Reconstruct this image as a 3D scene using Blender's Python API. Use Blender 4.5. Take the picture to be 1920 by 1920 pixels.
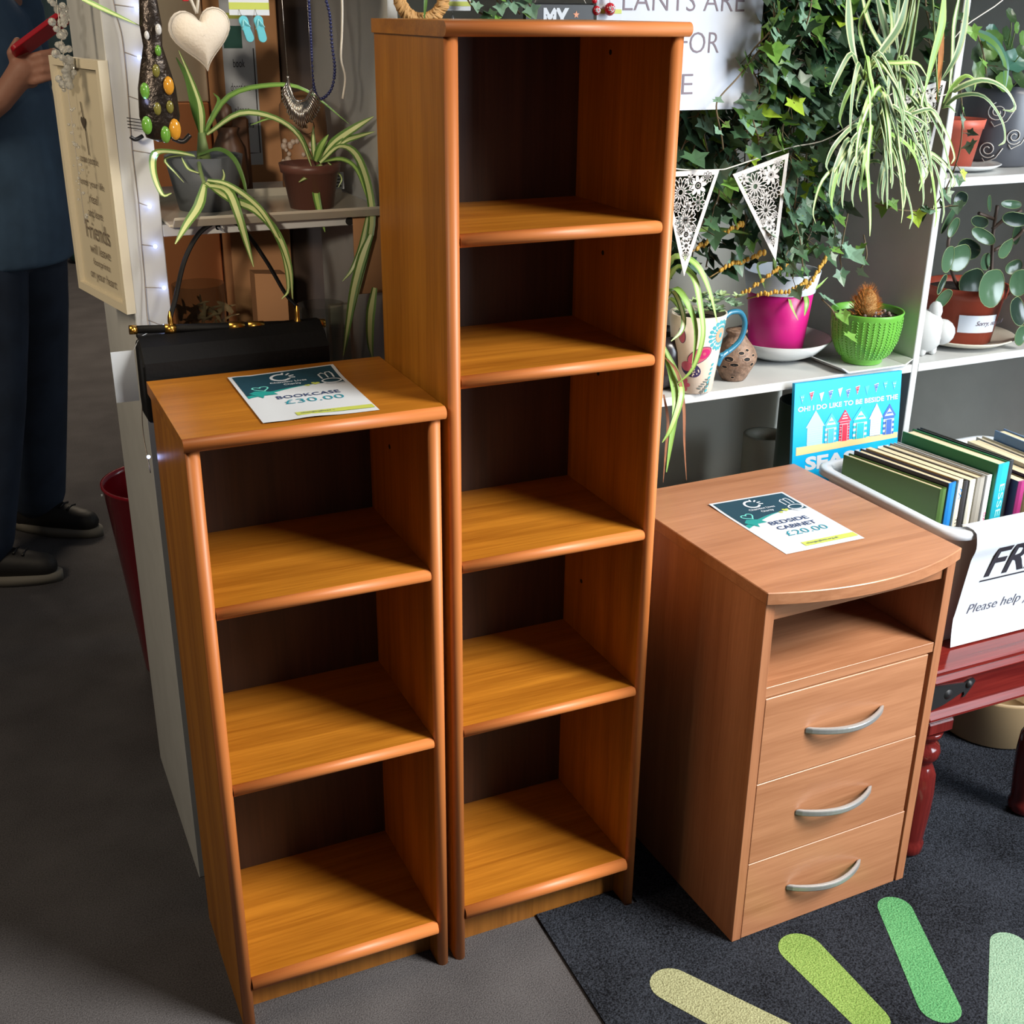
import bpy, math, random
from mathutils import Vector, Matrix
random.seed(11)
PI = math.pi
SC = bpy.context.scene
COL = SC.collection
for _o in list(bpy.data.objects):
    bpy.data.objects.remove(_o)

# ------------------------------------------------------------------ camera, world, lights, exposure
cam_d = bpy.data.cameras.new('camera')
cam_d.sensor_width = 36.0
cam_d.lens = 42.02
cam_d.clip_start = 0.02
cam = bpy.data.objects.new('camera', cam_d)
COL.objects.link(cam)


def cam_axes(yaw, pitch, roll):
    f = Vector((math.sin(yaw) * math.cos(pitch), math.cos(yaw) * math.cos(pitch), -math.sin(pitch)))
    r = Vector((math.cos(yaw), -math.sin(yaw), 0))
    u = r.cross(f)
    c, s = math.cos(roll), math.sin(roll)
    return c * r + s * u, -s * r + c * u, f


_r, _u, _f = cam_axes(math.radians(24.8457), math.radians(22.7789), math.radians(0.5722))
cam.matrix_world = Matrix(((_r.x, _u.x, -_f.x, -0.2030), (_r.y, _u.y, -_f.y, -1.3508), (_r.z, _u.z, -_f.z, 1.3815), (0, 0, 0, 1)))
SC.camera = cam

world = bpy.data.worlds.new('world')
SC.world = world
world.use_nodes = True
_bg = world.node_tree.nodes['Background']
_bg.inputs[0].default_value = (0.80, 0.88, 1.0, 1)
_bg.inputs[1].default_value = 0.09


def area(name, loc, target, sx, sy, power, col, spread=180):
    d = bpy.data.lights.new(name, 'AREA')
    d.shape = 'RECTANGLE'
    d.size, d.size_y = sx, sy
    d.energy = power
    d.color = col
    d.spread = math.radians(spread)
    o = bpy.data.objects.new(name, d)
    COL.objects.link(o)
    o.location = loc
    o.rotation_euler = (Vector(target) - Vector(loc)).to_track_quat('-Z', 'Y').to_euler()
    return o


# daylight from the shop windows: high in front on the right, to the right, and right of the shelves
area('window_daylight', (2.3, -2.0, 2.9), (0.45, -0.1, 0.0), 1.1, 1.1, 37, (1.0, 0.95, 0.86), 62)
area('window_daylight_side', (2.5, -1.60, 1.28), (1.45, 0.5, 0.75), 1.3, 1.5, 21, (0.80, 0.90, 1.0), 80)
area('window_daylight_back', (2.55, 0.70, 1.30), (1.2, -0.6, 0.4), 1.0, 1.1, 20, (0.80, 0.91, 1.0), 140)
# warm ceiling lamps deeper in the shop, and an added spot below ceiling height that brightens the left bay
area('ceiling_lamp', (-1.5, 0.1, 2.5), (-0.1, 0.7, 0.6), 0.6, 0.6, 23, (1.0, 0.82, 0.58))
area('ceiling_lamp_far', (0.2, 4.2, 2.55), (0.2, 4.2, 0), 1.2, 0.6, 60, (1.0, 0.82, 0.60))
_sd = bpy.data.lights.new('left_bay_fill_spot', 'SPOT')
_sd.energy = 130
_sd.color = (1.0, 0.86, 0.68)
_sd.spot_size = math.radians(18)
_sd.spot_blend = 0.7
_sd.shadow_soft_size = 0.06
_so = bpy.data.objects.new('left_bay_fill_spot', _sd)
COL.objects.link(_so)
_so.location = (-0.75, -1.90, 1.66)
_so.rotation_euler = (Vector((0.17, 0.75, 1.16)) - Vector((-0.75, -1.90, 1.66))).to_track_quat('-Z', 'Y').to_euler()

SC.view_settings.view_transform = 'Standard'
SC.view_settings.look = 'None'
SC.view_settings.gamma = 1.0
SC.view_settings.use_curve_mapping = False
SC.view_settings.exposure = 0.0


# ------------------------------------------------------------------ helpers
def lin(c):
    def g(x):
        x /= 255.0
        return x / 12.92 if x <= 0.04045 else ((x + 0.055) / 1.055) ** 2.4
    return (g(c[0]), g(c[1]), g(c[2]), 1.0)


MATS = {}


def mat(name, rgb, rough=0.5, metal=0.0, spec=0.5, noise=None, bump=None, emit=None, trans=0.0, coat=0.0, alpha=None, rgb2=None, nscale=None, sss=0):
    """plain principled material; noise = (scale, amount) mottles the colour, bump = (scale, strength)"""
    if name in MATS:
        return MATS[name]
    m = bpy.data.materials.new(name)
    m.use_nodes = True
    nt = m.node_tree
    b = nt.nodes['Principled BSDF']
    b.inputs['Base Color'].default_value = lin(rgb)
    b.inputs['Roughness'].default_value = rough
    b.inputs['Metallic'].default_value = metal
    b.inputs['Specular IOR Level'].default_value = spec
    b.inputs['Transmission Weight'].default_value = trans
    b.inputs['Coat Weight'].default_value = coat
    if alpha is not None:
        b.inputs['Alpha'].default_value = alpha
    if emit:
        b.inputs['Emission Color'].default_value = lin(emit[0])
        b.inputs['Emission Strength'].default_value = emit[1]
    if noise or bump:
        tc = nt.nodes.new('ShaderNodeTexCoord')
    if noise:
        n = nt.nodes.new('ShaderNodeTexNoise')
        n.inputs['Scale'].default_value = noise[0]
        n.inputs['Detail'].default_value = 6
        if nscale:
            mp = nt.nodes.new('ShaderNodeMapping')
            mp.inputs['Scale'].default_value = nscale
            nt.links.new(tc.outputs['Object'], mp.inputs['Vector'])
            nt.links.new(mp.outputs['Vector'], n.inputs['Vector'])
        else:
            nt.links.new(tc.outputs['Object'], n.inputs['Vector'])
        r = nt.nodes.new('ShaderNodeValToRGB')
        a = noise[1]
        c = lin(rgb)
        r.color_ramp.elements[0].position = 0.3
        r.color_ramp.elements[1].position = 0.7
        if rgb2:
            r.color_ramp.elements[0].color = lin(rgb2)
            r.color_ramp.elements[1].color = c
        else:
            r.color_ramp.elements[0].color = (c[0] * (1 - a), c[1] * (1 - a), c[2] * (1 - a), 1)
            r.color_ramp.elements[1].color = (min(1, c[0] * (1 + a)), min(1, c[1] * (1 + a)), min(1, c[2] * (1 + a)), 1)
        nt.links.new(n.outputs['Fac'], r.inputs['Fac'])
        nt.links.new(r.outputs['Color'], b.inputs['Base Color'])
    if bump:
        n2 = nt.nodes.new('ShaderNodeTexNoise')
        n2.inputs['Scale'].default_value = bump[0]
        n2.inputs['Detail'].default_value = 4
        nt.links.new(tc.outputs['Object'], n2.inputs['Vector'])
        bp = nt.nodes.new('ShaderNodeBump')
        bp.inputs['Strength'].default_value = bump[1]
        bp.inputs['Distance'].default_value = 0.004
        nt.links.new(n2.outputs['Fac'], bp.inputs['Height'])
        nt.links.new(bp.outputs['Normal'], b.inputs['Normal'])
    MATS[name] = m
    return m


def wood(name, dark, light, axis, rough=0.33, fine=1.0, contrast=1.0, spec=0.5):
    """wood-grain laminate; the grain runs along one object axis"""
    if name in MATS:
        return MATS[name]
    m = bpy.data.materials.new(name)
    m.use_nodes = True
    nt = m.node_tree
    L = nt.links
    b = nt.nodes['Principled BSDF']
    tc = nt.nodes.new('ShaderNodeTexCoord')
    mp = nt.nodes.new('ShaderNodeMapping')
    s = [1.0, 1.0, 1.0]
    s['xyz'.index(axis)] = 0.045
    mp.inputs['Scale'].default_value = s
    L.new(tc.outputs['Object'], mp.inputs['Vector'])
    n1 = nt.nodes.new('ShaderNodeTexNoise')
    n1.inputs['Scale'].default_value = 28 * fine
    n1.inputs['Detail'].default_value = 5
    n1.inputs['Distortion'].default_value = 0.8
    n2 = nt.nodes.new('ShaderNodeTexNoise')
    n2.inputs['Scale'].default_value = 260 * fine
    n2.inputs['Detail'].default_value = 3
    L.new(mp.outputs['Vector'], n1.inputs['Vector'])
    L.new(mp.outputs['Vector'], n2.inputs['Vector'])
    mx = nt.nodes.new('ShaderNodeMath')
    mx.operation = 'MULTIPLY_ADD'
    L.new(n2.outputs['Fac'], mx.inputs[0])
    mx.inputs[1].default_value = 0.55
    L.new(n1.outputs['Fac'], mx.inputs[2])
    r = nt.nodes.new('ShaderNodeValToRGB')
    r.color_ramp.elements[0].position = 0.78 - 0.25 * contrast
    r.color_ramp.elements[1].position = 0.78 + 0.25 * contrast
    r.color_ramp.elements[0].color = lin(dark)
    r.color_ramp.elements[1].color = lin(light)
    L.new(mx.outputs[0], r.inputs['Fac'])
    L.new(r.outputs['Color'], b.inputs['Base Color'])
    b.inputs['Roughness'].default_value = rough
    b.inputs['Specular IOR Level'].default_value = spec
    bp = nt.nodes.new('ShaderNodeBump')
    bp.inputs['Strength'].default_value = 0.09
    bp.inputs['Distance'].default_value = 0.001
    L.new(n2.outputs['Fac'], bp.inputs['Height'])
    L.new(bp.outputs['Normal'], b.inputs['Normal'])
    MATS[name] = m
    return m


def carpet(name, c1, c2, scale, bump):
    m = bpy.data.materials.new(name)
    m.use_nodes = True
    nt = m.node_tree
    L = nt.links
    b = nt.nodes['Principled BSDF']
    b.inputs['Roughness'].default_value = 0.95
    b.inputs['Specular IOR Level'].default_value = 0.1
    tc = nt.nodes.new('ShaderNodeTexCoord')
    n = nt.nodes.new('ShaderNodeTexNoise')
    n.inputs['Scale'].default_value = scale
    n.inputs['Detail'].default_value = 4
    n3 = nt.nodes.new('ShaderNodeTexNoise')
    n3.inputs['Scale'].default_value = 7
    n3.inputs['Detail'].default_value = 3
    L.new(tc.outputs['Object'], n.inputs['Vector'])
    L.new(tc.outputs['Object'], n3.inputs['Vector'])
    a = nt.nodes.new('ShaderNodeMath')
    a.operation = 'MULTIPLY_ADD'
    a.inputs[1].default_value = 0.35
    L.new(n3.outputs['Fac'], a.inputs[0])
    L.new(n.outputs['Fac'], a.inputs[2])
    r = nt.nodes.new('ShaderNodeValToRGB')
    r.color_ramp.elements[0].position = 0.48
    r.color_ramp.elements[1].position = 0.88
    r.color_ramp.elements[0].color = lin(c1)
    r.color_ramp.elements[1].color = lin(c2)
    L.new(a.outputs[0], r.inputs['Fac'])
    L.new(r.outputs['Color'], b.inputs['Base Color'])
    bp = nt.nodes.new('ShaderNodeBump')
    bp.inputs['Strength'].default_value = bump
    bp.inputs['Distance'].default_value = 0.004
    L.new(n.outputs['Fac'], bp.inputs['Height'])
    L.new(bp.outputs['Normal'], b.inputs['Normal'])
    MATS[name] = m
    return m


_TXT = {}


def text_mesh(s, bold=0.0):
    k = (s, bold)
    if k not in _TXT:
        cu = bpy.data.curves.new('t', 'FONT')
        cu.body = s
        cu.resolution_u = 3
        cu.offset = bold
        o = bpy.data.objects.new('t', cu)
        COL.objects.link(o)
        dg = bpy.context.evaluated_depsgraph_get()
        me = o.evaluated_get(dg).to_mesh()
        vs = [(v.co.x, v.co.y) for v in me.vertices]
        fs = [tuple(p.vertices) for p in me.polygons]
        o.evaluated_get(dg).to_mesh_clear()
        bpy.data.objects.remove(o)
        bpy.data.curves.remove(cu)
        x0 = min(v[0] for v in vs); x1 = max(v[0] for v in vs)
        y0 = min(v[1] for v in vs); y1 = max(v[1] for v in vs)
        _TXT[k] = (vs, fs, x0, x1, y0, y1)
    return _TXT[k]


def catmull(pts, n=6):
    P = [Vector(p) for p in pts]
    if len(P) < 3:
        return [P[0].lerp(P[-1], i / n) for i in range(n + 1)]
    P = [P[0] * 2 - P[1]] + P + [P[-1] * 2 - P[-2]]
    out = []
    for i in range(1, len(P) - 2):
        for k in range(n):
            t = k / n
            a, b, c, d = P[i - 1], P[i], P[i + 1], P[i + 2]
            out.append(0.5 * ((2 * b) + (c - a) * t + (2 * a - 5 * b + 4 * c - d) * t * t + (3 * b - a - 3 * c + d) * t ** 3))
    out.append(P[-2])
    return out


class MB:
    """collects geometry, then links it as one mesh object"""

    def __init__(s):
        s.v = []; s.f = []; s.m = []; s.sm = []
        s.mi = 0
        s.T = None

    def add(s, vs, fs, mi=None, smooth=False):
        o = len(s.v)
        if s.T is not None:
            vs = [s.T @ Vector(v) for v in vs]
        s.v += [tuple(v) for v in vs]
        for f in fs:
            s.f.append(tuple(o + i for i in f))
            s.m.append(s.mi if mi is None else mi)
            s.sm.append(smooth)
        return s

    def box(s, x0, y0, z0, x1, y1, z1, bev=0.0, mi=None):
        if x0 > x1: x0, x1 = x1, x0
        if y0 > y1: y0, y1 = y1, y0
        if z0 > z1: z0, z1 = z1, z0
        if bev <= 0:
            vs = [(x, y, z) for z in (z0, z1) for y in (y0, y1) for x in (x0, x1)]
            return s.add(vs, [(0, 2, 3, 1), (4, 5, 7, 6), (0, 1, 5, 4), (2, 6, 7, 3), (0, 4, 6, 2), (1, 3, 7, 5)], mi)
        b = min(bev, (x1 - x0) / 2.01, (y1 - y0) / 2.01, (z1 - z0) / 2.01)
        X = (x0, x1); Y = (y0, y1); Z = (z0, z1)
        vs = []; idx = {}
        for i in (0, 1):
            for j in (0, 1):
                for k in (0, 1):
                    sx = b if i == 0 else -b; sy = b if j == 0 else -b; sz = b if k == 0 else -b
                    idx[i, j, k, 0] = len(vs); vs.append((X[i], Y[j] + sy, Z[k] + sz))
                    idx[i, j, k, 1] = len(vs); vs.append((X[i] + sx, Y[j], Z[k] + sz))
                    idx[i, j, k, 2] = len(vs); vs.append((X[i] + sx, Y[j] + sy, Z[k]))
        fs = []
        for i in (0, 1):
            fs.append([idx[i, 0, 0, 0], idx[i, 1, 0, 0], idx[i, 1, 1, 0], idx[i, 0, 1, 0]][::(-1 if i == 0 else 1)])
            fs.append([idx[0, i, 0, 1], idx[1, i, 0, 1], idx[1, i, 1, 1], idx[0, i, 1, 1]][::(1 if i == 0 else -1)])
            fs.append([idx[0, 0, i, 2], idx[1, 0, i, 2], idx[1, 1, i, 2], idx[0, 1, i, 2]][::(-1 if i == 0 else 1)])
        for i in (0, 1):
            for j in (0, 1):
                a = [idx[i, j, 0, 0], idx[i, j, 0, 1], idx[i, j, 1, 1], idx[i, j, 1, 0]]
                fs.append(a if (i + j) % 2 == 0 else a[::-1])
                a = [idx[i, 0, j, 0], idx[i, 0, j, 2], idx[i, 1, j, 2], idx[i, 1, j, 0]]
                fs.append(a[::-1] if (i + j) % 2 == 0 else a)
                a = [idx[0, i, j, 1], idx[0, i, j, 2], idx[1, i, j, 2], idx[1, i, j, 1]]
                fs.append(a if (i + j) % 2 == 0 else a[::-1])
        for i in (0, 1):
            for j in (0, 1):
                for k in (0, 1):
                    a = [idx[i, j, k, 0], idx[i, j, k, 1], idx[i, j, k, 2]]
                    fs.append(a[::-1] if (i + j + k) % 2 == 0 else a)
        return s.add(vs, fs, mi)

    def prism(s, poly, axis, a, b, mi=None, smooth=False):
        n = len(poly)
        def P(p, w):
            return {'x': (w, p[0], p[1]), 'y': (p[0], w, p[1]), 'z': (p[0], p[1], w)}[axis]
        vs = [P(p, a) for p in poly] + [P(p, b) for p in poly]
        s.add(vs, [tuple(range(n))[::-1], tuple(range(n, 2 * n))], mi, False)
        o = len(s.v) - 2 * n
        for i in range(n):
            j = (i + 1) % n
            s.f.append((o + i, o + j, o + n + j, o + n + i)); s.m.append(s.mi if mi is None else mi); s.sm.append(smooth)
        return s

    def lathe(s, prof, c=(0, 0, 0), n=32, mi=None, cap0=True, cap1=False, sx=1, sy=1, axis='z'):
        vs = []
        for r, z in prof:
            for i in range(n):
                a = 2 * PI * i / n
                p = (r * math.cos(a) * sx, r * math.sin(a) * sy, z)
                if axis == 'y': p = (p[0], p[2], p[1])
                if axis == 'x': p = (p[2], p[0], p[1])
                vs.append((c[0] + p[0], c[1] + p[1], c[2] + p[2]))
        fs = []
        for k in range(len(prof) - 1):
            for i in range(n):
                j = (i + 1) % n
                fs.append((k * n + i, k * n + j, (k + 1) * n + j, (k + 1) * n + i))
        s.add(vs, fs, mi, True)
        o = len(s.v) - len(vs)
        if cap0:
            s.f.append(tuple(o + i for i in range(n))[::-1]); s.m.append(s.mi if mi is None else mi); s.sm.append(False)
        if cap1:
            s.f.append(tuple(o + (len(prof) - 1) * n + i for i in range(n))); s.m.append(s.mi if mi is None else mi); s.sm.append(False)
        return s

    def ball(s, c, r, n=12, mi=None, sz=1.0, sx=1.0, sy=1.0):
        k = max(4, n // 2)
        prof = [(max(1e-5, r * math.sin(PI * i / k)), -r * sz * math.cos(PI * i / k)) for i in range(k + 1)]
        return s.lathe(prof, c, n, mi, False, False, sx, sy)

    def tube(s, pts, r, n=8, mi=None, cap=True, closed=False, flat=1.0):
        P = [Vector(p) for p in pts]
        R = r if isinstance(r, (list, tuple)) else [r] * len(P)
        vs = []
        up = None
        for i, p in enumerate(P):
            if closed:
                t = P[(i + 1) % len(P)] - P[i - 1]
            else:
                t = P[min(i + 1, len(P) - 1)] - P[max(i - 1, 0)]
            if t.length < 1e-9: t = Vector((0, 0, 1))
            t.normalize()
            if up is None:
                up = Vector((0, 0, 1)) if abs(t.z) < 0.9 else Vector((0, 1, 0))
            side = t.cross(up)
            if side.length < 1e-6: side = t.orthogonal()
            side.normalize()
            up = side.cross(t).normalized()
            for k in range(n):
                a = 2 * PI * k / n
                vs.append(p + side * (math.cos(a) * R[i]) + up * (math.sin(a) * R[i] * flat))
        fs = []
        m = len(P)
        for i in range(m if closed else m - 1):
            i2 = (i + 1) % m
            for k in range(n):
                k2 = (k + 1) % n
                fs.append((i * n + k, i * n + k2, i2 * n + k2, i2 * n + k))
        s.add(vs, fs, mi, True)
        if cap and not closed:
            o = len(s.v) - len(vs)
            for f in (tuple(o + k for k in range(n))[::-1], tuple(o + (m - 1) * n + k for k in range(n))):
                s.f.append(f); s.m.append(s.mi if mi is None else mi); s.sm.append(False)
        return s

    def limb(s, pts, rs, n=14, mi=None):
        """tapered tube with round ends"""
        P = [Vector(p) for p in pts]
        d0 = (P[0] - P[1]).normalized(); d1 = (P[-1] - P[-2]).normalized()
        Q = []; R = []
        for k in (0, 1, 2):
            a = k / 3 * PI / 2
            Q.append(P[0] + d0 * rs[0] * math.cos(a)); R.append(max(1e-4, rs[0] * math.sin(a)))
        Q += P; R += list(rs)
        for k in (2, 1, 0):
            a = k / 3 * PI / 2
            Q.append(P[-1] + d1 * rs[-1] * math.cos(a)); R.append(max(1e-4, rs[-1] * math.sin(a)))
        return s.tube(Q, R, n, mi)

    def leaf(s, pts, w, mi_edge, mi_mid, droop=0.25, up=None, taper=0.12, sub=4, base=0.55):
        """long strap leaf with a pale or dark central stripe"""
        P = catmull(pts, sub)
        n = len(P)
        vs = []
        for i, p in enumerate(P):
            t = P[min(i + 1, n - 1)] - P[max(i - 1, 0)]
            t.normalize()
            u = up or Vector((0, -0.75, 0.66))
            side = t.cross(u)
            if side.length < 0.05: side = t.cross(Vector((1, 0, 0)))
            side.normalize()
            nn = side.cross(t).normalized()
            k = i / (n - 1)
            ww = w * 0.5 * min(1.0, base + 1.8 * k) * (1 - k ** 3.0 * (1 - taper) if k < 1 else taper)
            for q in (-1, -0.5, 0.5, 1):
                vs.append(p + side * ww * q + nn * (abs(q) - 0.5) * ww * droop)
        for c in range(3):
            fs = [(i * 4 + c, i * 4 + c + 1, i * 4 + c + 5, i * 4 + c + 4) for i in range(n - 1)]
            s.add(vs, fs, mi_mid if c == 1 else mi_edge, True)
        return s

    # flat pieces laid on a surface map fn(u, v) -> point
    def flat(s, poly, fn, mi=None):
        vs = [fn(p[0], p[1]) for p in poly]
        return s.add(vs, [tuple(range(len(poly)))], mi)

    def ring(s, outer, inner, fn, mi=None):
        n = len(outer)
        vs = [fn(*p) for p in outer] + [fn(*p) for p in inner]
        return s.add(vs, [(i, (i + 1) % n, n + (i + 1) % n, n + i) for i in range(n)], mi)

    def line(s, pts, w, fn, mi=None, closed=False):
        """flat stroke of width w along 2-D points"""
        n = len(pts)
        vs = []
        for i in range(n):
            a = pts[i - 1] if (i > 0 or closed) else pts[i]
            b = pts[(i + 1) % n] if (i < n - 1 or closed) else pts[i]
            dx, dy = b[0] - a[0], b[1] - a[1]
            L = math.hypot(dx, dy) or 1
            nx, ny = -dy / L * w / 2, dx / L * w / 2
            vs.append(fn(pts[i][0] + nx, pts[i][1] + ny)); vs.append(fn(pts[i][0] - nx, pts[i][1] - ny))
        fs = [(2 * i, 2 * i + 1, 2 * ((i + 1) % n) + 1, 2 * ((i + 1) % n)) for i in range(n if closed else n - 1)]
        return s.add(vs, fs, mi)

    def text(s, body, fn, u, v, w=None, h=None, mi=None, bold=0.0, shear=0.0, align='l'):
        vs, fs, x0, x1, y0, y1 = text_mesh(body, bold)
        if h is None: h = w * (y1 - y0) / (x1 - x0)
        if w is None: w = h * (x1 - x0) / (y1 - y0)
        if align == 'c': u -= w / 2
        kx, ky = w / (x1 - x0), h / (y1 - y0)
        pv = [fn(u + (x - x0) * kx + shear * (y - y0) * ky, v + (y - y0) * ky) for x, y in vs]
        return s.add(pv, fs, mi)

    def build(s, name, mats, parent=None, bevel=0.0, seg=2, loc=None, label=None, solid=0.0):
        me = bpy.data.meshes.new(name)
        me.from_pydata(s.v, [], s.f)
        me.materials.clear()
        for m in (mats if isinstance(mats, (list, tuple)) else [mats]):
            me.materials.append(m)
        me.polygons.foreach_set('material_index', s.m)
        me.polygons.foreach_set('use_smooth', s.sm)
        me.update()
        o = bpy.data.objects.new(name, me)
        COL.objects.link(o)
        if parent: o.parent = parent
        if loc: o.location = loc
        if bevel:
            b = o.modifiers.new('bevel', 'BEVEL')
            b.width = bevel; b.segments = seg; b.limit_method = 'ANGLE'; b.angle_limit = math.radians(50)
            b.harden_normals = False
        if solid:
            b = o.modifiers.new('solid', 'SOLIDIFY')
            b.thickness = solid; b.offset = 0
        if label: o['label'] = label
        return o


def ell(cx, cy, rx, ry, n=20, rot=0.0, a0=0.0, a1=2 * PI):
    c, s_ = math.cos(rot), math.sin(rot)
    out = []
    full = abs(a1 - a0 - 2 * PI) < 1e-6
    for i in range(n if full else n + 1):
        a = a0 + (a1 - a0) * i / n
        x, y = rx * math.cos(a), ry * math.sin(a)
        out.append((cx + c * x - s_ * y, cy + s_ * x + c * y))
    return out


def heart2(cx, cy, w, rot=0.0, n=24):
    out = []
    for i in range(n):
        t = 2 * PI * i / n
        x = 16 * math.sin(t) ** 3
        y = 13 * math.cos(t) - 5 * math.cos(2 * t) - 2 * math.cos(3 * t) - math.cos(4 * t)
        x *= w / 32; y *= w / 32
        out.append((cx + x * math.cos(rot) - y * math.sin(rot), cy + x * math.sin(rot) + y * math.cos(rot)))
    return out


def thing(name, label, cat, loc=(0, 0, 0), rotz=0.0, group=None):
    o = bpy.data.objects.new(name, None)
    COL.objects.link(o)
    o.empty_display_size = 0.05
    o.location = loc
    o.rotation_euler = (0, 0, rotz)
    o['label'] = label
    o['category'] = cat
    if group: o['group'] = group
    return o


def tag(o, label, cat, group=None, kind=None):
    o['label'] = label
    o['category'] = cat
    if group: o['group'] = group
    if kind: o['kind'] = kind
    return o


def struct(o, label=None):
    o['kind'] = 'structure'
    if label: o['label'] = label
    return o


def remesh_merge(mb, voxel, name, mats, parent=None, smooth=6):
    """voxel-union of overlapping limbs into one continuous skin"""
    o = mb.build('tmp', mats)
    r = o.modifiers.new('r', 'REMESH'); r.mode = 'VOXEL'; r.voxel_size = voxel; r.use_smooth_shade = True
    sm = o.modifiers.new('s', 'SMOOTH'); sm.factor = 0.5; sm.iterations = smooth
    dg = bpy.context.evaluated_depsgraph_get()
    me = bpy.data.meshes.new_from_object(o.evaluated_get(dg))
    me.name = name
    bpy.data.objects.remove(o)
    me.materials.clear()
    for m in (mats if isinstance(mats, (list, tuple)) else [mats]):
        me.materials.append(m)
    ob = bpy.data.objects.new(name, me)
    COL.objects.link(ob)
    if parent: ob.parent = parent
    return ob

#coords
GREYPOT_LEAVES = [([(0.141,0.47,1.214),(0.133,0.46,1.251),(0.125,0.45,1.287),(0.11,0.44,1.317)],0.014),([(0.141,0.47,1.206),(0.139,0.45,1.248),(0.128,0.43,1.281),(0.109,0.41,1.327)],0.012),([(0.147,0.47,1.217),(0.181,0.45,1.265),(0.239,0.43,1.28),(0.286,0.42,1.272),(0.347,0.42,1.225)],0.009),([(0.149,0.47,1.212),(0.192,0.44,1.242),(0.237,0.42,1.236),(0.268,0.41,1.211),(0.285,0.41,1.166)],0.011),([(0.13,0.45,1.186),(0.154,0.42,1.196),(0.171,0.4,1.183),(0.18,0.39,1.151),(0.18,0.39,1.129)],0.008),([(0.125,0.45,1.185),(0.094,0.42,1.194),(0.057,0.36,1.2),(0.049,0.34,1.177),(0.056,0.33,1.15),(0.068,0.33,1.151)],0.011),([(0.121,0.45,1.187),(0.077,0.41,1.187),(0.088,0.4,1.168),(0.098,0.4,1.155)],0.004),([(0.142,0.47,1.205),(0.158,0.48,1.231),(0.176,0.5,1.255),(0.173,0.52,1.265)],0.007),([(0.113,0.33,1.161),(0.099,0.31,1.136),(0.079,0.3,1.114),(0.06,0.29,1.091)],0.014),([(0.115,0.33,1.163),(0.141,0.31,1.143),(0.173,0.3,1.127),(0.198,0.29,1.095),(0.212,0.29,1.05),(0.216,0.3,1.002)],0.014),([(0.114,0.33,1.16),(0.138,0.31,1.155),(0.146,0.29,1.126),(0.154,0.29,1.09),(0.162,0.29,1.053)],0.014),([(0.117,0.33,1.166),(0.139,0.31,1.162),(0.167,0.3,1.141),(0.185,0.29,1.117),(0.204,0.29,1.072),(0.211,0.3,1.018),(0.203,0.31,1.001)],0.01),([(0.112,0.36,1.172),(0.103,0.38,1.175),(0.099,0.39,1.183),(0.098,0.4,1.189)],0.005),([(0.119,0.33,1.166),(0.131,0.32,1.162),(0.14,0.33,1.17),(0.141,0.34,1.178)],0.005),([(-0.022,0.3,1.39),(0.009,0.31,1.376),(0.049,0.33,1.359)],0.009)]
GREYPOT_STEM = [(0.128,0.44,1.182),(0.118,0.38,1.173),(0.113,0.33,1.161)]
BROWNPOT_LEAVES = [([(0.301,0.45,1.173),(0.3,0.45,1.196),(0.301,0.45,1.221)],0.008),([(0.299,0.44,1.172),(0.303,0.42,1.195),(0.312,0.41,1.212)],0.012),([(0.304,0.44,1.172),(0.326,0.42,1.201),(0.349,0.4,1.221),(0.375,0.39,1.237)],0.017),([(0.306,0.44,1.17),(0.331,0.41,1.2),(0.353,0.4,1.209),(0.376,0.39,1.216)],0.012),([(0.303,0.43,1.171),(0.324,0.4,1.196),(0.34,0.37,1.187),(0.35,0.35,1.144),(0.35,0.34,1.092),(0.334,0.34,1.031),(0.316,0.34,0.969),(0.301,0.345,0.901)],0.013),([(0.306,0.43,1.172),(0.327,0.4,1.178),(0.343,0.38,1.165),(0.351,0.36,1.126)],0.009),([(0.305,0.43,1.168),(0.282,0.4,1.16),(0.256,0.38,1.151)],0.01),([(0.293,0.42,1.167),(0.283,0.39,1.135),(0.285,0.38,1.105),(0.291,0.38,1.078)],0.012),([(0.345,0.33,1.079),(0.331,0.33,1.049),(0.316,0.33,1.003),(0.306,0.33,0.957),(0.298,0.34,0.9)],0.014),([(0.352,0.36,1.105),(0.34,0.36,1.059),(0.324,0.36,1.025),(0.308,0.36,1.008)],0.009),([(0.338,0.3,1.008),(0.33,0.3,0.969),(0.328,0.3,0.929),(0.331,0.3,0.901)],0.014),([(0.3,0.46,1.172),(0.276,0.44,1.212),(0.244,0.45,1.233),(0.213,0.47,1.223)],0.008),([(0.313,0.43,1.173),(0.324,0.42,1.16),(0.332,0.42,1.148),(0.326,0.42,1.135)],0.004)]
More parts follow.
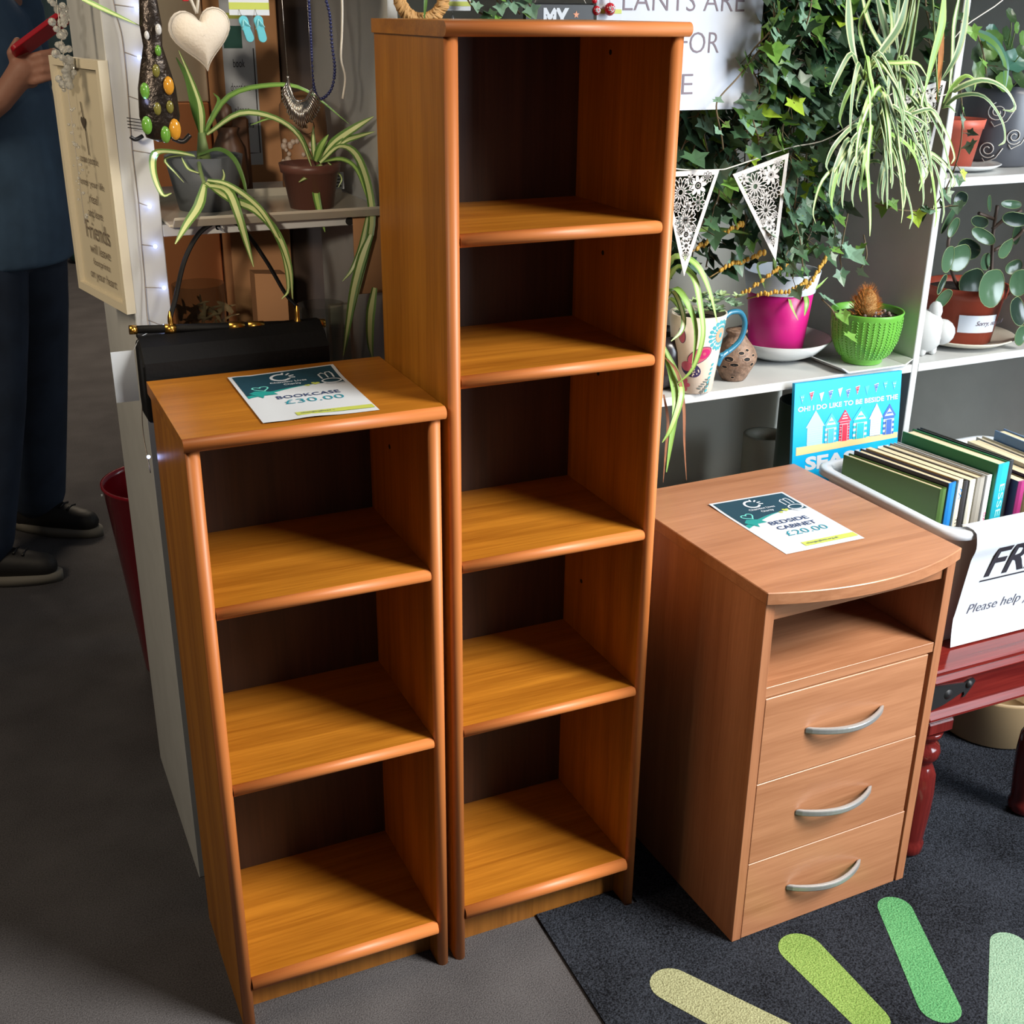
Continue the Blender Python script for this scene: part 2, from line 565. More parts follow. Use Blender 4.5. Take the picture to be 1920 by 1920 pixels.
RIGHTPOT_LEAVES = [([(0.885,0.4,0.961),(0.891,0.37,1.001),(0.914,0.34,0.993),(0.931,0.32,0.951),(0.945,0.31,0.897)],0.014),([(0.887,0.4,0.938),(0.897,0.37,0.984),(0.911,0.34,0.971),(0.914,0.32,0.93),(0.918,0.31,0.877),(0.903,0.31,0.823),(0.88,0.32,0.794)],0.013),([(0.888,0.4,0.924),(0.888,0.36,0.951),(0.897,0.33,0.929),(0.91,0.32,0.884),(0.901,0.31,0.823)],0.014),([(0.889,0.4,0.915),(0.885,0.36,0.946),(0.895,0.34,0.909),(0.888,0.33,0.884),(0.862,0.32,0.871)],0.012),([(0.89,0.4,0.887),(0.885,0.37,0.931),(0.895,0.35,0.916),(0.901,0.34,0.899)],0.01),([(0.88,0.37,0.847),(0.889,0.34,0.807),(0.883,0.31,0.778),(0.855,0.29,0.73),(0.838,0.29,0.704)],0.013),([(0.881,0.37,0.838),(0.878,0.33,0.792),(0.866,0.3,0.754),(0.855,0.29,0.701),(0.85,0.29,0.648)],0.013),([(0.854,0.42,0.969),(0.856,0.4,1.009),(0.86,0.39,1.019)],0.012),([(0.966,0.45,1.028),(1.003,0.44,1.029),(1.047,0.43,1.025),(1.081,0.42,1.018)],0.011)]
RIGHTPOT_DRY = [([(0.878,0.36,0.831),(0.885,0.33,0.81),(0.889,0.31,0.758),(0.889,0.3,0.693),(0.899,0.3,0.622)],0.007),([(0.86,0.33,0.775),(0.859,0.31,0.733),(0.852,0.3,0.679),(0.851,0.3,0.625)],0.006)]
BIGSPIDER_LEAVES = [([(1.139,0.3,1.404),(1.139,0.29,1.362),(1.145,0.28,1.323),(1.162,0.27,1.283)],0.016),([(1.192,0.33,1.405),(1.201,0.32,1.37),(1.216,0.31,1.342),(1.229,0.3,1.322)],0.012),([(1.248,0.36,1.406),(1.257,0.35,1.37),(1.26,0.34,1.345),(1.262,0.33,1.321)],0.018),([(1.245,0.33,1.406),(1.26,0.33,1.362),(1.248,0.32,1.325)],0.01),([(1.231,0.27,1.405),(1.222,0.27,1.363),(1.19,0.27,1.323),(1.166,0.27,1.287)],0.014),([(1.264,0.29,1.406),(1.264,0.29,1.354),(1.26,0.29,1.322)],0.011),([(1.317,0.28,1.406),(1.31,0.27,1.363),(1.301,0.27,1.314),(1.293,0.27,1.26)],0.015),([(1.367,0.28,1.407),(1.359,0.27,1.355),(1.349,0.27,1.314),(1.336,0.28,1.28)],0.013),([(1.368,0.3,1.407),(1.365,0.3,1.363),(1.373,0.3,1.304),(1.365,0.29,1.254)],0.01),([(1.276,0.34,1.406),(1.27,0.33,1.354),(1.283,0.32,1.296)],0.009),([(1.192,0.31,1.405),(1.193,0.33,1.362),(1.198,0.31,1.313)],0.01),([(1.347,0.28,1.238),(1.339,0.25,1.265),(1.375,0.23,1.282),(1.416,0.22,1.27),(1.446,0.22,1.244),(1.443,0.22,1.233),(1.422,0.22,1.235)],0.011),([(1.348,0.28,1.236),(1.362,0.26,1.256),(1.396,0.24,1.255),(1.433,0.23,1.218),(1.448,0.23,1.185),(1.436,0.23,1.176)],0.009),([(1.347,0.28,1.239),(1.352,0.27,1.268),(1.368,0.26,1.287),(1.381,0.25,1.279),(1.382,0.25,1.264)],0.009),([(1.345,0.28,1.236),(1.352,0.27,1.238),(1.359,0.26,1.229)],0.007),([(1.293,0.27,1.263),(1.291,0.27,1.244),(1.301,0.27,1.214),(1.288,0.27,1.184)],0.008),([(1.299,0.28,1.247),(1.253,0.26,1.228),(1.293,0.25,1.237),(1.32,0.25,1.215),(1.329,0.25,1.187)],0.008),([(1.199,0.29,1.308),(1.226,0.27,1.308),(1.261,0.26,1.307),(1.288,0.26,1.284)],0.01),([(1.247,0.28,1.298),(1.266,0.27,1.282),(1.274,0.27,1.269),(1.269,0.27,1.255)],0.011),([(1.164,0.27,1.283),(1.122,0.255,1.324),(1.086,0.24,1.291),(1.076,0.24,1.267),(1.08,0.24,1.261)],0.0079),([(1.164,0.27,1.283),(1.151,0.255,1.321),(1.15,0.24,1.292),(1.155,0.24,1.275),(1.155,0.24,1.271)],0.007),([(1.164,0.27,1.283),(1.138,0.255,1.309),(1.119,0.24,1.273),(1.121,0.24,1.224),(1.125,0.24,1.204)],0.0082),([(1.164,0.27,1.283),(1.172,0.255,1.313),(1.196,0.24,1.286),(1.214,0.24,1.264),(1.212,0.24,1.257)],0.0095),([(1.164,0.27,1.283),(1.163,0.255,1.319),(1.175,0.24,1.291),(1.188,0.24,1.274),(1.186,0.24,1.271)],0.0066),([(1.164,0.27,1.283),(1.15,0.255,1.321),(1.151,0.24,1.274),(1.162,0.24,1.219),(1.165,0.24,1.196)],0.0071),([(1.164,0.27,1.283),(1.174,0.255,1.316),(1.205,0.24,1.269),(1.232,0.24,1.209),(1.232,0.24,1.184)],0.0097),([(1.164,0.27,1.283),(1.173,0.255,1.326),(1.204,0.24,1.28),(1.229,0.24,1.232),(1.228,0.24,1.215)],0.0065),([(1.164,0.27,1.283),(1.156,0.255,1.296),(1.154,0.24,1.282),(1.16,0.24,1.266),(1.16,0.24,1.259)],0.0099),([(1.213,0.28,1.22),(1.228,0.265,1.242),(1.262,0.25,1.202),(1.29,0.25,1.144),(1.291,0.25,1.119)],0.0093),([(1.213,0.28,1.22),(1.211,0.265,1.249),(1.225,0.25,1.212),(1.241,0.25,1.167),(1.242,0.25,1.149)],0.0096),([(1.213,0.28,1.22),(1.234,0.265,1.236),(1.27,0.25,1.221),(1.293,0.25,1.208),(1.289,0.25,1.204)],0.0084),([(1.213,0.28,1.22),(1.202,0.265,1.265),(1.21,0.25,1.211),(1.225,0.25,1.147),(1.228,0.25,1.121)],0.0096),([(1.213,0.28,1.22),(1.202,0.265,1.251),(1.205,0.25,1.212),(1.217,0.25,1.163),(1.219,0.25,1.143)],0.01),([(1.213,0.28,1.22),(1.207,0.265,1.26),(1.216,0.25,1.229),(1.228,0.25,1.207),(1.227,0.25,1.203)],0.01),([(1.213,0.28,1.22),(1.179,0.265,1.263),(1.152,0.25,1.231),(1.146,0.25,1.209),(1.149,0.25,1.205)],0.0061),([(1.213,0.28,1.22),(1.23,0.265,1.226),(1.262,0.25,1.197),(1.29,0.25,1.143),(1.29,0.25,1.117)],0.0085),([(1.213,0.28,1.22),(1.18,0.265,1.248),(1.152,0.25,1.214),(1.149,0.25,1.171),(1.154,0.25,1.152)],0.0097),([(1.21,0.28,1.188),(1.215,0.265,1.207),(1.236,0.25,1.167),(1.26,0.25,1.102),(1.262,0.25,1.073)],0.0063),([(1.21,0.28,1.188),(1.212,0.265,1.235),(1.237,0.25,1.177),(1.262,0.25,1.106),(1.264,0.25,1.078)],0.0072),([(1.21,0.28,1.188),(1.199,0.265,1.231),(1.202,0.25,1.199),(1.21,0.25,1.178),(1.21,0.25,1.174)],0.0073),([(1.21,0.28,1.188),(1.158,0.265,1.215),(1.106,0.25,1.189),(1.091,0.25,1.158),(1.097,0.25,1.145)],0.0081),([(1.21,0.28,1.188),(1.23,0.265,1.198),(1.266,0.25,1.171),(1.294,0.25,1.126),(1.293,0.25,1.105)],0.0099),([(1.21,0.28,1.188),(1.204,0.265,1.224),(1.214,0.25,1.182),(1.23,0.25,1.132),(1.232,0.25,1.112)],0.0097),([(1.21,0.28,1.188),(1.23,0.265,1.216),(1.273,0.25,1.181),(1.304,0.25,1.138),(1.301,0.25,1.121)],0.006),([(1.21,0.28,1.188),(1.232,0.265,1.209),(1.273,0.25,1.184),(1.302,0.25,1.154),(1.298,0.25,1.143)],0.0084),([(1.21,0.28,1.188),(1.187,0.265,1.214),(1.173,0.25,1.18),(1.178,0.25,1.135),(1.181,0.25,1.116)],0.0087),([(1.255,0.3,1.238),(1.262,0.285,1.264),(1.287,0.27,1.237),(1.307,0.27,1.208),(1.305,0.27,1.198)],0.0084),([(1.255,0.3,1.238),(1.24,0.285,1.27),(1.238,0.27,1.237),(1.246,0.27,1.203),(1.247,0.27,1.19)],0.0072),([(1.255,0.3,1.238),(1.253,0.285,1.257),(1.263,0.27,1.233),(1.277,0.27,1.203),(1.277,0.27,1.19)],0.0075),([(1.255,0.3,1.238),(1.253,0.285,1.248),(1.261,0.27,1.22),(1.277,0.27,1.17),(1.279,0.27,1.146)],0.0093),([(1.255,0.3,1.238),(1.265,0.285,1.264),(1.292,0.27,1.241),(1.312,0.27,1.219),(1.31,0.27,1.213)],0.0086),([(1.255,0.3,1.238),(1.249,0.285,1.262),(1.255,0.27,1.239),(1.266,0.27,1.216),(1.266,0.27,1.208)],0.0088),([(1.255,0.3,1.238),(1.211,0.285,1.272),(1.175,0.27,1.225),(1.171,0.27,1.161),(1.178,0.27,1.133)],0.0069),([(1.255,0.3,1.238),(1.233,0.285,1.253),(1.217,0.27,1.223),(1.222,0.27,1.175),(1.226,0.27,1.153)],0.0083),([(1.255,0.3,1.238),(1.248,0.285,1.266),(1.254,0.27,1.242),(1.264,0.27,1.221),(1.263,0.27,1.215)],0.0068),([(1.281,0.3,1.203),(1.271,0.285,1.243),(1.277,0.27,1.207),(1.288,0.27,1.174),(1.289,0.27,1.164)],0.0086),([(1.281,0.3,1.203),(1.281,0.285,1.221),(1.291,0.27,1.204),(1.304,0.27,1.186),(1.302,0.27,1.179)],0.0092),([(1.281,0.3,1.203),(1.285,0.285,1.221),(1.304,0.27,1.191),(1.324,0.27,1.145),(1.325,0.27,1.125)],0.0083),([(1.281,0.3,1.203),(1.23,0.285,1.21),(1.172,0.27,1.203),(1.154,0.27,1.188),(1.16,0.27,1.181)],0.0098),([(1.281,0.3,1.203),(1.3,0.285,1.249),(1.346,0.27,1.203),(1.378,0.27,1.159),(1.375,0.27,1.144)],0.0097),([(1.281,0.3,1.203),(1.257,0.285,1.241),(1.245,0.27,1.203),(1.249,0.27,1.162),(1.253,0.27,1.147)],0.009),([(1.281,0.3,1.203),(1.284,0.285,1.245),(1.31,0.27,1.191),(1.336,0.27,1.124),(1.338,0.27,1.097)],0.0094),([(1.281,0.3,1.203),(1.274,0.285,1.211),(1.273,0.27,1.198),(1.281,0.27,1.177),(1.282,0.27,1.168)],0.0092),([(1.281,0.3,1.203),(1.298,0.285,1.247),(1.343,0.27,1.191),(1.378,0.27,1.122),(1.378,0.27,1.094)],0.0083),([(1.193,0.29,1.145),(1.156,0.275,1.174),(1.122,0.26,1.153),(1.113,0.26,1.133),(1.117,0.26,1.127)],0.007),([(1.193,0.29,1.145),(1.152,0.275,1.192),(1.118,0.26,1.151),(1.112,0.26,1.111),(1.117,0.26,1.096)],0.0084),([(1.193,0.29,1.145),(1.184,0.275,1.174),(1.188,0.26,1.129),(1.203,0.26,1.062),(1.207,0.26,1.033)],0.0092),([(1.193,0.29,1.145),(1.161,0.275,1.175),(1.132,0.26,1.151),(1.127,0.26,1.126),(1.13,0.26,1.118)],0.0093),([(1.193,0.29,1.145),(1.162,0.275,1.19),(1.141,0.26,1.153),(1.139,0.26,1.12),(1.142,0.26,1.11)],0.0065),([(1.193,0.29,1.145),(1.157,0.275,1.169),(1.123,0.26,1.14),(1.117,0.26,1.098),(1.123,0.26,1.08)],0.009),([(1.193,0.29,1.145),(1.164,0.275,1.17),(1.14,0.26,1.141),(1.139,0.26,1.1),(1.143,0.26,1.083)],0.0079),([(1.193,0.29,1.145),(1.146,0.275,1.155),(1.095,0.26,1.131),(1.082,0.26,1.084),(1.09,0.26,1.061)],0.0062),([(1.193,0.29,1.145),(1.218,0.275,1.154),(1.26,0.26,1.123),(1.293,0.26,1.066),(1.292,0.26,1.04)],0.008),([(1.239,0.29,1.162),(1.231,0.275,1.185),(1.233,0.26,1.167),(1.241,0.26,1.15),(1.24,0.26,1.145)],0.0076),([(1.239,0.29,1.162),(1.239,0.275,1.182),(1.251,0.26,1.162),(1.264,0.26,1.14),(1.263,0.26,1.132)],0.0065),([(1.239,0.29,1.162),(1.223,0.275,1.203),(1.222,0.26,1.156),(1.233,0.26,1.1),(1.237,0.26,1.077)],0.0083),([(1.239,0.29,1.162),(1.203,0.275,1.203),(1.176,0.26,1.16),(1.174,0.26,1.112),(1.18,0.26,1.092)],0.0075),([(1.239,0.29,1.162),(1.197,0.275,1.186),(1.156,0.26,1.16),(1.147,0.26,1.126),(1.152,0.26,1.112)],0.008),([(1.239,0.29,1.162),(1.237,0.275,1.186),(1.25,0.26,1.144),(1.27,0.26,1.08),(1.272,0.26,1.051)],0.0061),([(1.239,0.29,1.162),(1.202,0.275,1.173),(1.165,0.26,1.149),(1.159,0.26,1.105),(1.165,0.26,1.084)],0.0077),([(1.239,0.29,1.162),(1.231,0.275,1.182),(1.231,0.26,1.167),(1.237,0.26,1.154),(1.237,0.26,1.15)],0.0099),([(1.239,0.29,1.162),(1.254,0.275,1.188),(1.287,0.26,1.161),(1.311,0.26,1.132),(1.308,0.26,1.122)],0.0065),([(1.26,0.31,1.28),(1.267,0.295,1.317),(1.298,0.28,1.267),(1.326,0.28,1.203),(1.327,0.28,1.176)],0.0087),([(1.26,0.31,1.28),(1.255,0.295,1.318),(1.268,0.28,1.276),(1.284,0.28,1.231),(1.285,0.28,1.214)],0.0089),([(1.26,0.31,1.28),(1.254,0.295,1.287),(1.256,0.28,1.261),(1.269,0.28,1.213),(1.272,0.28,1.19)],0.0064),([(1.26,0.31,1.28),(1.213,0.295,1.319),(1.173,0.28,1.281),(1.163,0.28,1.246),(1.169,0.28,1.233)],0.0074),([(1.26,0.31,1.28),(1.238,0.295,1.305),(1.224,0.28,1.283),(1.225,0.28,1.264),(1.226,0.28,1.258)],0.0088),([(1.26,0.31,1.28),(1.27,0.295,1.286),(1.292,0.28,1.259),(1.316,0.28,1.21),(1.317,0.28,1.186)],0.0091),([(1.26,0.31,1.28),(1.264,0.295,1.308),(1.285,0.28,1.28),(1.302,0.28,1.253),(1.301,0.28,1.244)],0.0064),([(1.26,0.31,1.28),(1.247,0.295,1.308),(1.246,0.28,1.278),(1.254,0.28,1.248),(1.256,0.28,1.236)],0.0093),([(1.26,0.31,1.28),(1.204,0.295,1.304),(1.148,0.28,1.271),(1.132,0.28,1.226),(1.141,0.28,1.207)],0.0088),([(1.302,0.3,1.15),(1.293,0.285,1.197),(1.305,0.27,1.148),(1.322,0.27,1.095),(1.324,0.27,1.075)],0.0082),([(1.302,0.3,1.15),(1.263,0.285,1.198),(1.235,0.27,1.16),(1.23,0.27,1.128),(1.235,0.27,1.118)],0.0094),([(1.302,0.3,1.15),(1.264,0.285,1.183),(1.234,0.27,1.147),(1.231,0.27,1.102),(1.236,0.27,1.083)],0.0097),([(1.302,0.3,1.15),(1.302,0.285,1.195),(1.325,0.27,1.145),(1.348,0.27,1.09),(1.349,0.27,1.069)],0.0066),([(1.302,0.3,1.15),(1.26,0.285,1.188),(1.226,0.27,1.151),(1.221,0.27,1.109),(1.226,0.27,1.093)],0.0098),([(1.302,0.3,1.15),(1.316,0.285,1.167),(1.345,0.27,1.148),(1.367,0.27,1.126),(1.364,0.27,1.118)],0.0068),([(1.302,0.3,1.15),(1.304,0.285,1.193),(1.33,0.27,1.137),(1.356,0.27,1.066),(1.358,0.27,1.037)],0.0082),([(1.302,0.3,1.15),(1.312,0.285,1.182),(1.343,0.27,1.135),(1.372,0.27,1.071),(1.373,0.27,1.044)],0.0083),([(1.302,0.3,1.15),(1.322,0.285,1.167),(1.361,0.27,1.145),(1.388,0.27,1.115),(1.385,0.27,1.104)],0.0092)]
BIGSPIDER_DRY = [([(1.333,0.29,1.355),(1.332,0.285,1.313),(1.335,0.285,1.28),(1.336,0.285,1.248)],0.012)]
STALKS = [[(0.951,0.42,0.995),(0.981,0.42,1.006),(1.018,0.42,1.022),(1.058,0.42,1.038)],[(0.997,0.42,0.949),(1.035,0.42,0.965),(1.074,0.42,0.972),(1.107,0.42,0.982)],[(1.066,0.44,0.901),(1.098,0.43,0.92),(1.142,0.43,0.944),(1.174,0.43,0.958)],[(1.231,0.46,0.895),(1.245,0.45,0.914),(1.261,0.45,0.938),(1.272,0.45,0.954)],[(1.103,0.45,0.896),(1.127,0.42,0.908),(1.175,0.42,0.908),(1.217,0.43,0.92)]]
MAGENTA_LEAVES = [([(1.225,0.5,0.883),(1.219,0.49,0.918),(1.212,0.48,0.951)],0.01),([(1.237,0.5,0.882),(1.251,0.49,0.916),(1.251,0.48,0.968)],0.01),([(1.25,0.5,0.881),(1.229,0.48,0.909),(1.205,0.47,0.943)],0.012),([(1.212,0.5,0.884),(1.196,0.5,0.938),(1.196,0.5,0.978)],0.012),([(1.225,0.5,0.883),(1.202,0.49,0.93),(1.2,0.48,0.972)],0.01),([(1.187,0.5,0.886),(1.142,0.48,0.946),(1.165,0.48,0.954)],0.008),([(1.255,0.49,0.883),(1.275,0.47,0.897),(1.301,0.47,0.916)],0.006),([(1.251,0.47,0.889),(1.241,0.45,0.874),(1.239,0.45,0.851)],0.012),([(1.22,0.48,0.887),(1.206,0.45,0.872),(1.225,0.45,0.844)],0.007)]
PEP_LEAVES = [((1.62,0.372,0.89),0.0331,0.0388,0),((1.637,0.44,0.887),0.028,0.0303,0.3),((1.582,0.43,0.942),0.0285,0.0274,0.2),((1.545,0.42,0.943),0.018,0.0271,0),((1.648,0.47,0.947),0.0258,0.02,-0.6),((1.693,0.42,0.954),0.0258,0.0199,0.2),((1.662,0.45,0.974),0.0281,0.0129,-0.5),((1.657,0.46,1.001),0.0293,0.0117,-0.25),((1.673,0.46,1.037),0.0059,0.0199,0.5),((1.724,0.45,1.033),0.0261,0.0083,-0.1),((1.709,0.42,1.01),0.0294,0.0153,-0.2),((1.773,0.47,0.97),0.0085,0.0243,0.1),((1.703,0.38,0.893),0.0199,0.0292,0.2),((1.702,0.372,0.836),0.0199,0.0316,0.35),((1.726,0.375,0.784),0.0178,0.0213,0),((1.551,0.42,0.864),0.0114,0.0239,-0.5),((1.541,0.42,0.894),0.0079,0.0215,-0.4),((1.579,0.45,0.997),0.0091,0.0206,-0.3),((1.576,0.46,1.017),0.0103,0.0366,-0.25),((1.596,0.46,1.048),0.0138,0.0161,-0.4),((1.697,0.47,0.918),0.0179,0.0179,0),((1.769,0.46,0.903),0.0194,0.0146,0.4)]
TOPRIGHT_LEAVES = [((1.547,0.42,1.321),0.0267,0.0178,0.5),((1.571,0.42,1.33),0.0224,0.0291,-0.3),((1.669,0.48,1.338),0.028,0.0257,0),((1.648,0.47,1.295),0.0301,0.0278,0.3),((1.667,0.45,1.301),0.0278,0.0232,0),((1.615,0.46,1.277),0.0252,0.0252,0.2),((1.628,0.43,1.264),0.0251,0.0205,0.3),((1.678,0.44,1.268),0.0209,0.0255,0),((1.651,0.42,1.339),0.0114,0.0183,0.3),((1.592,0.44,1.352),0.0113,0.0158,0.4),((1.591,0.4,1.38),0.0101,0.0157,0.2),((1.629,0.42,1.36),0.0091,0.0114,-0.5),((1.632,0.4,1.317),0.0158,0.0158,0.4),((1.574,0.44,1.288),0.0135,0.0225,0.1)]
PEP_STEMS = [[(1.68,0.45,0.83),(1.613,0.45,0.879),(1.575,0.45,0.951),(1.585,0.46,1.001)],[(1.706,0.46,0.825),(1.711,0.46,0.886),(1.698,0.46,0.973),(1.697,0.46,1.031)],[(1.693,0.46,0.984),(1.714,0.45,1.005),(1.743,0.44,1.021)],[(1.705,0.46,0.94),(1.745,0.45,0.961),(1.759,0.44,0.983)],[(1.743,0.46,0.822),(1.752,0.44,0.853),(1.77,0.43,0.859)],[(1.691,0.46,1.005),(1.65,0.46,1.018)]]
IVY_VINES = [[(1.064,0.36,1.369),(1.011,0.345,1.328),(0.992,0.345,1.307),(0.971,0.345,1.284),(0.941,0.345,1.256),(0.936,0.345,1.238),(0.952,0.35,1.2),(0.965,0.36,1.174)],[(1.194,0.4,1.352),(1.106,0.37,1.348),(1.037,0.36,1.327)],[(1.05,0.4,1.376),(1.045,0.38,1.336),(1.058,0.37,1.279),(1.038,0.36,1.222),(1.044,0.37,1.187)],[(1.124,0.38,1.175),(1.109,0.345,1.127),(1.111,0.345,1.064),(1.132,0.35,1.017),(1.16,0.37,0.965)],[(1.05,0.42,1.209),(1.028,0.42,1.157),(1.028,0.42,1.095),(1.049,0.43,1.037)],[(0.995,0.45,1.199),(0.959,0.44,1.166),(0.98,0.45,1.12),(1.013,0.46,1.072)],[(1.296,0.36,1.071),(1.329,0.34,1.06),(1.369,0.33,1.057),(1.409,0.32,1.061),(1.44,0.32,1.064)],[(1.439,0.33,1.114),(1.426,0.33,1.087),(1.401,0.33,1.055)],[(1.387,0.31,1.371),(1.426,0.31,1.354),(1.454,0.31,1.312),(1.467,0.31,1.277)],[(1.408,0.31,1.269),(1.424,0.31,1.216),(1.429,0.31,1.162),(1.439,0.33,1.114)],[(1.239,0.36,1.055),(1.226,0.35,1.011),(1.224,0.35,0.983),(1.23,0.35,0.963)],[(1.289,0.37,1.013),(1.293,0.36,0.976),(1.288,0.37,0.946)],[(1.217,0.38,0.9),(1.236,0.37,0.881),(1.249,0.37,0.86)]]
WIRE = [(0.025,0.366,1.391),(0.027,0.366,1.37),(0.031,0.366,1.344),(0.031,0.366,1.293),(0.029,0.366,1.24),(0.028,0.366,1.192),(0.029,0.366,1.136),(0.027,0.366,1.086),(0.026,0.366,1.035),(0.023,0.36,0.976)]
BULBS = [(0.053,0.365,1.38),(0.05,0.365,1.32),(0.043,0.32,1.269),(0.057,0.36,1.199),(0.043,0.365,1.13),(0.045,0.365,1.076),(0.051,0.365,1.018),(0.042,0.345,0.969),(-0.004,0.3,0.796)]
HANDLE = [(0.049,0.33,0.974),(0.06,0.335,1.008),(0.078,0.34,1.058),(0.101,0.345,1.092),(0.124,0.348,1.106),(0.142,0.349,1.108),(0.164,0.349,1.096),(0.193,0.345,1.049),(0.216,0.34,1.002),(0.23,0.33,0.954)]
SILVER = [(0.236,0.33,1.297),(0.238,0.33,1.282),(0.242,0.325,1.268),(0.249,0.322,1.265),(0.259,0.325,1.268),(0.269,0.33,1.281)]
BLUEBEAD = [(0.272,0.335,1.394),(0.272,0.335,1.338),(0.272,0.335,1.291),(0.276,0.33,1.269),(0.285,0.328,1.269),(0.296,0.328,1.281),(0.302,0.33,1.305),(0.301,0.335,1.338),(0.3,0.335,1.372),(0.295,0.335,1.394)]
WHITECORD = [(0.318,0.335,1.395),(0.316,0.335,1.352),(0.313,0.335,1.318),(0.318,0.335,1.294),(0.313,0.335,1.266)]

# ------------------------------------------------------------------ materials
M_WHITE = mat('white_paint', (190, 191, 189), 0.45, noise=(14, 0.05))
M_WALL = mat('wall_paint', (196, 196, 186), 0.85, noise=(5, 0.04))
M_WALLFAR = mat('far_wall_paint', (110, 106, 98), 0.9)
M_FLOOR = carpet('grey_carpet', (60, 58, 60), (92, 90, 92), 420, 0.5)
M_RUG = carpet('navy_rug', (8, 9, 13), (54, 58, 67), 330, 1.0)
O_D, O_L = (142, 84, 18), (180, 116, 34)
W_X = wood('cherry_wood_along_x', O_D, O_L, 'x', 0.38)
W_Y = wood('cherry_wood_along_y', O_D, O_L, 'y', 0.36)
W_Z = wood('cherry_wood_along_z', O_D, O_L, 'z', 0.42)
W_EDGE = wood('cherry_edging', (172, 96, 44), (194, 118, 62), 'x', 0.46, contrast=1.4)
W_EDGEZ = wood('cherry_edging_upright', (172, 96, 44), (194, 118, 62), 'z', 0.46, contrast=1.4)
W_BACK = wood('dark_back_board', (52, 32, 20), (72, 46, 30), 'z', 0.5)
B_X = wood('beech_along_x', (145, 96, 66), (172, 121, 88), 'x', 0.36, 1.0)
B_Y = wood('beech_along_y', (145, 96, 66), (172, 121, 88), 'y', 0.36, 1.0)
B_Z = wood('beech_along_z', (143, 92, 62), (170, 116, 82), 'z', 0.40, 1.0)
M_HOLE = mat('dark_hole', (14, 11, 9), 0.8)
M_STEEL = mat('brushed_steel', (168, 168, 168), 0.36, 0.6)
M_PAPER = mat('white_paper', (194, 200, 208), 0.6)
M_BLACK = mat('black_ink', (34, 32, 42), 0.6)
M_GREYINK = mat('grey_ink', (120, 108, 118), 0.7)
M_NAVYINK = mat('navy_ink', (44, 62, 104), 0.6)
M_TEALINK = mat('teal_ink', (30, 130, 150), 0.6)
M_HEADER = mat('dark_teal_print', (22, 60, 76), 0.5)
M_TEAL2 = mat('teal_print', (30, 140, 136), 0.5)
M_LIME = mat('lime_print', (178, 188, 84), 0.5)
M_MINT = mat('mint_print', (110, 205, 195), 0.5)
M_GREY = mat('grey_plastic', (92, 96, 100), 0.5)
M_SOIL = mat('soil', (38, 28, 22), 0.95, bump=(120, 1.0))
M_CERAMIC = mat('white_ceramic', (196, 197, 195), 0.15)
M_CREAM = mat('cream_ceramic', (204, 197, 180), 0.18)
M_TERRA = mat('terracotta_plastic', (184, 84, 60), 0.45, noise=(18, 0.08))
M_TERRA2 = mat('rust_plastic', (158, 66, 46), 0.42, noise=(18, 0.1))
M_CARD = mat('cardboard', (184, 134, 92), 0.85, noise=(9, 0.07))
M_DBROWN = mat('dark_brown_board', (66, 48, 36), 0.7, noise=(9, 0.1))
M_ORANGEBOX = mat('orange_cardboard', (206, 138, 92), 0.8)
M_CLEAR = bpy.data.materials.new('clear_glass')
M_CLEAR.use_nodes = True
_n = M_CLEAR.node_tree
_t = _n.nodes.new('ShaderNodeBsdfTransparent'); _t.inputs[0].default_value = (0.90, 0.92, 0.91, 1)
_g = _n.nodes.new('ShaderNodeBsdfGlossy'); _g.inputs['Roughness'].default_value = 0.06
_lw = _n.nodes.new('ShaderNodeLayerWeight'); _lw.inputs[0].default_value = 0.18
_pw = _n.nodes.new('ShaderNodeMath'); _pw.operation = 'MULTIPLY'; _pw.inputs[1].default_value = 0.6
_n.links.new(_lw.outputs['Facing'], _pw.inputs[0])
_mx = _n.nodes.new('ShaderNodeMixShader')
_n.links.new(_pw.outputs[0], _mx.inputs[0]); _n.links.new(_t.outputs[0], _mx.inputs[1]); _n.links.new(_g.outputs[0], _mx.inputs[2])
_n.links.new(_mx.outputs[0], _n.nodes['Material Output'].inputs['Surface'])
M_GOLD = mat('gold_metal', (196, 150, 70), 0.28, 1.0)
M_BLKLEATHER = mat('black_leather', (9, 9, 11), 0.6, spec=0.25, bump=(160, 0.15))
M_BLK = mat('black_plastic', (18, 18, 20), 0.4)
M_ROPE = mat('white_cord', (214, 208, 196), 0.7)

# ------------------------------------------------------------------ setting
b = MB(); b.box(-3.3, -3.2, -0.1, 3.3, 7.7, 0.0)
struct(b.build('floor', M_FLOOR), 'dark grey carpet floor')
b = MB(); b.box(0.46, 0.780, 0.0, 3.3, 0.90, 2.7)
struct(b.build('wall_back', M_WALL), 'grey green wall behind the white shelves')
b = MB(); b.box(-3.3, 7.6, 0.0, 3.3, 7.7, 2.7)
struct(b.build('wall_far', M_WALLFAR))
b = MB(); b.box(-3.3, -3.2, 0.0, -3.2, 7.6, 2.7)
struct(b.build('wall_left', M_WALLFAR))


# ------------------------------------------------------------------ rug
RC = (0.86, -0.615)
b = MB()
b.prism([(0.452, -1.6), (0.496, 0.048), (0.640, 0.048), (0.640, 0.006), (0.664, 0.006), (0.664, 0.345), (2.3, 0.345), (2.3, -1.6)], 'z', 0.0, 0.005, 0)
fnr = lambda u, v: (u, v, 0.0056)


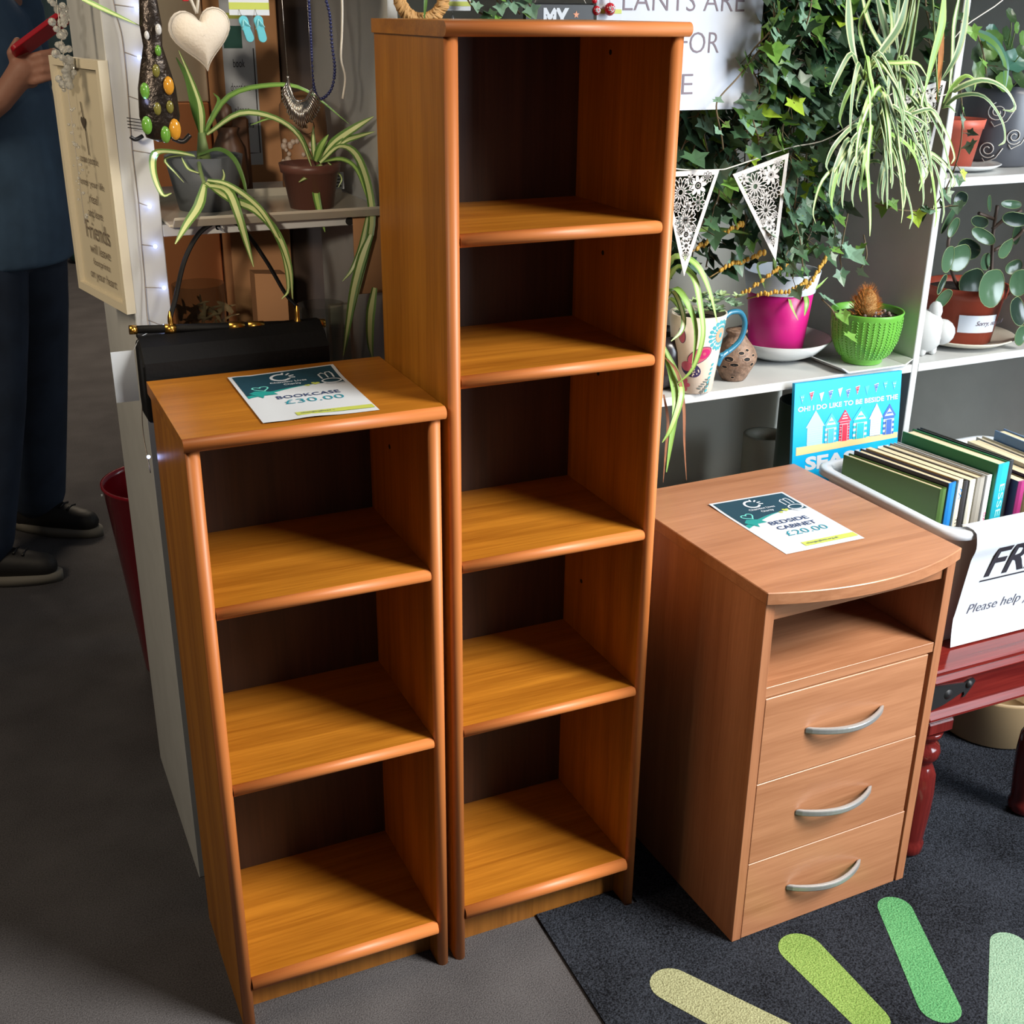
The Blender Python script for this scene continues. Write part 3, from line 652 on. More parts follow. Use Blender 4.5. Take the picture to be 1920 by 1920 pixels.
def petal(ang, r0, r1, w0, w1, mi):
    c, s_ = math.cos(ang), math.sin(ang)
    pts = []
    for p in ell(r1, 0, w1, w1, 14, 0, -PI / 2, PI / 2) + ell(r0, 0, w0, w0, 10, 0, PI / 2, PI * 1.5):
        pts.append((RC[0] + p[0] * c - p[1] * s_, RC[1] + p[0] * s_ + p[1] * c))
    b.flat(pts, fnr, mi)


for k in range(14):
    a = math.radians(92 - 25.7 * (k - 1))
    mi = [1, 2, 3, 4, 5, 3, 2, 1, 4, 3, 2, 5, 1, 3][k]
    if k == 0: petal(math.radians(118.8), 0.27, 0.500, 0.040, 0.034, 1)
    elif k == 1: petal(math.radians(91.8), 0.26, 0.418, 0.030, 0.036, 2)
    elif k == 2: petal(math.radians(66.3), 0.258, 0.470, 0.032, 0.029, 3)
    elif k == 3: petal(math.radians(44), 0.22, 0.415, 0.030, 0.030, 4)
    else: petal(a, 0.26, 0.45, 0.032, 0.034, mi)
G1 = carpet('rug_olive', (126, 126, 94), (170, 172, 134), 330, 0.9)
G2 = carpet('rug_lime', (98, 128, 60), (142, 168, 92), 330, 0.9)
G3 = carpet('rug_green', (66, 126, 80), (104, 166, 112), 330, 0.9)
G4 = carpet('rug_sage', (110, 142, 120), (148, 176, 152), 330, 0.9)
G5 = carpet('rug_teal', (40, 110, 96), (80, 150, 130), 330, 0.9)
tag(b.build('rug', [M_RUG, G1, G2, G3, G4, G5]), 'navy pile rug with a sunburst of green and olive rounded bars', 'rug')


# ------------------------------------------------------------------ bookcases
def bull(x0, x1, yf, yb, z0, z1):
    """board profile in (y, z) with a rounded front edge"""
    r = (z1 - z0) / 2
    zc = (z0 + z1) / 2
    pts = [(yb, z0)] + [(yf + r + r * math.cos(PI * 1.5 - PI * i / 8), zc + r * math.sin(PI * 1.5 - PI * i / 8)) for i in range(9)] + [(yb, z1)]
    return pts


def board(yf, yb, z0, z1, x0, x1):
    m = MB()
    p = bull(x0, x1, yf, yb, z0, z1)
    m.prism(p, 'x', x0, x1, 0)
    n = len(p)
    for i in range(len(m.f) - n, len(m.f)):
        k = i - (len(m.f) - n)
        if 1 <= k <= 8:
            m.m[i] = 1; m.sm[i] = True
    return m


def bookcase(label, loc, w, d, H, shelves, basez, holes):
    t = thing('bookcase', label, 'bookcase', loc)
    T = 0.0172
    m = board(0.0, d, H - T, H, 0.0, w)
    m.build('top', [W_X, W_EDGE], t)
    for x0 in (0.0035, w - 0.0035 - T):
        m = MB()
        r = T / 2
        p = [(x0, d)] + [(x0 + r - r * math.cos(PI * i / 8), 0.0085 + r - r * math.sin(PI * i / 8)) for i in range(9)] + [(x0 + T, d)]
        m.prism(p, 'z', 0.0, H - T, 0)
        n = len(p)
        for i in range(len(m.f) - n, len(m.f)):
            k = i - (len(m.f) - n)
            if 1 <= k <= 8: m.m[i] = 1; m.sm[i] = True
        if x0 > 0.1:
            for (hy, hz) in holes:
                m.lathe([(0.0035, -0.0006), (0.0035, 0.002)], (x0, hy, hz), 10, 2, True, False, axis='x')
        m.build('side_panel', [W_Z, W_EDGEZ, M_HOLE], t)
    xi0, xi1 = 0.0035 + T + 0.0002, w - 0.0035 - T - 0.0002
    for z in shelves:
        board(0.0115, d - 0.006, z - 0.0172, z, xi0, xi1).build('shelf', [W_X, W_EDGE], t)
    board(0.0075, d - 0.006, basez - 0.0225, basez, xi0, xi1).build('base_shelf', [W_X, W_EDGE], t)
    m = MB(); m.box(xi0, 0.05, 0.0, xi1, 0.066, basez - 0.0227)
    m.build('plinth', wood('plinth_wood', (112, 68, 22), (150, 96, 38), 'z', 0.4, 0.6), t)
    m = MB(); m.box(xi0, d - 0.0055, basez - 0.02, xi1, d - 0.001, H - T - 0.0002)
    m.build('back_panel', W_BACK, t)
    return t


bookcase('short cherry wood bookcase with three compartments and a price sheet on top', (0.0, 0.0, 0.0), 0.3300, 0.2651, 0.9153,
         [0.684, 0.4165], 0.0835, [(0.17, 0.81), (0.17, 0.30)])
bookcase('tall cherry wood bookcase with five compartments standing beside the short one', (0.3345, 0.0, 0.0), 0.3278, 0.2651, 1.3700,
         [1.1285, 0.9485, 0.6855, 0.4215], 0.0945, [(0.17, 1.33), (0.17, 1.06), (0.17, 0.88), (0.2, 0.52)])

# ------------------------------------------------------------------ bedside cabinet
CAB = thing('bedside_cabinet', 'beech effect bedside cabinet with bowed top, open shelf and three drawers', 'cabinet', (0.7545, -0.1383, 0.0), 0.0242)
WC, HC = 0.3589, 0.6332
T = 0.0168
for x0 in (0.0, WC - T):
    m = MB(); m.box(x0, 0.0, 0.0055, x0 + T, 0.384, HC - 0.0197, 0.0006)
    m.build('side_panel', B_Z, CAB)
bow = [(-0.003, -0.004)]
for i in range(1, 24):
    u = i / 24
    bow.append((-0.003 + (WC + 0.006) * u, -0.004 - 0.036 * (1 - (2 * u - 1) ** 2)))
bow += [(WC + 0.003, -0.004), (WC + 0.003, 0.400), (-0.003, 0.400)]
m = MB(); m.prism(bow, 'z', HC - 0.0195, HC)
m.build('top', B_X, CAB, bevel=0.0012, seg=1)
m = MB(); m.box(T, 0.006, 0.5815, WC - T, 0.022, HC - 0.0197)
m.build('top_rail', B_X, CAB)
m = MB(); m.box(T, 0.0015, 0.4545, WC - T, 0.376, 0.4715, 0.0006)
m.build('open_shelf', B_X, CAB)
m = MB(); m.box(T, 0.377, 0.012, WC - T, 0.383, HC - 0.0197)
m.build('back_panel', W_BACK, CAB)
for (z0, z1, x1) in ((0.303, 0.4525, 0.333), (0.1535, 0.3015, 0.335), (0.006, 0.152, 0.338)):
    m = MB()
    m.box(0.0178, 0.0005, z0, x1, 0.0165, z1, 0.0008)
    m.box(0.030, 0.0167, z0 + 0.02, 0.325, 0.36, z1 - 0.03)
    dr = m.build('drawer', B_X, CAB)
    zc = {0.303: 0.3775, 0.1535: 0.2265, 0.006: 0.0795}[z0]
    m = MB()
    outer = []; inner = []
    n = 18
    for i in range(n + 1):
        t_ = i / n
        x = 0.098 + 0.156 * t_
        outer.append((x, 0.0002 - 0.030 * math.sin(PI * t_) ** 0.75))
        inner.append((0.098 + 0.008 + 0.140 * t_, 0.0002 - 0.0225 * math.sin(PI * t_) ** 0.85))
    m.prism(outer + inner[::-1], 'z', zc - 0.0052, zc + 0.0052)
    m.build('handle', M_STEEL, dr, bevel=0.0022, seg=2, label='curved brushed steel bow handle')


# ------------------------------------------------------------------ price sheets (A5)
def price_sheet(label, loc, rot, lines, price, warp):
    W, H = 0.148, 0.210
    o = MB()

    def surf(k):
        def fn(u, v):
            z = 0.0006 + k * 0.00016 + warp(u, v)
            return (u, v, z)
        return fn
    nu, nv = 14, 18
    vs = [surf(0)(W * i / nu, H * j / nv) for j in range(nv + 1) for i in range(nu + 1)]
    o.add(vs, [(j * (nu + 1) + i, j * (nu + 1) + i + 1, (j + 1) * (nu + 1) + i + 1, (j + 1) * (nu + 1) + i) for j in range(nv) for i in range(nu)], 0, True)

    def grid_poly(lo, hi, mi, k, x0, x1, nx=16, ny=6):
        vv = []
        for i in range(nx + 1):
            x = x0 + (x1 - x0) * i / nx
            for j in range(ny + 1):
                y = lo(x) + (hi(x) - lo(x)) * j / ny
                vv.append(surf(k)(x, y))
        o.add(vv, [(i * (ny + 1) + j, (i + 1) * (ny + 1) + j, (i + 1) * (ny + 1) + j + 1, i * (ny + 1) + j + 1) for i in range(nx) for j in range(ny)], mi, True)
    wave = lambda x: 0.118 + 0.016 * math.sin((x - 0.02) / 0.128 * PI * 0.9) + 0.010 * (x / 0.148)
    grid_poly(lambda x: wave(x) - 0.012 * max(0, 1 - x / 0.10), wave, 2, 1, 0.005, 0.115)
    grid_poly(wave, lambda x: 0.205, 1, 2, 0.005, 0.143)
    f2 = surf(4)
    # sprig of the teal swoosh
    o.flat([(0.010, 0.122), (0.024, 0.100), (0.028, 0.112), (0.046, 0.112), (0.040, 0.126), (0.02, 0.132)], f2, 2)
    # round logo with rays
    o.line(ell(0.066, 0.182, 0.0125, 0.0125, 20, 0, math.radians(60), math.radians(330)), 0.0042, f2, 3)
    for a in (75, 45, 15, -12):
        c_, s_ = math.cos(math.radians(a)), math.sin(math.radians(a))
        o.line([(0.068 + 0.010 * c_, 0.182 + 0.010 * s_), (0.068 + 0.018 * c_, 0.182 + 0.018 * s_)], 0.003, f2, 3)
    o.text('Changing Lives', f2, 0.072, 0.1575, w=0.050, h=0.0085, mi=3, bold=0.02, align='c')
    o.text('Charity', f2, 0.075, 0.146, w=0.024, h=0.0085, mi=3, bold=0.02, align='c')
    o.line(heart2(0.030, 0.142, 0.022, 0.25), 0.0022, f2, 5, True)
    o.flat(heart2(0.104, 0.142, 0.012, -0.2), f2, 4)
    o.flat(heart2(0.092, 0.137, 0.008, 0.2), f2, 4)
    # line-drawn hand and cup at the right edge
    o.line([(0.118, 0.158), (0.117, 0.176), (0.122, 0.181), (0.127, 0.176), (0.128, 0.182), (0.134, 0.183), (0.136, 0.176), (0.135, 0.160)], 0.0024, f2, 3)
    o.line([(0.127, 0.176), (0.127, 0.160)], 0.002, f2, 3)
    o.line(ell(0.128, 0.147, 0.013, 0.009, 18), 0.0026, f2, 3, True)
    o.line([(0.115, 0.140), (0.122, 0.132), (0.142, 0.134)], 0.0026, f2, 3)
    y = 0.098 if len(lines) > 1 else 0.090
    for ln in lines:
        o.text(ln, f2, 0.082, y, w=0.0105 * len(ln), h=0.0125, mi=6, bold=0.012, align='c')
        y -= 0.0205
    o.text(price, f2, 0.084, y - 0.004, w=0.078, h=0.0165, mi=7, bold=-0.004, align='c')
    o.flat([(0.046, 0.012), (0.146, 0.012), (0.146, 0.026), (0.046, 0.026)], surf(3), 4)
    o.text('changinglives.org.uk', surf(5), 0.052, 0.0155, w=0.060, h=0.0065, mi=6)
    ob = o.build('price_sheet', [M_PAPER, M_HEADER, M_TEAL2, M_PAPER, M_LIME, M_MINT, M_NAVYINK, M_TEALINK])
    ob.location = loc
    ob.rotation_euler = (0, 0, rot)
    tag(ob, label, 'price sheet', 'price sheets on the furniture')
    return ob


price_sheet('white price sheet reading BOOKCASE on top of the short bookcase', (0.1005, 0.0255, 0.9153), -0.012, ['BOOKCASE'], '\u00a330.00',
            lambda u, v: 0.0045 * math.exp(-(((v - 0.21) / 0.03) ** 2)) * (u / 0.148) + 0.0022 * math.exp(-((u - 0.06) / 0.03) ** 2) * max(0, 1 - v / 0.05) + 0.0012 * (1 + math.sin(u * 60)) * max(0, 1 - u / 0.03))
price_sheet('white price sheet reading BEDSIDE CABINET on top of the bedside cabinet', (0.8545, -0.0465, 0.6332), 0.002, ['BEDSIDE', 'CABINET'], '\u00a320.00',
            lambda u, v: 0.0018 * math.exp(-(((v - 0.21) / 0.03) ** 2)) * (1 - u / 0.148))

# ------------------------------------------------------------------ white cube shelving unit
SH = thing('shelving_unit', 'white cube shelving unit full of plants and trinkets behind the bookcases', 'shelving', (0.008, 0.370, 0.0))
UD = 0.392
UX = [(0.0, 0.05), (0.385, 0.401), (0.738, 0.754), (1.440, 1.456), (1.791, 1.841)]
UZ = [0.05, 0.386, 0.402, 0.7375, 0.7535, 1.0875, 1.1035, 1.438, 1.454, 1.791]
for k, (x0, x1) in enumerate(UX):
    m = MB(); m.box(x0, 0.0, 0.0 if k in (0, 4) else 0.0502, x1, UD, 1.7908, 0.0012)
    m.build('side_panel' if k in (0, 4) else 'divider', M_WHITE, SH)
m = MB(); m.box(0.0, 0.0, 1.791, 1.841, UD, 1.841, 0.0012)
m.build('top', M_WHITE, SH)
m = MB(); m.box(0.0502, 0.0, 0.0, 1.7908, UD, 0.05, 0.0012)
m.build('base', M_WHITE, SH)
for k in range(4):
    xa = UX[k][1] + 0.0002; xb = UX[k + 1][0] - 0.0002
    for z0, z1 in ((0.386, 0.402), (0.7375, 0.7535), (1.0875, 1.1035), (1.438, 1.454)):
        if k == 2 and z0 > 1.0 and z0 < 1.2: continue
        m = MB(); m.box(xa, 0.0, z0, xb, UD, z1, 0.0008)
        if k == 0 and 1.0 < z0 < 1.2:
            for hx, r_ in ((0.160, 0.006), (0.318, 0.006)):
                m.lathe([(0.0062, -0.0006), (0.0062, 0.003)], (hx, 0.0, z0 + 0.006), 14, 1, True, False, axis='y')
        m.build('shelf_board', [M_WHITE, M_HOLE], SH)
ZS = 0.7541   # middle shelf surface
ZU = 1.1041   # upper shelf surface
ZL = 0.4026    # lower shelf surface

# ------------------------------------------------------------------ plants
GL_EDGE = mat('spider_leaf_green', (92, 128, 58), 0.4)
GL_MID = mat('spider_leaf_cream', (206, 214, 150), 0.4)
GD_EDGE = mat('spider_leaf_pale_edge', (176, 186, 138), 0.4)
GD_MID = mat('spider_leaf_dark_mid', (96, 128, 84), 0.4)
GP = mat('plain_leaf_green', (126, 164, 78), 0.4)
GP2 = mat('plain_leaf_light', (160, 192, 104), 0.4)
DRY = mat('dry_leaf', (176, 112, 50), 0.7, noise=(40, 0.25))
DRY2 = mat('dry_leaf_brown', (132, 82, 52), 0.7, noise=(40, 0.25))
STEM = mat('woody_stem', (104, 88, 62), 0.7)
STEMG = mat('green_stem', (120, 142, 84), 0.5)
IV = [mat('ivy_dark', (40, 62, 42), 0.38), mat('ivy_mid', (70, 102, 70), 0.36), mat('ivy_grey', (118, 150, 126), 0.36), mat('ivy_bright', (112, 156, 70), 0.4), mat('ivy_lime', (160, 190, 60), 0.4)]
PEPG = [mat('pep_dark', (36, 52, 42), 0.2), mat('pep_mid', (70, 98, 72), 0.18), mat('pep_edge', (112, 132, 84), 0.3)]


def pot(mb, c, z0, z1, rb, rt, lip=0.0, wall=0.003, mi=0, soil_mi=None, depth=0.012, n=40):
    """flower pot: outside, rim, inside wall and a soil disc"""
    h = z1 - z0
    prof = [(rb, 0)]
    if lip:
        prof += [(rb + (rt - rb) * 0.8, h * 0.80), (rb + (rt - rb) * 0.8 + lip, h * 0.805), (rt + lip, h)]
    else:
        prof += [(rb + (rt - rb) * 0.5, h * 0.5), (rt, h)]
    ri = rt - wall
    prof += [(ri + (lip if lip else 0), h), (ri - 0.001, h - depth)]
    mb.lathe(prof, (c[0], c[1], z0), n, mi, True, False)
    if soil_mi is not None:
        mb.lathe([(ri - 0.0012, 0), (ri * 0.5, 0.002), (0.0004, 0.003)], (c[0], c[1], z1 - depth), n, soil_mi, False, False)


def saucer(c, z, rb, r, h, name, m, label, cat='plate', group=None, n=48):
    b = MB()
    b.lathe([(rb, 0), (rb + (r - rb) * 0.55, h * 0.35), (r, h), (r - 0.003, h + 0.0012), (rb + (r - rb) * 0.5, h * 0.35 + 0.004), (rb * 0.9, 0.0045), (0.0005, 0.0042)], (0, 0, 0), n, 0, True, False)
    o = b.build(name, m)
    o.location = (c[0], c[1], z)
    return tag(o, label, cat, group)


def leaves_obj(name, leaves, parent, mats, pat=None, droop=0.25):
    m = MB()
    for i, (p, w) in enumerate(leaves):
        e, mid = (0, 1) if pat is None else pat[i % len(pat)]
        m.leaf(p, w, e, mid, droop)
    return m.build(name, mats, parent)


# --- spider plants on the left shelf
tray = MB()
tray.box(0.062, 0.338, ZU, 0.380, 0.560, ZU + 0.004, 0.0015)
tray.prism([(0.338, ZU + 0.002), (0.318, ZU + 0.016), (0.314, ZU + 0.017), (0.316, ZU + 0.013), (0.334, ZU + 0.0005)], 'x', 0.066, 0.376, 0)
tray.prism([(0.560, ZU + 0.002), (0.575, ZU + 0.014), (0.578, ZU + 0.014), (0.564, ZU)], 'x', 0.066, 0.376, 0)
tag(tray.build('serving_tray', M_CREAM, bevel=0.001, seg=2), 'long white ceramic tray under the two spider plant pots', 'tray')

t = thing('potted_spider_plant', 'spider plant in a grey pot, left one on the white tray', 'potted plant', (0, 0, 0))
m = MB(); pot(m, (0.141, 0.468), ZU + 0.0042, 1.184, 0.041, 0.056, 0.0, 0.003, 0, 1)
m.build('pot', [M_GREY, M_SOIL], t)
leaves_obj('leaves', GREYPOT_LEAVES, t, [GL_EDGE, GL_MID, GP], [(0, 0), (0, 1), (0, 2), (0, 1), (0, 0), (0, 1), (0, 1), (0, 0), (0, 1), (0, 1), (0, 1), (0, 1), (0, 1), (0, 1), (2, 1)])
m = MB(); m.tube(catmull(GREYPOT_STEM), 0.0028, 8); m.tube([(0.141, 0.468, 1.175), (0.140, 0.465, 1.215)], [0.011, 0.005], 10)
m.build('runner', STEMG, t)

t = thing('potted_spider_plant', 'spider plant in a brown plastic nursery pot, right one on the white tray', 'potted plant', (0, 0, 0))
m = MB(); pot(m, (0.286, 0.425), ZU + 0.0042, 1.172, 0.032, 0.043, 0.0025, 0.002, 0, 1)
m.build('pot', [mat('brown_plastic', (96, 58, 48), 0.4), M_SOIL], t)
leaves_obj('leaves', BROWNPOT_LEAVES, t, [GL_EDGE, GL_MID, GP2], [(0, 1), (0, 2), (0, 1), (0, 1), (0, 1), (0, 2)])
m = MB(); m.box(0.331, 0.475, 1.125, 0.352, 0.478, 1.150)
for k in range(4): m.box(0.335, 0.4745, 1.129 + 0.005 * k, 0.348, 0.4749, 1.1305 + 0.005 * k, mi=1)
m.build('plant_label', [M_PAPER, M_BLACK], t)


# --- ivy
def ivy_leaf(mb, p, size, rx, ry, rz, mi):
    pts = [(0, -0.30), (0.28, -0.52), (0.42, -0.18), (0.78, -0.02), (0.40, 0.22), (0.30, 0.46), (0, 1.0)]
    fold = 0.18
    out = [(0, -0.25, 0)] + [(x, y, -abs(x) * fold + (0.10 if y > 0.9 else 0) * -1) for x, y in pts[1:]]
    left = [(-x, y, z) for x, y, z in out[1:-1]]
    Mx = Matrix.Translation(Vector(p)) @ Matrix.Rotation(rz, 4, 'Z') @ Matrix.Rotation(rx, 4, 'X') @ Matrix.Rotation(ry, 4, 'Y') @ Matrix.Scale(size, 4)
    v = [Mx @ Vector(q) for q in out + left]
    # fan around a centre point
    ctr = Mx @ Vector((0, 0.12, 0.03))
    vs = [ctr] + v
    n = len(out)
    order = list(range(1, n + 1)) + [n + 1 + k for k in range(len(left))][::-1]
    fs = [(0, order[i], order[(i + 1) % len(order)]) for i in range(len(order))]
    mb.add(vs, fs, mi, False)


IVY = thing('ivy_plant', 'large trailing ivy hanging in front of the middle of the white shelves', 'plant', (0, 0, 0))
fol = MB(); stems = MB()
rnd = random.Random(5)


def dress(path, dens, smin, smax, shade, spread=0.014):
    """leaves along a vine; shade = weights of the five greens"""
    P = catmull(path, 6)
    stems.tube(P, 0.0014, 5)
    L = sum((P[i + 1] - P[i]).length for i in range(len(P) - 1))
    n = max(2, int(L * dens))
    for k in range(n):
        f = (k + rnd.random()) / n * (len(P) - 1)
        i = min(int(f), len(P) - 2)
        p = P[i].lerp(P[i + 1], f - i)
        q = p + Vector((rnd.uniform(-1, 1) * spread, rnd.uniform(-1.0, 0.4) * spread, rnd.uniform(-1, 0.6) * spread))
        stems.tube([p, q], 0.0007, 4, cap=False)
        r = rnd.random()
        mi = 0
        acc = 0
        for j, w in enumerate(shade):
            acc += w
            if r < acc:
                mi = j
                break
        # blade hangs tip-down and faces the room
        ivy_leaf(fol, q, rnd.uniform(smin, smax), PI + rnd.uniform(0.25, 1.25), rnd.uniform(-0.9, 0.9), rnd.uniform(-0.9, 0.9), mi)


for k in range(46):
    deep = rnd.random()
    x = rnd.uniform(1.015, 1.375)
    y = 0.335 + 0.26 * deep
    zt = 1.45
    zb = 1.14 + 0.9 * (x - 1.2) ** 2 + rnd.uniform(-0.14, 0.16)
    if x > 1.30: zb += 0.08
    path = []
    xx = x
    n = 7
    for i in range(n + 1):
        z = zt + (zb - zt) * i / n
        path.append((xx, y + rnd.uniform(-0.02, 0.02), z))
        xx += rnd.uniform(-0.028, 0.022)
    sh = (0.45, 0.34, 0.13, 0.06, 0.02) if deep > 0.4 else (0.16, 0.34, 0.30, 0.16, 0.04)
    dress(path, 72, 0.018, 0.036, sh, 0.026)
for k in range(20):
    x0 = rnd.uniform(0.98, 1.12)
    x1 = x0 - rnd.uniform(0.0, 0.13)
    y = rnd.uniform(0.40, 0.66)
    path = [(x0, y, 1.30), ((x0 + x1) / 2, y, 1.22 + rnd.uniform(-0.04, 0.04)), (x1, y + 0.02, 1.10 + rnd.uniform(-0.05, 0.05)), (x1 - 0.01, y + 0.03, 0.95 + rnd.uniform(-0.03, 0.08))]
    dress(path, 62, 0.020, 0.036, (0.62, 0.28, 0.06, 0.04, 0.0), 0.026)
for k in range(12):
    x0 = rnd.uniform(1.10, 1.30)
    y = rnd.uniform(0.37, 0.55)
    path = [(x0, y, 1.2), (x0 + rnd.uniform(-0.03, 0.03), y, 1.1), (x0 + rnd.uniform(-0.04, 0.04), y - 0.01, 1.02), (x0 + rnd.uniform(-0.05, 0.03), y - 0.02, rnd.uniform(0.93, 1.0))]
    dress(path, 75, 0.016, 0.027, (0.25, 0.40, 0.24, 0.08, 0.03), 0.022)
for i, v in enumerate(IVY_VINES):
    dens = 26 if i in (0, 1) else 48
    dress(v, dens, 0.016 if i else 0.012, 0.024 if i else 0.016, (0.05, 0.30, 0.36, 0.22, 0.07), 0.016)
for p, s_, mi in (((1.244, 0.34, 0.985), 0.034, 2), ((0.975, 0.345, 1.12), 0.026, 3), ((0.90, 0.345, 1.165), 0.036, 1), ((1.05, 0.335, 1.04), 0.026, 2), ((1.22, 0.36, 0.90), 0.022, 2), ((1.26, 0.37, 0.865), 0.026, 3), ((1.275, 0.36, 0.83), 0.024, 3)):
    ivy_leaf(fol, p, s_, PI + 0.5, rnd.uniform(-0.4, 0.4), rnd.uniform(-0.3, 0.4), mi)
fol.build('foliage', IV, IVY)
stems.build('vine_stems', STEM, IVY)
m = MB(); pot(m, (1.16, 0.56), 1.4542, 1.60, 0.07, 0.095, 0.0, 0.004, 0, 1)
m.build('pot', [M_TERRA, M_SOIL], IVY)

# --- big hanging spider plant
SP = thing('hanging_spider_plant', 'big variegated spider plant with trailing plantlets hanging at the right of the ivy', 'plant', (0, 0, 0))
leaves_obj('leaves', BIGSPIDER_LEAVES, SP, [GL_EDGE, GL_MID, GD_EDGE, GD_MID, GP, GP2], [(2, 3), (0, 1), (2, 3), (4, 1), (2, 3), (2, 3), (5, 4)])
leaves_obj('dry_leaf', BIGSPIDER_DRY, SP, [DRY], [(0, 0)])
m = MB()
for a in ((1.235, 0.27, 1.28), (1.26, 0.28, 1.22), (1.335, 0.28, 1.245), (1.22, 0.29, 1.16), (1.27, 0.29, 1.17)):
    m.tube(catmull([(1.285, 0.50, 1.60), (1.285, 0.36, 1.64), (1.28, 0.30, 1.52), a]), 0.0016, 5)
m.build('runners', STEMG, SP)
m = MB(); pot(m, (1.335, 0.53), 1.4542, 1.59, 0.055, 0.075, 0.0, 0.004, 0, 1)
m.build('pot', [M_GREY, M_SOIL], SP)


def disc_leaf(mb, c, rx, ry, rot, mi, mi_edge=None, tilt=0.0, yaw=0.0, cup=0.25, n=18, scallop=0.0, notch=True):
    """round fleshy leaf facing the room, slightly cupped"""
    Mx = Matrix.Translation(Vector(c)) @ Matrix.Rotation(yaw, 4, 'Z') @ Matrix.Rotation(tilt, 4, 'X') @ Matrix.Rotation(rot, 4, 'Y')
    vs = [Mx @ Vector((0, 0, 0))]
    rings = 3
    for k in range(1, rings + 1):
        f = k / rings if k < rings else 1.0
        for i in range(n):
            a = 2 * PI * i / n
            rr = f * (1 + scallop * math.cos(8 * a)) * (1 - (0.10 if notch else 0) * max(0, math.cos(a - PI / 2)) ** 8)
            x, z = rx * rr * math.cos(a), ry * rr * math.sin(a)
            vs.append(Mx @ Vector((x, -cup * min(rx, ry) * f * f + 0.12 * abs(x), z)))
    fs = [(0, 1 + i, 1 + (i + 1) % n) for i in range(n)]
    mb.add(vs, fs, mi, True)
    o = len(mb.v) - len(vs)
    for k in range(rings - 1):
        for i in range(n):
            j = (i + 1) % n
            mb.f.append((o + 1 + k * n + i, o + 1 + (k + 1) * n + i, o + 1 + (k + 1) * n + j, o + 1 + k * n + j))
            mb.m.append(mi if mi_edge is None or k < rings - 2 else mi)
            mb.sm.append(True)
    if mi_edge is not None:
        rim = [vs[1 + (rings - 1) * n + i] for i in range(n)]
        mb.tube(rim, 0.0008, 4, mi_edge, closed=True)


# --- right-hand column, middle shelf: peperomia
saucer((1.665, 0.475), ZS, 0.062, 0.110, 0.018, 'saucer', M_CREAM, 'cream saucer under the rust coloured pot with the note on it', 'saucer')
t = thing('potted_peperomia', 'round leaved peperomia in a rust coloured plastic pot with a white note', 'potted plant', (0, 0, 0))
PC = (1.662, 0.475)
m = MB(); pot(m, PC, ZS + 0.0068, 0.875, 0.064, 0.080, 0.004, 0.003, 0, 1)
m.build('pot', [M_TERRA2, M_SOIL], t)
m = MB(); m.mi = 0
fnc = lambda u, v: (PC[0] + (0.0805 + (v - 0.82) * 0.10) * math.sin(u), PC[1] - (0.0805 + (v - 0.82) * 0.10) * math.cos(u), v)
nn = 10
vs = []
for i in range(nn + 1):
    u = -0.84 + 1.0 * i / nn
    vs += [fnc(u, 0.790), fnc(u, 0.826)]
m.add(vs, [(2 * i, 2 * i + 2, 2 * i + 3, 2 * i + 1) for i in range(nn)], 0, True)
fnc2 = lambda u, v: (PC[0] + (0.0812 + (v - 0.82) * 0.10) * math.sin(u), PC[1] - (0.0812 + (v - 0.82) * 0.10) * math.cos(u), v)
m.text('Sorry, not for sale', fnc2, -0.42, 0.802, w=1.10, h=0.013, mi=1, bold=0.01, shear=4)
m.build('sticky_note', [M_PAPER, M_GREYINK], t)
m = MB()
for i, (c, rx, ry, r) in enumerate(PEP_LEAVES):
    disc_leaf(m, c, rx, ry, -r, 0 if i % 3 == 1 else 1, 2, rnd.uniform(-0.3, 0.3), rnd.uniform(-0.5, 0.3))
m.build('leaves', PEPG, t)
m = MB()
for p in PEP_STEMS: m.tube(catmull(p), 0.0036, 7)
m.build('stems', mat('brown_stem', (74, 58, 48), 0.6), t)
# white ceramic figurine beside it
m = MB()
m.T = Matrix.Translation((-0.034, -0.062, 0.0))
m.ball((1.555, 0.49, 0.80), 0.040, 18, 0, 1.1)
m.ball((1.582, 0.470, 0.800), 0.026, 16, 0)
m.ball((1.566, 0.478, 0.842), 0.014, 12, 0, 1.4)
m.limb([(1.545, 0.478, 0.775), (1.543, 0.476, 0.7625)], [0.012, 0.009], 12)
m.limb([(1.568, 0.478, 0.775), (1.570, 0.476, 0.7625)], [0.012, 0.009], 12)
tag(m.build('ceramic_figurine', M_CERAMIC), 'glossy white ceramic animal figurine behind the shelf divider', 'figurine')

# --- right-hand column, upper shelf
saucer((1.590, 0.480), ZU, 0.055, 0.085, 0.012, 'saucer', M_CERAMIC, 'white saucer under the small terracotta pot on the upper shelf', 'saucer')
t = thing('flower_pot', 'small terracotta coloured plastic pot on a white saucer on the upper shelf', 'pot', (0, 0, 0))
m = MB(); pot(m, (1.580, 0.480), ZU + 0.0048, 1.198, 0.036, 0.050, 0.002, 0.002, 0, 1)
m.build('body', [mat('coral_plastic', (200, 96, 76), 0.45, noise=(18, 0.06)), M_SOIL], t)
t = thing('potted_leafy_plant', 'scalloped leaf plant in a large dark grey pot with white swirls', 'potted plant', (0, 0, 0))
GC = (1.727, 0.520)
m = MB()
m.lathe([(0.066, 0), (0.070, 0.004), (0.078, 0.05), (0.080, 0.10), (0.076, 0.135), (0.072, 0.15), (0.068, 0.15), (0.067, 0.135)], (GC[0], GC[1], ZU), 48, 0, True, False)
m.lathe([(0.067, 0), (0.0004, 0.006)], (GC[0], GC[1], ZU + 0.137), 40, 1, False, False)
m.build('pot', [mat('dark_grey_glaze', (82, 84, 90), 0.35), M_SOIL], t)
m = MB()


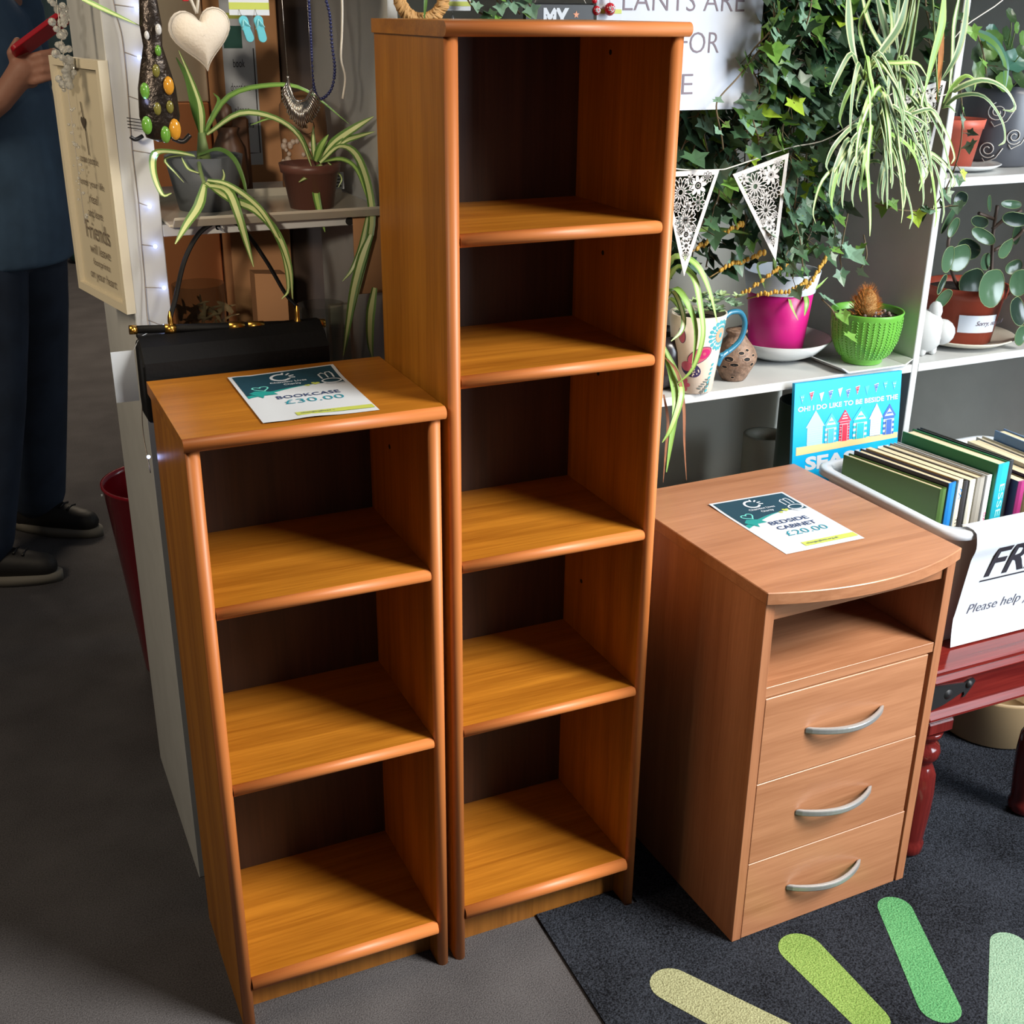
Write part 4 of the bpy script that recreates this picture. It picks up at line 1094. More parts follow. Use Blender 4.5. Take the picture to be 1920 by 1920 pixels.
def potmap(u, v):
    z = v
    r = 0.0712 + 0.0095 * math.sin(min(1, max(0, z / 0.14)) * PI * 0.9)
    a = u / 0.075 - 1.05
    return (GC[0] + r * math.sin(a), GC[1] - r * math.cos(a), ZU + z)


for (cu, cv, s_, fl) in ((0.006, 0.034, 0.017, 1), (0.014, 0.104, 0.018, -1), (0.050, 0.060, 0.016, 1)):
    sp = []
    for i in range(30):
        a = fl * i / 29 * 3.6 * PI + 0.6
        r = s_ * (0.22 + 0.78 * i / 29)
        sp.append((cu + r * math.cos(a), cv + r * math.sin(a)))
    m.tube([potmap(*q) for q in sp], 0.0011, 5)
    m.tube([potmap(cu - s_ * 0.5, cv - s_), potmap(cu - s_ * 0.1, cv - s_ * 1.5), potmap(cu + s_, cv - s_ * 0.9), potmap(cu + s_ * 1.6, cv + s_ * 0.2)], 0.0011, 5)
m.build('swirl_pattern', mat('white_swirl', (200, 196, 188), 0.5), t)
m = MB()
for i, (c, rx, ry, r) in enumerate(TOPRIGHT_LEAVES):
    disc_leaf(m, c, rx, ry, -r, [0, 1, 0, 1, 2][i % 5], None, rnd.uniform(-0.7, 0.3), rnd.uniform(-0.6, 0.5), 0.3, 32, 0.05)
m.leaf([(1.500, 0.40, 1.355), (1.545, 0.385, 1.335), (1.575, 0.38, 1.300), (1.585, 0.38, 1.255)], 0.030, 2, 1)
m.build('leaves', [mat('dark_leaf', (50, 74, 40), 0.35), mat('mid_leaf', (86, 122, 56), 0.35), mat('blue_leaf', (62, 104, 86), 0.3)], t)
m = MB()
for c, rx, ry, r in TOPRIGHT_LEAVES:
    m.tube([(GC[0] - 0.01, GC[1], ZU + 0.14), ((GC[0] + c[0]) / 2, (GC[1] + c[1]) / 2, c[2] - 0.02), c], 0.0012, 5)
m.build('stems', STEMG, t)

# --- middle shelf, double bay
# dark pot with a spider plant, behind the tall bookcase
t = thing('potted_spider_plant', 'green spider plant in a dark speckled pot between the tall bookcase and the mug', 'potted plant', (0, 0, 0))
m = MB()
m.lathe([(0.030, 0), (0.045, 0.012), (0.058, 0.045), (0.058, 0.075), (0.050, 0.100), (0.046, 0.100), (0.046, 0.085)], (0.915, 0.445, ZS), 36, 0, True, False)
m.lathe([(0.046, 0), (0.0004, 0.004)], (0.915, 0.445, ZS + 0.086), 30, 1, False, False)
for k in range(26):
    a = rnd.uniform(-2.2, 1.0) ; z = rnd.uniform(0.03, 0.085)
    r = 0.0585 if 0.04 < z < 0.077 else 0.054
    m.ball((0.915 + r * math.sin(a), 0.445 - r * math.cos(a), ZS + z), 0.0016, 6, 2)
m.build('pot', [mat('dark_glaze', (44, 38, 42), 0.2), M_SOIL, M_GREYINK], t)
leaves_obj('leaves', RIGHTPOT_LEAVES, t, [GP, GP2, GL_EDGE, GL_MID], [(0, 1), (0, 1), (0, 0), (2, 3)])
leaves_obj('dry_leaves', RIGHTPOT_DRY, t, [DRY2], [(0, 0)])
m = MB()
for a, b_ in (((0.862, 0.40, 0.93), (0.905, 0.44, 0.845)), ((0.868, 0.37, 0.83), (0.90, 0.42, 0.845))):
    m.tube([b_, a], 0.003, 6)
m.build('runners', STEMG, t)

# tall floral mug
MU = thing('floral_mug', 'tall cream mug with butterflies and flowers and a blue handle, planted with succulents', 'mug', (0, 0, 0))
MC = (0.962, 0.395); MH = 0.142
mr = lambda z: 0.034 + 0.017 * (z / MH)
m = MB()
m.lathe([(0.031, 0), (0.034, 0.003), (mr(0.07), 0.07), (mr(MH), MH), (mr(MH) - 0.003, MH), (mr(MH) - 0.004, MH - 0.014)], (MC[0], MC[1], ZS), 48, 0, True, False)
m.lathe([(mr(MH) - 0.004, 0), (0.0004, 0.003)], (MC[0], MC[1], ZS + MH - 0.014), 40, 1, False, False)


def mugmap(k):
    def fn(u, v):
        r = mr(v) + 0.0004 + k * 0.00022
        a = u / 0.043 - 0.50
        return (MC[0] + r * math.sin(a), MC[1] - r * math.cos(a), ZS + v)
    return fn


PINK, MAG, NAVY, TURQ, PEACH, GREYG = 2, 3, 4, 5, 6, 7


def blob(cx, cy, rx, ry, rot, mi, k, n=20):
    """filled ellipse laid on the mug as concentric strips, so that it follows the curve"""
    f = mugmap(k)
    rows = [ell(cx, cy, rx * q, ry * q, n, rot) for q in (1.0, 0.5)]
    m.ring(rows[0], rows[1], f, mi)
    m.add([f(cx, cy)] + [f(*p) for p in rows[1]], [(0, 1 + i, 1 + (i + 1) % n) for i in range(n)], mi)


blob(0.004, 0.074, 0.024, 0.013, 0.55, NAVY, 0); blob(0.004, 0.074, 0.0228, 0.0118, 0.55, PINK, 1); blob(0.012, 0.077, 0.011, 0.008, 0.5, MAG, 2); blob(0.012, 0.077, 0.003, 0.003, 0, PINK, 3)
blob(-0.010, 0.047, 0.020, 0.013, -0.35, NAVY, 0); blob(-0.018, 0.053, 0.011, 0.009, -0.3, PINK, 1)
for i in range(16):
    blob(-0.004 + rnd.uniform(-0.012, 0.010), 0.041 + rnd.uniform(-0.005, 0.007), 0.0013, 0.0013, 0, 0, 2, 8)
blob(-0.028, 0.108, 0.007, 0.014, 0.1, NAVY, 0); blob(-0.028, 0.108, 0.006, 0.013, 0.1, PINK, 1)
for i in range(18):
    a = 2 * PI * i / 18
    blob(0.041 + 0.021 * math.cos(a), 0.108 + 0.024 * math.sin(a), 0.0042, 0.0036, a, TURQ, 0, 10)
    blob(0.041 + 0.014 * math.cos(a), 0.108 + 0.016 * math.sin(a), 0.003, 0.0022, a, TURQ, 0, 8)
blob(0.041, 0.108, 0.011, 0.013, 0, PEACH, 1); blob(0.041, 0.108, 0.004, 0.005, 0, TURQ, 2)
for i in range(5):
    blob(-0.022 + 0.006 * math.cos(i * 1.25), 0.018 + 0.007 * math.sin(i * 1.25), 0.006, 0.004, i * 1.25, PINK, 0, 12)
for i in range(5):
    for sd in (-1, 1):
        blob(0.012 + 0.004 * i + sd * 0.003, 0.008 + 0.004 * i - sd * 0.004, 0.005, 0.0016, 0.7 + sd * 0.9, GREYG, 0, 10)
m.line([(0.010, 0.004), (0.034, 0.028)], 0.0012, mugmap(0), GREYG)
for i in range(7):
    blob(0.034 - 0.0012 * i, 0.055 - 0.008 * i, 0.004, 0.0025, 0.6, TURQ, 0, 10)
m.build('cup', [mat('mug_cream', (222, 208, 190), 0.25, noise=(30, 0.06)), M_SOIL, mat('mug_pink', (196, 92, 112), 0.3), mat('mug_magenta', (190, 36, 104), 0.3), mat('mug_navy', (60, 52, 92), 0.3), mat('mug_turquoise', (78, 164, 176), 0.3), mat('mug_peach', (224, 160, 130), 0.3), mat('mug_sage', (104, 112, 108), 0.3)], MU)
m = MB()
hp = [(MC[0] + 0.038, MC[1] - 0.018, ZS + 0.062), (MC[0] + 0.056, MC[1] - 0.016, ZS + 0.066), (MC[0] + 0.084, MC[1] - 0.014, ZS + 0.086), (MC[0] + 0.092, MC[1] - 0.013, ZS + 0.115), (MC[0] + 0.080, MC[1] - 0.014, ZS + 0.136), (MC[0] + 0.058, MC[1] - 0.016, ZS + 0.139), (MC[0] + 0.044, MC[1] - 0.018, ZS + 0.132)]
m.tube(catmull(hp, 6), 0.0048, 10)
m.tube(catmull([(MC[0] + 0.036, MC[1] - 0.018, ZS + 0.045), (MC[0] + 0.044, MC[1] - 0.018, ZS + 0.060), (MC[0] + 0.058, MC[1] - 0.016, ZS + 0.068)], 5), 0.005, 10)
m.build('handle', mat('mug_blue', (44, 110, 138), 0.2), MU, label='glossy blue mug handle')
m = MB()
for k in range(34):
    c = Vector((MC[0] + rnd.uniform(-0.035, 0.085), MC[1] + rnd.uniform(-0.035, 0.03), ZS + MH + rnd.uniform(-0.006, 0.030)))
    for j in range(6):
        a = j * 1.05 + rnd.random()
        d = Vector((math.cos(a), math.sin(a) * 0.8 - 0.2, 0.35 + rnd.uniform(-0.2, 0.3)))
        m.leaf([c, c + d * 0.008, c + d * 0.014], 0.0075, 0 if k % 3 else 1, 0 if k % 3 else 1, 0.4, Vector((0, -0.3, 1)), 0.3, 2, 0.5)
m.build('succulents', [mat('succulent_grey', (126, 154, 124), 0.5), mat('succulent_pale', (156, 178, 126), 0.5)], MU)

# pierced seed-pod vase
m = MB()
VC = (1.068, 0.424)
vr = [(0.021, 0), (0.024, 0.004), (0.040, 0.036), (0.041, 0.045), (0.036, 0.058), (0.020, 0.078), (0.015, 0.085), (0.020, 0.090), (0.0195, 0.093), (0.011, 0.090)]
m.lathe(vr, (VC[0], VC[1], ZS), 40, 0, True, True)


def vasemap(u, v):
    for k in range(len(vr) - 1):
        if vr[k][1] <= v <= vr[k + 1][1]:
            f = (v - vr[k][1]) / (vr[k + 1][1] - vr[k][1] + 1e-9)
            r = vr[k][0] + (vr[k + 1][0] - vr[k][0]) * f
            break
    a = u / 0.038 - 0.5
    return (VC[0] + (r + 0.0006) * math.sin(a), VC[1] - (r + 0.0006) * math.cos(a), ZS + v)


for (u, v, w_, h_) in ((-0.014, 0.047, 0.0075, 0.0040), (0.008, 0.058, 0.0055, 0.0025), (0.018, 0.047, 0.006, 0.003), (-0.004, 0.037, 0.007, 0.003), (-0.022, 0.031, 0.005, 0.0025), (0.022, 0.062, 0.004, 0.002), (0.030, 0.036, 0.004, 0.003), (-0.012, 0.070, 0.004, 0.002), (-0.006, 0.010, 0.004, 0.002), (0.034, 0.052, 0.004, 0.002)):
    m.flat(ell(u, v, w_, h_, 16), vasemap, 1)
    m.line(ell(u, v, w_ * 1.15, h_ * 1.3, 16), 0.001, vasemap, 2, True)
tag(m.build('seed_pod_vase', [mat('pod_brown', (126, 100, 82), 0.6, noise=(90, 0.45), bump=(120, 0.6)), M_HOLE, mat('pod_tan', (176, 142, 116), 0.6)]), 'small brown pierced seed pod vase standing beside the floral mug', 'vase')

# magenta pot in a white bowl
saucer((1.240, 0.525), ZS, 0.048, 0.104, 0.040, 'bowl', M_CERAMIC, 'white bowl holding the magenta pot', 'bowl')
t = thing('potted_plant', 'mixed plant with yellow flower stalks in a magenta pot with a white sleeve', 'potted plant', (0, 0, 0))
m = MB(); pot(m, (1.235, 0.525), ZS + 0.0090, 0.893, 0.052, 0.064, 0.0, 0.003, 0, 1)
m.build('pot', [mat('magenta_plastic', (206, 32, 128), 0.35), M_SOIL], t)
m = MB(); m.lathe([(0.0660, 0.886), (0.0735, 0.926), (0.0715, 0.926), (0.0650, 0.888)], (1.235, 0.525, 0), 40, 0, False, False)
m.build('paper_sleeve', M_PAPER, t)
leaves_obj('leaves', MAGENTA_LEAVES, t, [GP, GP2, IV[3]], [(0, 1), (2, 1), (1, 1)])
m = MB()
for p in STALKS:
    P = catmull(p, 8)
    m.tube(P, 0.0014, 5, 0)
    for i in range(4, len(P)):
        m.ball(P[i] + Vector((rnd.uniform(-0.003, 0.003), -0.002, rnd.uniform(0, 0.005))), 0.0030 if i < len(P) - 3 else 0.0042, 7, 1, 1.5)
m.build('flower_stalks', [mat('ochre_stem', (150, 118, 64), 0.6), mat('yellow_bud', (222, 172, 70), 0.5)], t)

# green knitted pot with cactus on a square dish
m = MB()
m.box(1.288, 0.364, ZS, 1.426, 0.474, ZS + 0.004, 0.001)
for sgn, x in ((1, 1.426), (-1, 1.288)):
    m.prism([(x, ZS), (x + sgn * 0.016, ZS + 0.011), (x + sgn * 0.018, ZS + 0.0125), (x + sgn * 0.014, ZS + 0.0125), (x - sgn * 0.002, ZS + 0.004)], 'y', 0.364, 0.474)
tag(m.build('square_dish', M_CERAMIC, bevel=0.0008, seg=1), 'white square dish under the green cactus pot', 'dish')
t = thing('potted_cactus', 'small orange spined cactus in a lime green knit textured pot', 'potted plant', (0, 0, 0))
KC = (1.361, 0.417)
mk = bpy.data.materials.new('green_knit_glaze'); mk.use_nodes = True
_nt = mk.node_tree; _b = _nt.nodes['Principled BSDF']
_b.inputs['Base Color'].default_value = lin((100, 166, 62)); _b.inputs['Roughness'].default_value = 0.32
m = MB()
kp = [(0.036, 0), (0.039, 0.003), (0.039, 0.008), (0.052, 0.022), (0.062, 0.045), (0.066, 0.070), (0.067, 0.094), (0.069, 0.100), (0.068, 0.102), (0.065, 0.101), (0.063, 0.088)]
m.lathe(kp, (KC[0], KC[1], ZS + 0.0042), 48, 0, True, False)
m.lathe([(0.063, 0), (0.0004, 0.004)], (KC[0], KC[1], ZS + 0.0042 + 0.089), 40, 1, False, False)
for row in range(15):
    z = 0.016 + row * 0.0052
    for k in range(len(kp) - 1):
        if kp[k][1] <= z <= kp[k + 1][1]:
            f = (z - kp[k][1]) / (kp[k + 1][1] - kp[k][1] + 1e-9); r = kp[k][0] + (kp[k + 1][0] - kp[k][0]) * f
            break
    for c in range(40):
        a = 2 * PI * (c + 0.5 * (row % 2) * 0) / 40
        if math.sin(a) > 0.35: continue
        sl = 0.05 if c % 2 else -0.05
        p0 = (KC[0] + (r + 0.0002) * math.cos(a - sl * 0.6), KC[1] + (r + 0.0002) * math.sin(a - sl * 0.6), ZS + 0.0042 + z - 0.0018)
        p1 = (KC[0] + (r + 0.0004) * math.cos(a + sl * 0.6), KC[1] + (r + 0.0004) * math.sin(a + sl * 0.6), ZS + 0.0042 + z + 0.0018)
        m.tube([p0, p1], 0.0011, 5, 0)
m.build('pot', [mk, M_SOIL], t)
m = MB()
for k in range(40):
    a = rnd.uniform(0, 2 * PI); r = rnd.uniform(0, 0.045)
    m.ball((KC[0] + r * math.cos(a), KC[1] + r * math.sin(a), ZS + 0.097 + rnd.uniform(0, 0.003)), rnd.uniform(0.002, 0.004), 6)
m.build('gravel', mat('grey_gravel', (128, 114, 108), 0.8), t)
m = MB(); m.lathe([(0.016, 0), (0.022, 0.016), (0.018, 0.038), (0.008, 0.050), (0.0004, 0.052)], (KC[0] - 0.010, KC[1] - 0.005, ZS + 0.096), 20)
m.build('cactus_body', mat('cactus_tan', (146, 104, 50), 0.8, bump=(90, 1.0)), t)
m = MB()
for k in range(420):
    a = rnd.uniform(0, 2 * PI); h = rnd.random()
    r = 0.021 * (1 - h ** 2.2) + 0.003
    p = Vector((KC[0] - 0.010 + r * math.cos(a), KC[1] - 0.005 + r * math.sin(a), ZS + 0.098 + 0.050 * h))
    d = Vector((math.cos(a), math.sin(a), 0.3 + 1.6 * h)).normalized()
    m.tube([p, p + d * rnd.uniform(0.007, 0.015)], [0.0005, 0.00015], 3, 0, False)
sp_ = m.build('spines', mat('orange_spine', (208, 132, 56), 0.6), t)

# --- lower shelf
m = MB()
m.lathe([(0.043, 0), (0.045, 0.003), (0.047, 0.155), (0.045, 0.1575), (0.036, 0.156), (0.035, 0.14), (0.035, 0.02), (0.0004, 0.02)], (1.290, 0.600, ZL), 40)
tag(m.build('cylinder_pot', mat('grey_stoneware', (120, 118, 104), 0.55, noise=(30, 0.06))), 'plain grey cylindrical pot on the lower shelf behind the bedside cabinet', 'pot')
m = MB()
m.lathe([(0.050, 0), (0.055, 0.01), (0.055, 0.28), (0.052, 0.28), (0.052, 0.02), (0.0004, 0.02)], (1.262, 0.440, ZL), 36)
tag(m.build('dark_green_vase', mat('dark_green_glaze', (38, 58, 44), 0.3)), 'dark green cylinder vase half hidden behind the seaside sign', 'vase')

# ------------------------------------------------------------------ notice, bunting
m = MB()
PX0, PZ1 = 0.735, 1.4460
ny = 16
fnp = lambda k: (lambda u, v: (PX0 + u, 0.3672 - k * 0.0004 - 0.0025 * math.sin(PI * min(1, max(0, v / 0.21))) * (0.5 + 0.5 * math.sin(u * 18)) - 0.004 * max(0, 1 - v / 0.05) * (u / 0.29), PZ1 - 0.21 + v))
vs = [fnp(0)(0.291 * i / 16, 0.21 * j / ny) for j in range(ny + 1) for i in range(17)]
m.add(vs, [(j * 17 + i, j * 17 + i + 1, (j + 1) * 17 + i + 1, (j + 1) * 17 + i) for j in range(ny) for i in range(16)], 0, True)
m.text('PLANTS ARE', fnp(1.5), 0.010, 0.1465, w=0.245, h=0.031, mi=1, bold=-0.012)
m.text('NOT FOR', fnp(1.5), 0.034, 0.0855, w=0.178, h=0.031, mi=1, bold=-0.012)
m.text('SALE', fnp(1.5), 0.055, 0.024, w=0.112, h=0.031, mi=1, bold=-0.012)
tag(m.build('notice', [mat('notice_paper', (196, 202, 214), 0.6), M_GREYINK]), 'white paper notice about plants not for sale taped to the shelf edge', 'notice')


def pennant(name_label, corner, rot, yaw, w=0.110, h=0.170):
    """laser-cut triangle: frame plus lacework of flowers, all real openings"""
    m = MB()
    Mx = Matrix.Translation(Vector(corner)) @ Matrix.Rotation(yaw, 4, 'Z') @ Matrix.Rotation(rot, 4, 'Y')
    fn = lambda u, v: Mx @ Vector((u, 0, v))
    tri = [(0, 0), (w, 0), (w * 0.5, -h)]
    b_ = 0.0080
    ku, kv = w / 0.078, h / 0.185
    sl = h / (w / 2)
    inner = [(b_ * 1.15, -b_), (w - b_ * 1.15, -b_), (w / 2, -h + b_ * 3.0)]
    m.ring(tri, inner, fn)

    def daisy(cx, cy, r, n, disc=0.25, lw=0.0011, rot0=0.0, filled=False):
        cx, cy, r = cx * ku, cy * kv, r * 1.1
        for i in range(n):
            a = rot0 + 2 * PI * i / n
            if filled:
                m.flat(ell(cx + r * 0.58 * math.cos(a), cy + r * 0.58 * math.sin(a), r * 0.44, r * 0.20, 10, a), fn)
            else:
                m.line(ell(cx + r * 0.60 * math.cos(a), cy + r * 0.60 * math.sin(a), r * 0.40, r * 0.62 * math.sin(PI / n), 12, a), lw, fn, None, True)
        m.line(ell(cx, cy, r * disc, r * disc, 12), lw * 1.6, fn, None, True)
    daisy(0.027, -0.036, 0.021, 15, 0.30, 0.0012)
    daisy(0.050, -0.026, 0.0155, 8, 0.28, 0.0014, 0.2, True)
    daisy(0.0515, -0.056, 0.0125, 8, 0.26, 0.0013, 0.1)
    daisy(0.038, -0.061, 0.0085, 6, 0.3, 0.0013, 0, True)
    daisy(0.062, -0.0125, 0.0085, 8, 0.2, 0.001)
    daisy(0.014, -0.015, 0.009, 7, 0.3, 0.0012, 0, True)
    daisy(0.036, -0.085, 0.0185, 13, 0.24, 0.0013)
    daisy(0.038, -0.110, 0.0115, 8, 0.28, 0.0013, 0.2, True)
    daisy(0.039, -0.130, 0.0085, 8, 0.26, 0.0011, 0, True)
    daisy(0.0225, -0.061, 0.0075, 8, 0.3, 0.001)
    daisy(0.039, -0.0145, 0.008, 6, 0.3, 0.0011, 0, True)
    daisy(0.039, -0.1465, 0.006, 6, 0.3, 0.001)
    daisy(0.0295, -0.104, 0.0055, 6, 0.3, 0.001)
    daisy(0.0475, -0.100, 0.0055, 6, 0.3, 0.001)
    for (x, y, s_) in ((0.036, -0.0475, 0.003), (0.058, -0.041, 0.002), (0.0185, -0.045, 0.0025), (0.032, -0.0715, 0.002), (0.046, -0.072, 0.002), (0.044, -0.119, 0.0018), (0.033, -0.121, 0.0018)):
        m.line(ell(x * ku, y * kv, s_, s_, 10), 0.0013, fn, None, True)
    o = m.build('bunting_flag', M_LACE, None, solid=0.0006)
    return tag(o, name_label, 'bunting flag', 'lacework bunting flags')


M_LACE = mat('white_felt', (204, 199, 194), 0.8)
pennant('white lacework bunting flag nearest the tall bookcase', (0.832, 0.332, 1.146), 0.0, 0.0)
pennant('white lacework bunting flag hanging in the middle of the ivy', (0.968, 0.332, 1.1370), -0.28, -0.04)
pennant('white lacework bunting flag half hidden by spider plant leaves', (1.303, 0.336, 1.256), -0.2, 0.1)
m = MB()
m.tube(catmull([(0.80, 0.336, 1.165), (0.865, 0.336, 1.149), (0.941, 0.336, 1.145), (0.972, 0.336, 1.149), (1.076, 0.336, 1.174), (1.167, 0.336, 1.19), (1.298, 0.336, 1.262), (1.392, 0.32, 1.255), (1.404, 0.335, 1.345), (1.50, 0.335, 1.405), (1.56, 0.366, 1.446)], 5), 0.0011, 6)
tag(m.build('bunting_string', M_ROPE), 'white cord carrying the lacework bunting across the ivy', 'cord')

# ------------------------------------------------------------------ left bay: things on, in and behind the shelving
m = MB()
m.box(0.238, 0.800, 0.0, 0.346, 1.06, 1.62, 0.002)
tag(m.build('cardboard_box', M_CARD), 'tall plain brown cardboard box standing upright behind the left bay', 'box')
m = MB(); m.box(0.350, 0.800, 0.0, 0.448, 0.86, 1.70, 0.002)
tag(m.build('brown_board', M_DBROWN), 'tall dark brown board leaning beside the upright cardboard box', 'board')
m = MB(); m.box(0.062, 0.930, 0.0, 0.236, 0.95, 1.150, 0.002)
tag(m.build('backing_board', mat('umber_board', (70, 46, 28), 0.7)), 'dark umber board behind the glass vase in the lower left cube', 'board')
m = MB(); m.box(0.070, 0.870, 0.0, 0.234, 0.926, 1.228, 0.002)
tag(m.build('cardboard_carton', M_ORANGEBOX), 'orange brown flat carton below the cream sheet behind the grey pot', 'box')
m = MB(); m.box(0.072, 0.874, 1.2285, 0.236, 0.896, 1.62, 0.002)
tag(m.build('cream_sheet', mat('cream_board', (206, 196, 176), 0.7)), 'large cream sheet standing behind the white hanging heart', 'board')

# poster fixed to the cardboard box
m = MB()
fpo = lambda k: (lambda u, v: (0.2500 + u, 0.7993 - k * 0.0004, 1.128 + v))
m.flat([(0, 0), (0.056, 0), (0.056, 0.40), (0, 0.40)], fpo(0), 0)
m.flat([(0.003, 0.19), (0.034, 0.19), (0.034, 0.225), (0.003, 0.225)], fpo(1), 1)
m.flat([(0.003, 0.236), (0.040, 0.236), (0.040, 0.245), (0.003, 0.245)], fpo(1), 3)
m.line([(0.052, 0.19), (0.052, 0.02), (0.030, 0.02)], 0.0018, fpo(1), 2)
for i, w_ in enumerate(('book', 'donations', 'please')):
    m.text(w_, fpo(1), 0.026, 0.160 - 0.038 * i, w=0.009 + 0.0027 * len(w_), h=0.013, mi=2, align='c')
m.text('Donations', fpo(1), 0.026, 0.062, w=0.036, h=0.012, mi=2, align='c')
tag(m.build('poster', [M_PAPER, mat('poster_green', (30, 84, 76), 0.6), M_BLACK, M_LIME]), 'narrow white book donations poster with a dark green header', 'poster')

# wooden figure with pale beads behind the brown pot
t = thing('carved_figure', 'round topped wooden figure hung with pale beads behind the brown plant pot', 'figure', (0.332, 0.620, ZU))
m = MB()
m.lathe([(0.034, 0), (0.038, 0.01), (0.036, 0.06), (0.038, 0.10), (0.036, 0.135), (0.026, 0.150), (0.0004, 0.156)], (0, 0, 0), 28)
m.build('body', mat('carved_wood', (150, 108, 74), 0.55, noise=(30, 0.2)), t)
m = MB(); m.lathe([(0.012, -0.039), (0.011, -0.035), (0.007, -0.033), (0.0004, -0.033)], (-0.004, 0, 0.105), 18, axis='y', cap0=False)
m.build('eye', M_HOLE, t)
m = MB()
for k in range(40):
    a = -PI / 2 + rnd.uniform(-1.3, 1.3); z = 0.085 - 0.05 * rnd.random()
    m.ball((0.040 * math.cos(a), 0.040 * math.sin(a), z), rnd.uniform(0.003, 0.006), 7)
m.build('beads', mat('pale_bead', (196, 176, 160), 0.25), t)
m = MB(); m.lathe([(0.020, 0), (0.028, 0.02), (0.024, 0.075), (0.014, 0.095), (0.017, 0.105), (0.0004, 0.105)], (0.208, 0.612, ZU), 24)
m.box(0.215, 0.625, ZU, 0.246, 0.652, ZU + 0.118, 0.004)
m.lathe([(0.011, 0), (0.014, 0.015), (0.012, 0.03), (0.0004, 0.04)], (0.205, 0.612, ZU + 0.105), 18)
tag(m.build('wooden_ornament', mat('dark_carved_wood', (78, 48, 26), 0.45)), 'dark wooden ornament standing behind the grey spider plant pot', 'ornament')


# hanging things along the front of the left bay
def hang_line(name, pts, r, m_, label, cat):
    m = MB(); m.tube(catmull(pts, 5), r, 6)
    return tag(m.build(name, m_), label, cat)


HT = thing('hanging_heart', 'padded white fabric heart hanging above the grey spider plant pot', 'hanging ornament', (0.125, 0.330, 1.348))
m = MB()
rings = []
for k, (sc_, th) in enumerate(((1.0, 0.0015), (0.90, 0.004), (0.82, 0.011), (0.62, 0.0165), (0.35, 0.0192), (0.02, 0.020))):
    el = ell(0, 0.004, 0.030, 0.028, 40, 0, PI / 2, -1.5 * PI)
    w_ = max(0.0, 1 - sc_) ** 0.6 if k > 1 else 0
    rings.append([((x * (1 - w_) + el[i][0] * w_) * sc_, -th, (z * 1.06 * (1 - w_) + el[i][1] * w_) * sc_) for i, (x, z) in enumerate(heart2(0, 0, 0.080, 0.12, 40))])
for sgn in (1, -1):
    vs = [(x, y * sgn, z) for r in rings for x, y, z in r]
    fs = []
    for k in range(5):
        for i in range(40):
            j = (i + 1) % 40
            f = (k * 40 + i, k * 40 + j, (k + 1) * 40 + j, (k + 1) * 40 + i)
            fs.append(f if sgn < 0 else f[::-1])
    m.add(vs, fs, 0, True)
m.build('pad', mat('white_fabric', (216, 206, 192), 0.85, bump=(300, 0.25)), HT)
m = MB(); m.tube([(x * 0.95, -0.0062, z * 0.95 * 1.06) for x, z in heart2(0, 0, 0.080, 0.12, 40)], 0.0006, 4, closed=True)
m.build('stitching', mat('stitch_thread', (176, 168, 156), 0.8), HT)
m = MB(); m.tube([(-0.003, 0, 0.026), (-0.012, 0, 0.05), (-0.010, 0.006, 0.095)], 0.002, 6); m.tube([(-0.003, 0, 0.026), (0.002, 0, 0.05), (-0.009, 0.006, 0.095)], 0.002, 6)
m.build('ribbon', M_ROPE, HT)
m = MB(); m.box(-0.020, -0.003, 0.040, -0.012, 0.001, 0.085, 0.001)
m.build('red_bow', mat('red_ribbon', (186, 30, 40), 0.5), HT)

# mosaic ornament
OR = thing('mosaic_ornament', 'dark hanging mosaic ornament set with green and amber glass pieces beside the white post', 'hanging ornament', (0.062, 0.325, 1.230))
m = MB()
m.lathe([(0.004, -0.012), (0.020, -0.006), (0.026, 0.02), (0.024, 0.055), (0.017, 0.085), (0.012, 0.105), (0.014, 0.13), (0.011, 0.16), (0.008, 0.21)], (0, 0, 0), 26, 0, True, True, 1.0, 0.55)
m.build('body', mat('tarnished_metal', (52, 44, 38), 0.3, 0.6, bump=(60, 1.0), noise=(30, 0.4)), OR)
for (x, z, s_, c) in ((-0.017, 0.052, 0.0075, 'g'), (0.013, 0.058, 0.0085, 'a'), (-0.019, 0.010, 0.0085, 'g'), (0.003, -0.002, 0.008, 'g'), (0.016, 0.004, 0.010, 'a'), (-0.001, 0.076, 0.006, 'o'), (0.012, 0.032, 0.006, 'o'), (-0.004, 0.030, 0.006, 'o'), (0.004, 0.100, 0.005, 'g'), (-0.008, 0.118, 0.004, 'c'), (0.007, 0.125, 0.005, 'c')):
    m = MB(); m.ball((x, -0.0135 if abs(x) < 0.015 else -0.011, z), s_, 14, 0, 1.35, 0.8, 0.6)
    m.build('glass_piece', {'g': mat('green_glass', (96, 146, 58), 0.12), 'a': mat('amber_glass', (196, 138, 44), 0.12), 'o': mat('olive_glass', (112, 108, 52), 0.12), 'c': mat('clear_bead', (190, 190, 190), 0.1)}[c], OR)
m = MB()
m.tube([(0, 0, 0.20), (0.002, 0.004, 0.235)], 0.0012, 5)
m.build('loop', M_BLK, OR)
m = MB()
m.tube(catmull([(-0.024, 0, -0.004), (-0.034, -0.002, -0.008), (-0.040, -0.002, -0.004)], 4), 0.0028, 6)
m.build('tendril', M_BLK, OR)
m = MB()
m.tube(catmull([(0.014, 0, -0.008), (0.026, -0.004, -0.012), (0.036, -0.004, -0.004)], 4), 0.0035, 6)
m.build('tendril', M_BLK, OR)
for i in range(4):
    m = MB()
    m.tube([(-0.018, -0.002, 0.003 + 0.004 * i), (-0.040, 0.012, 0.006 + 0.004 * i)], 0.0006, 4)
    m.build('prong', M_BLK, OR)

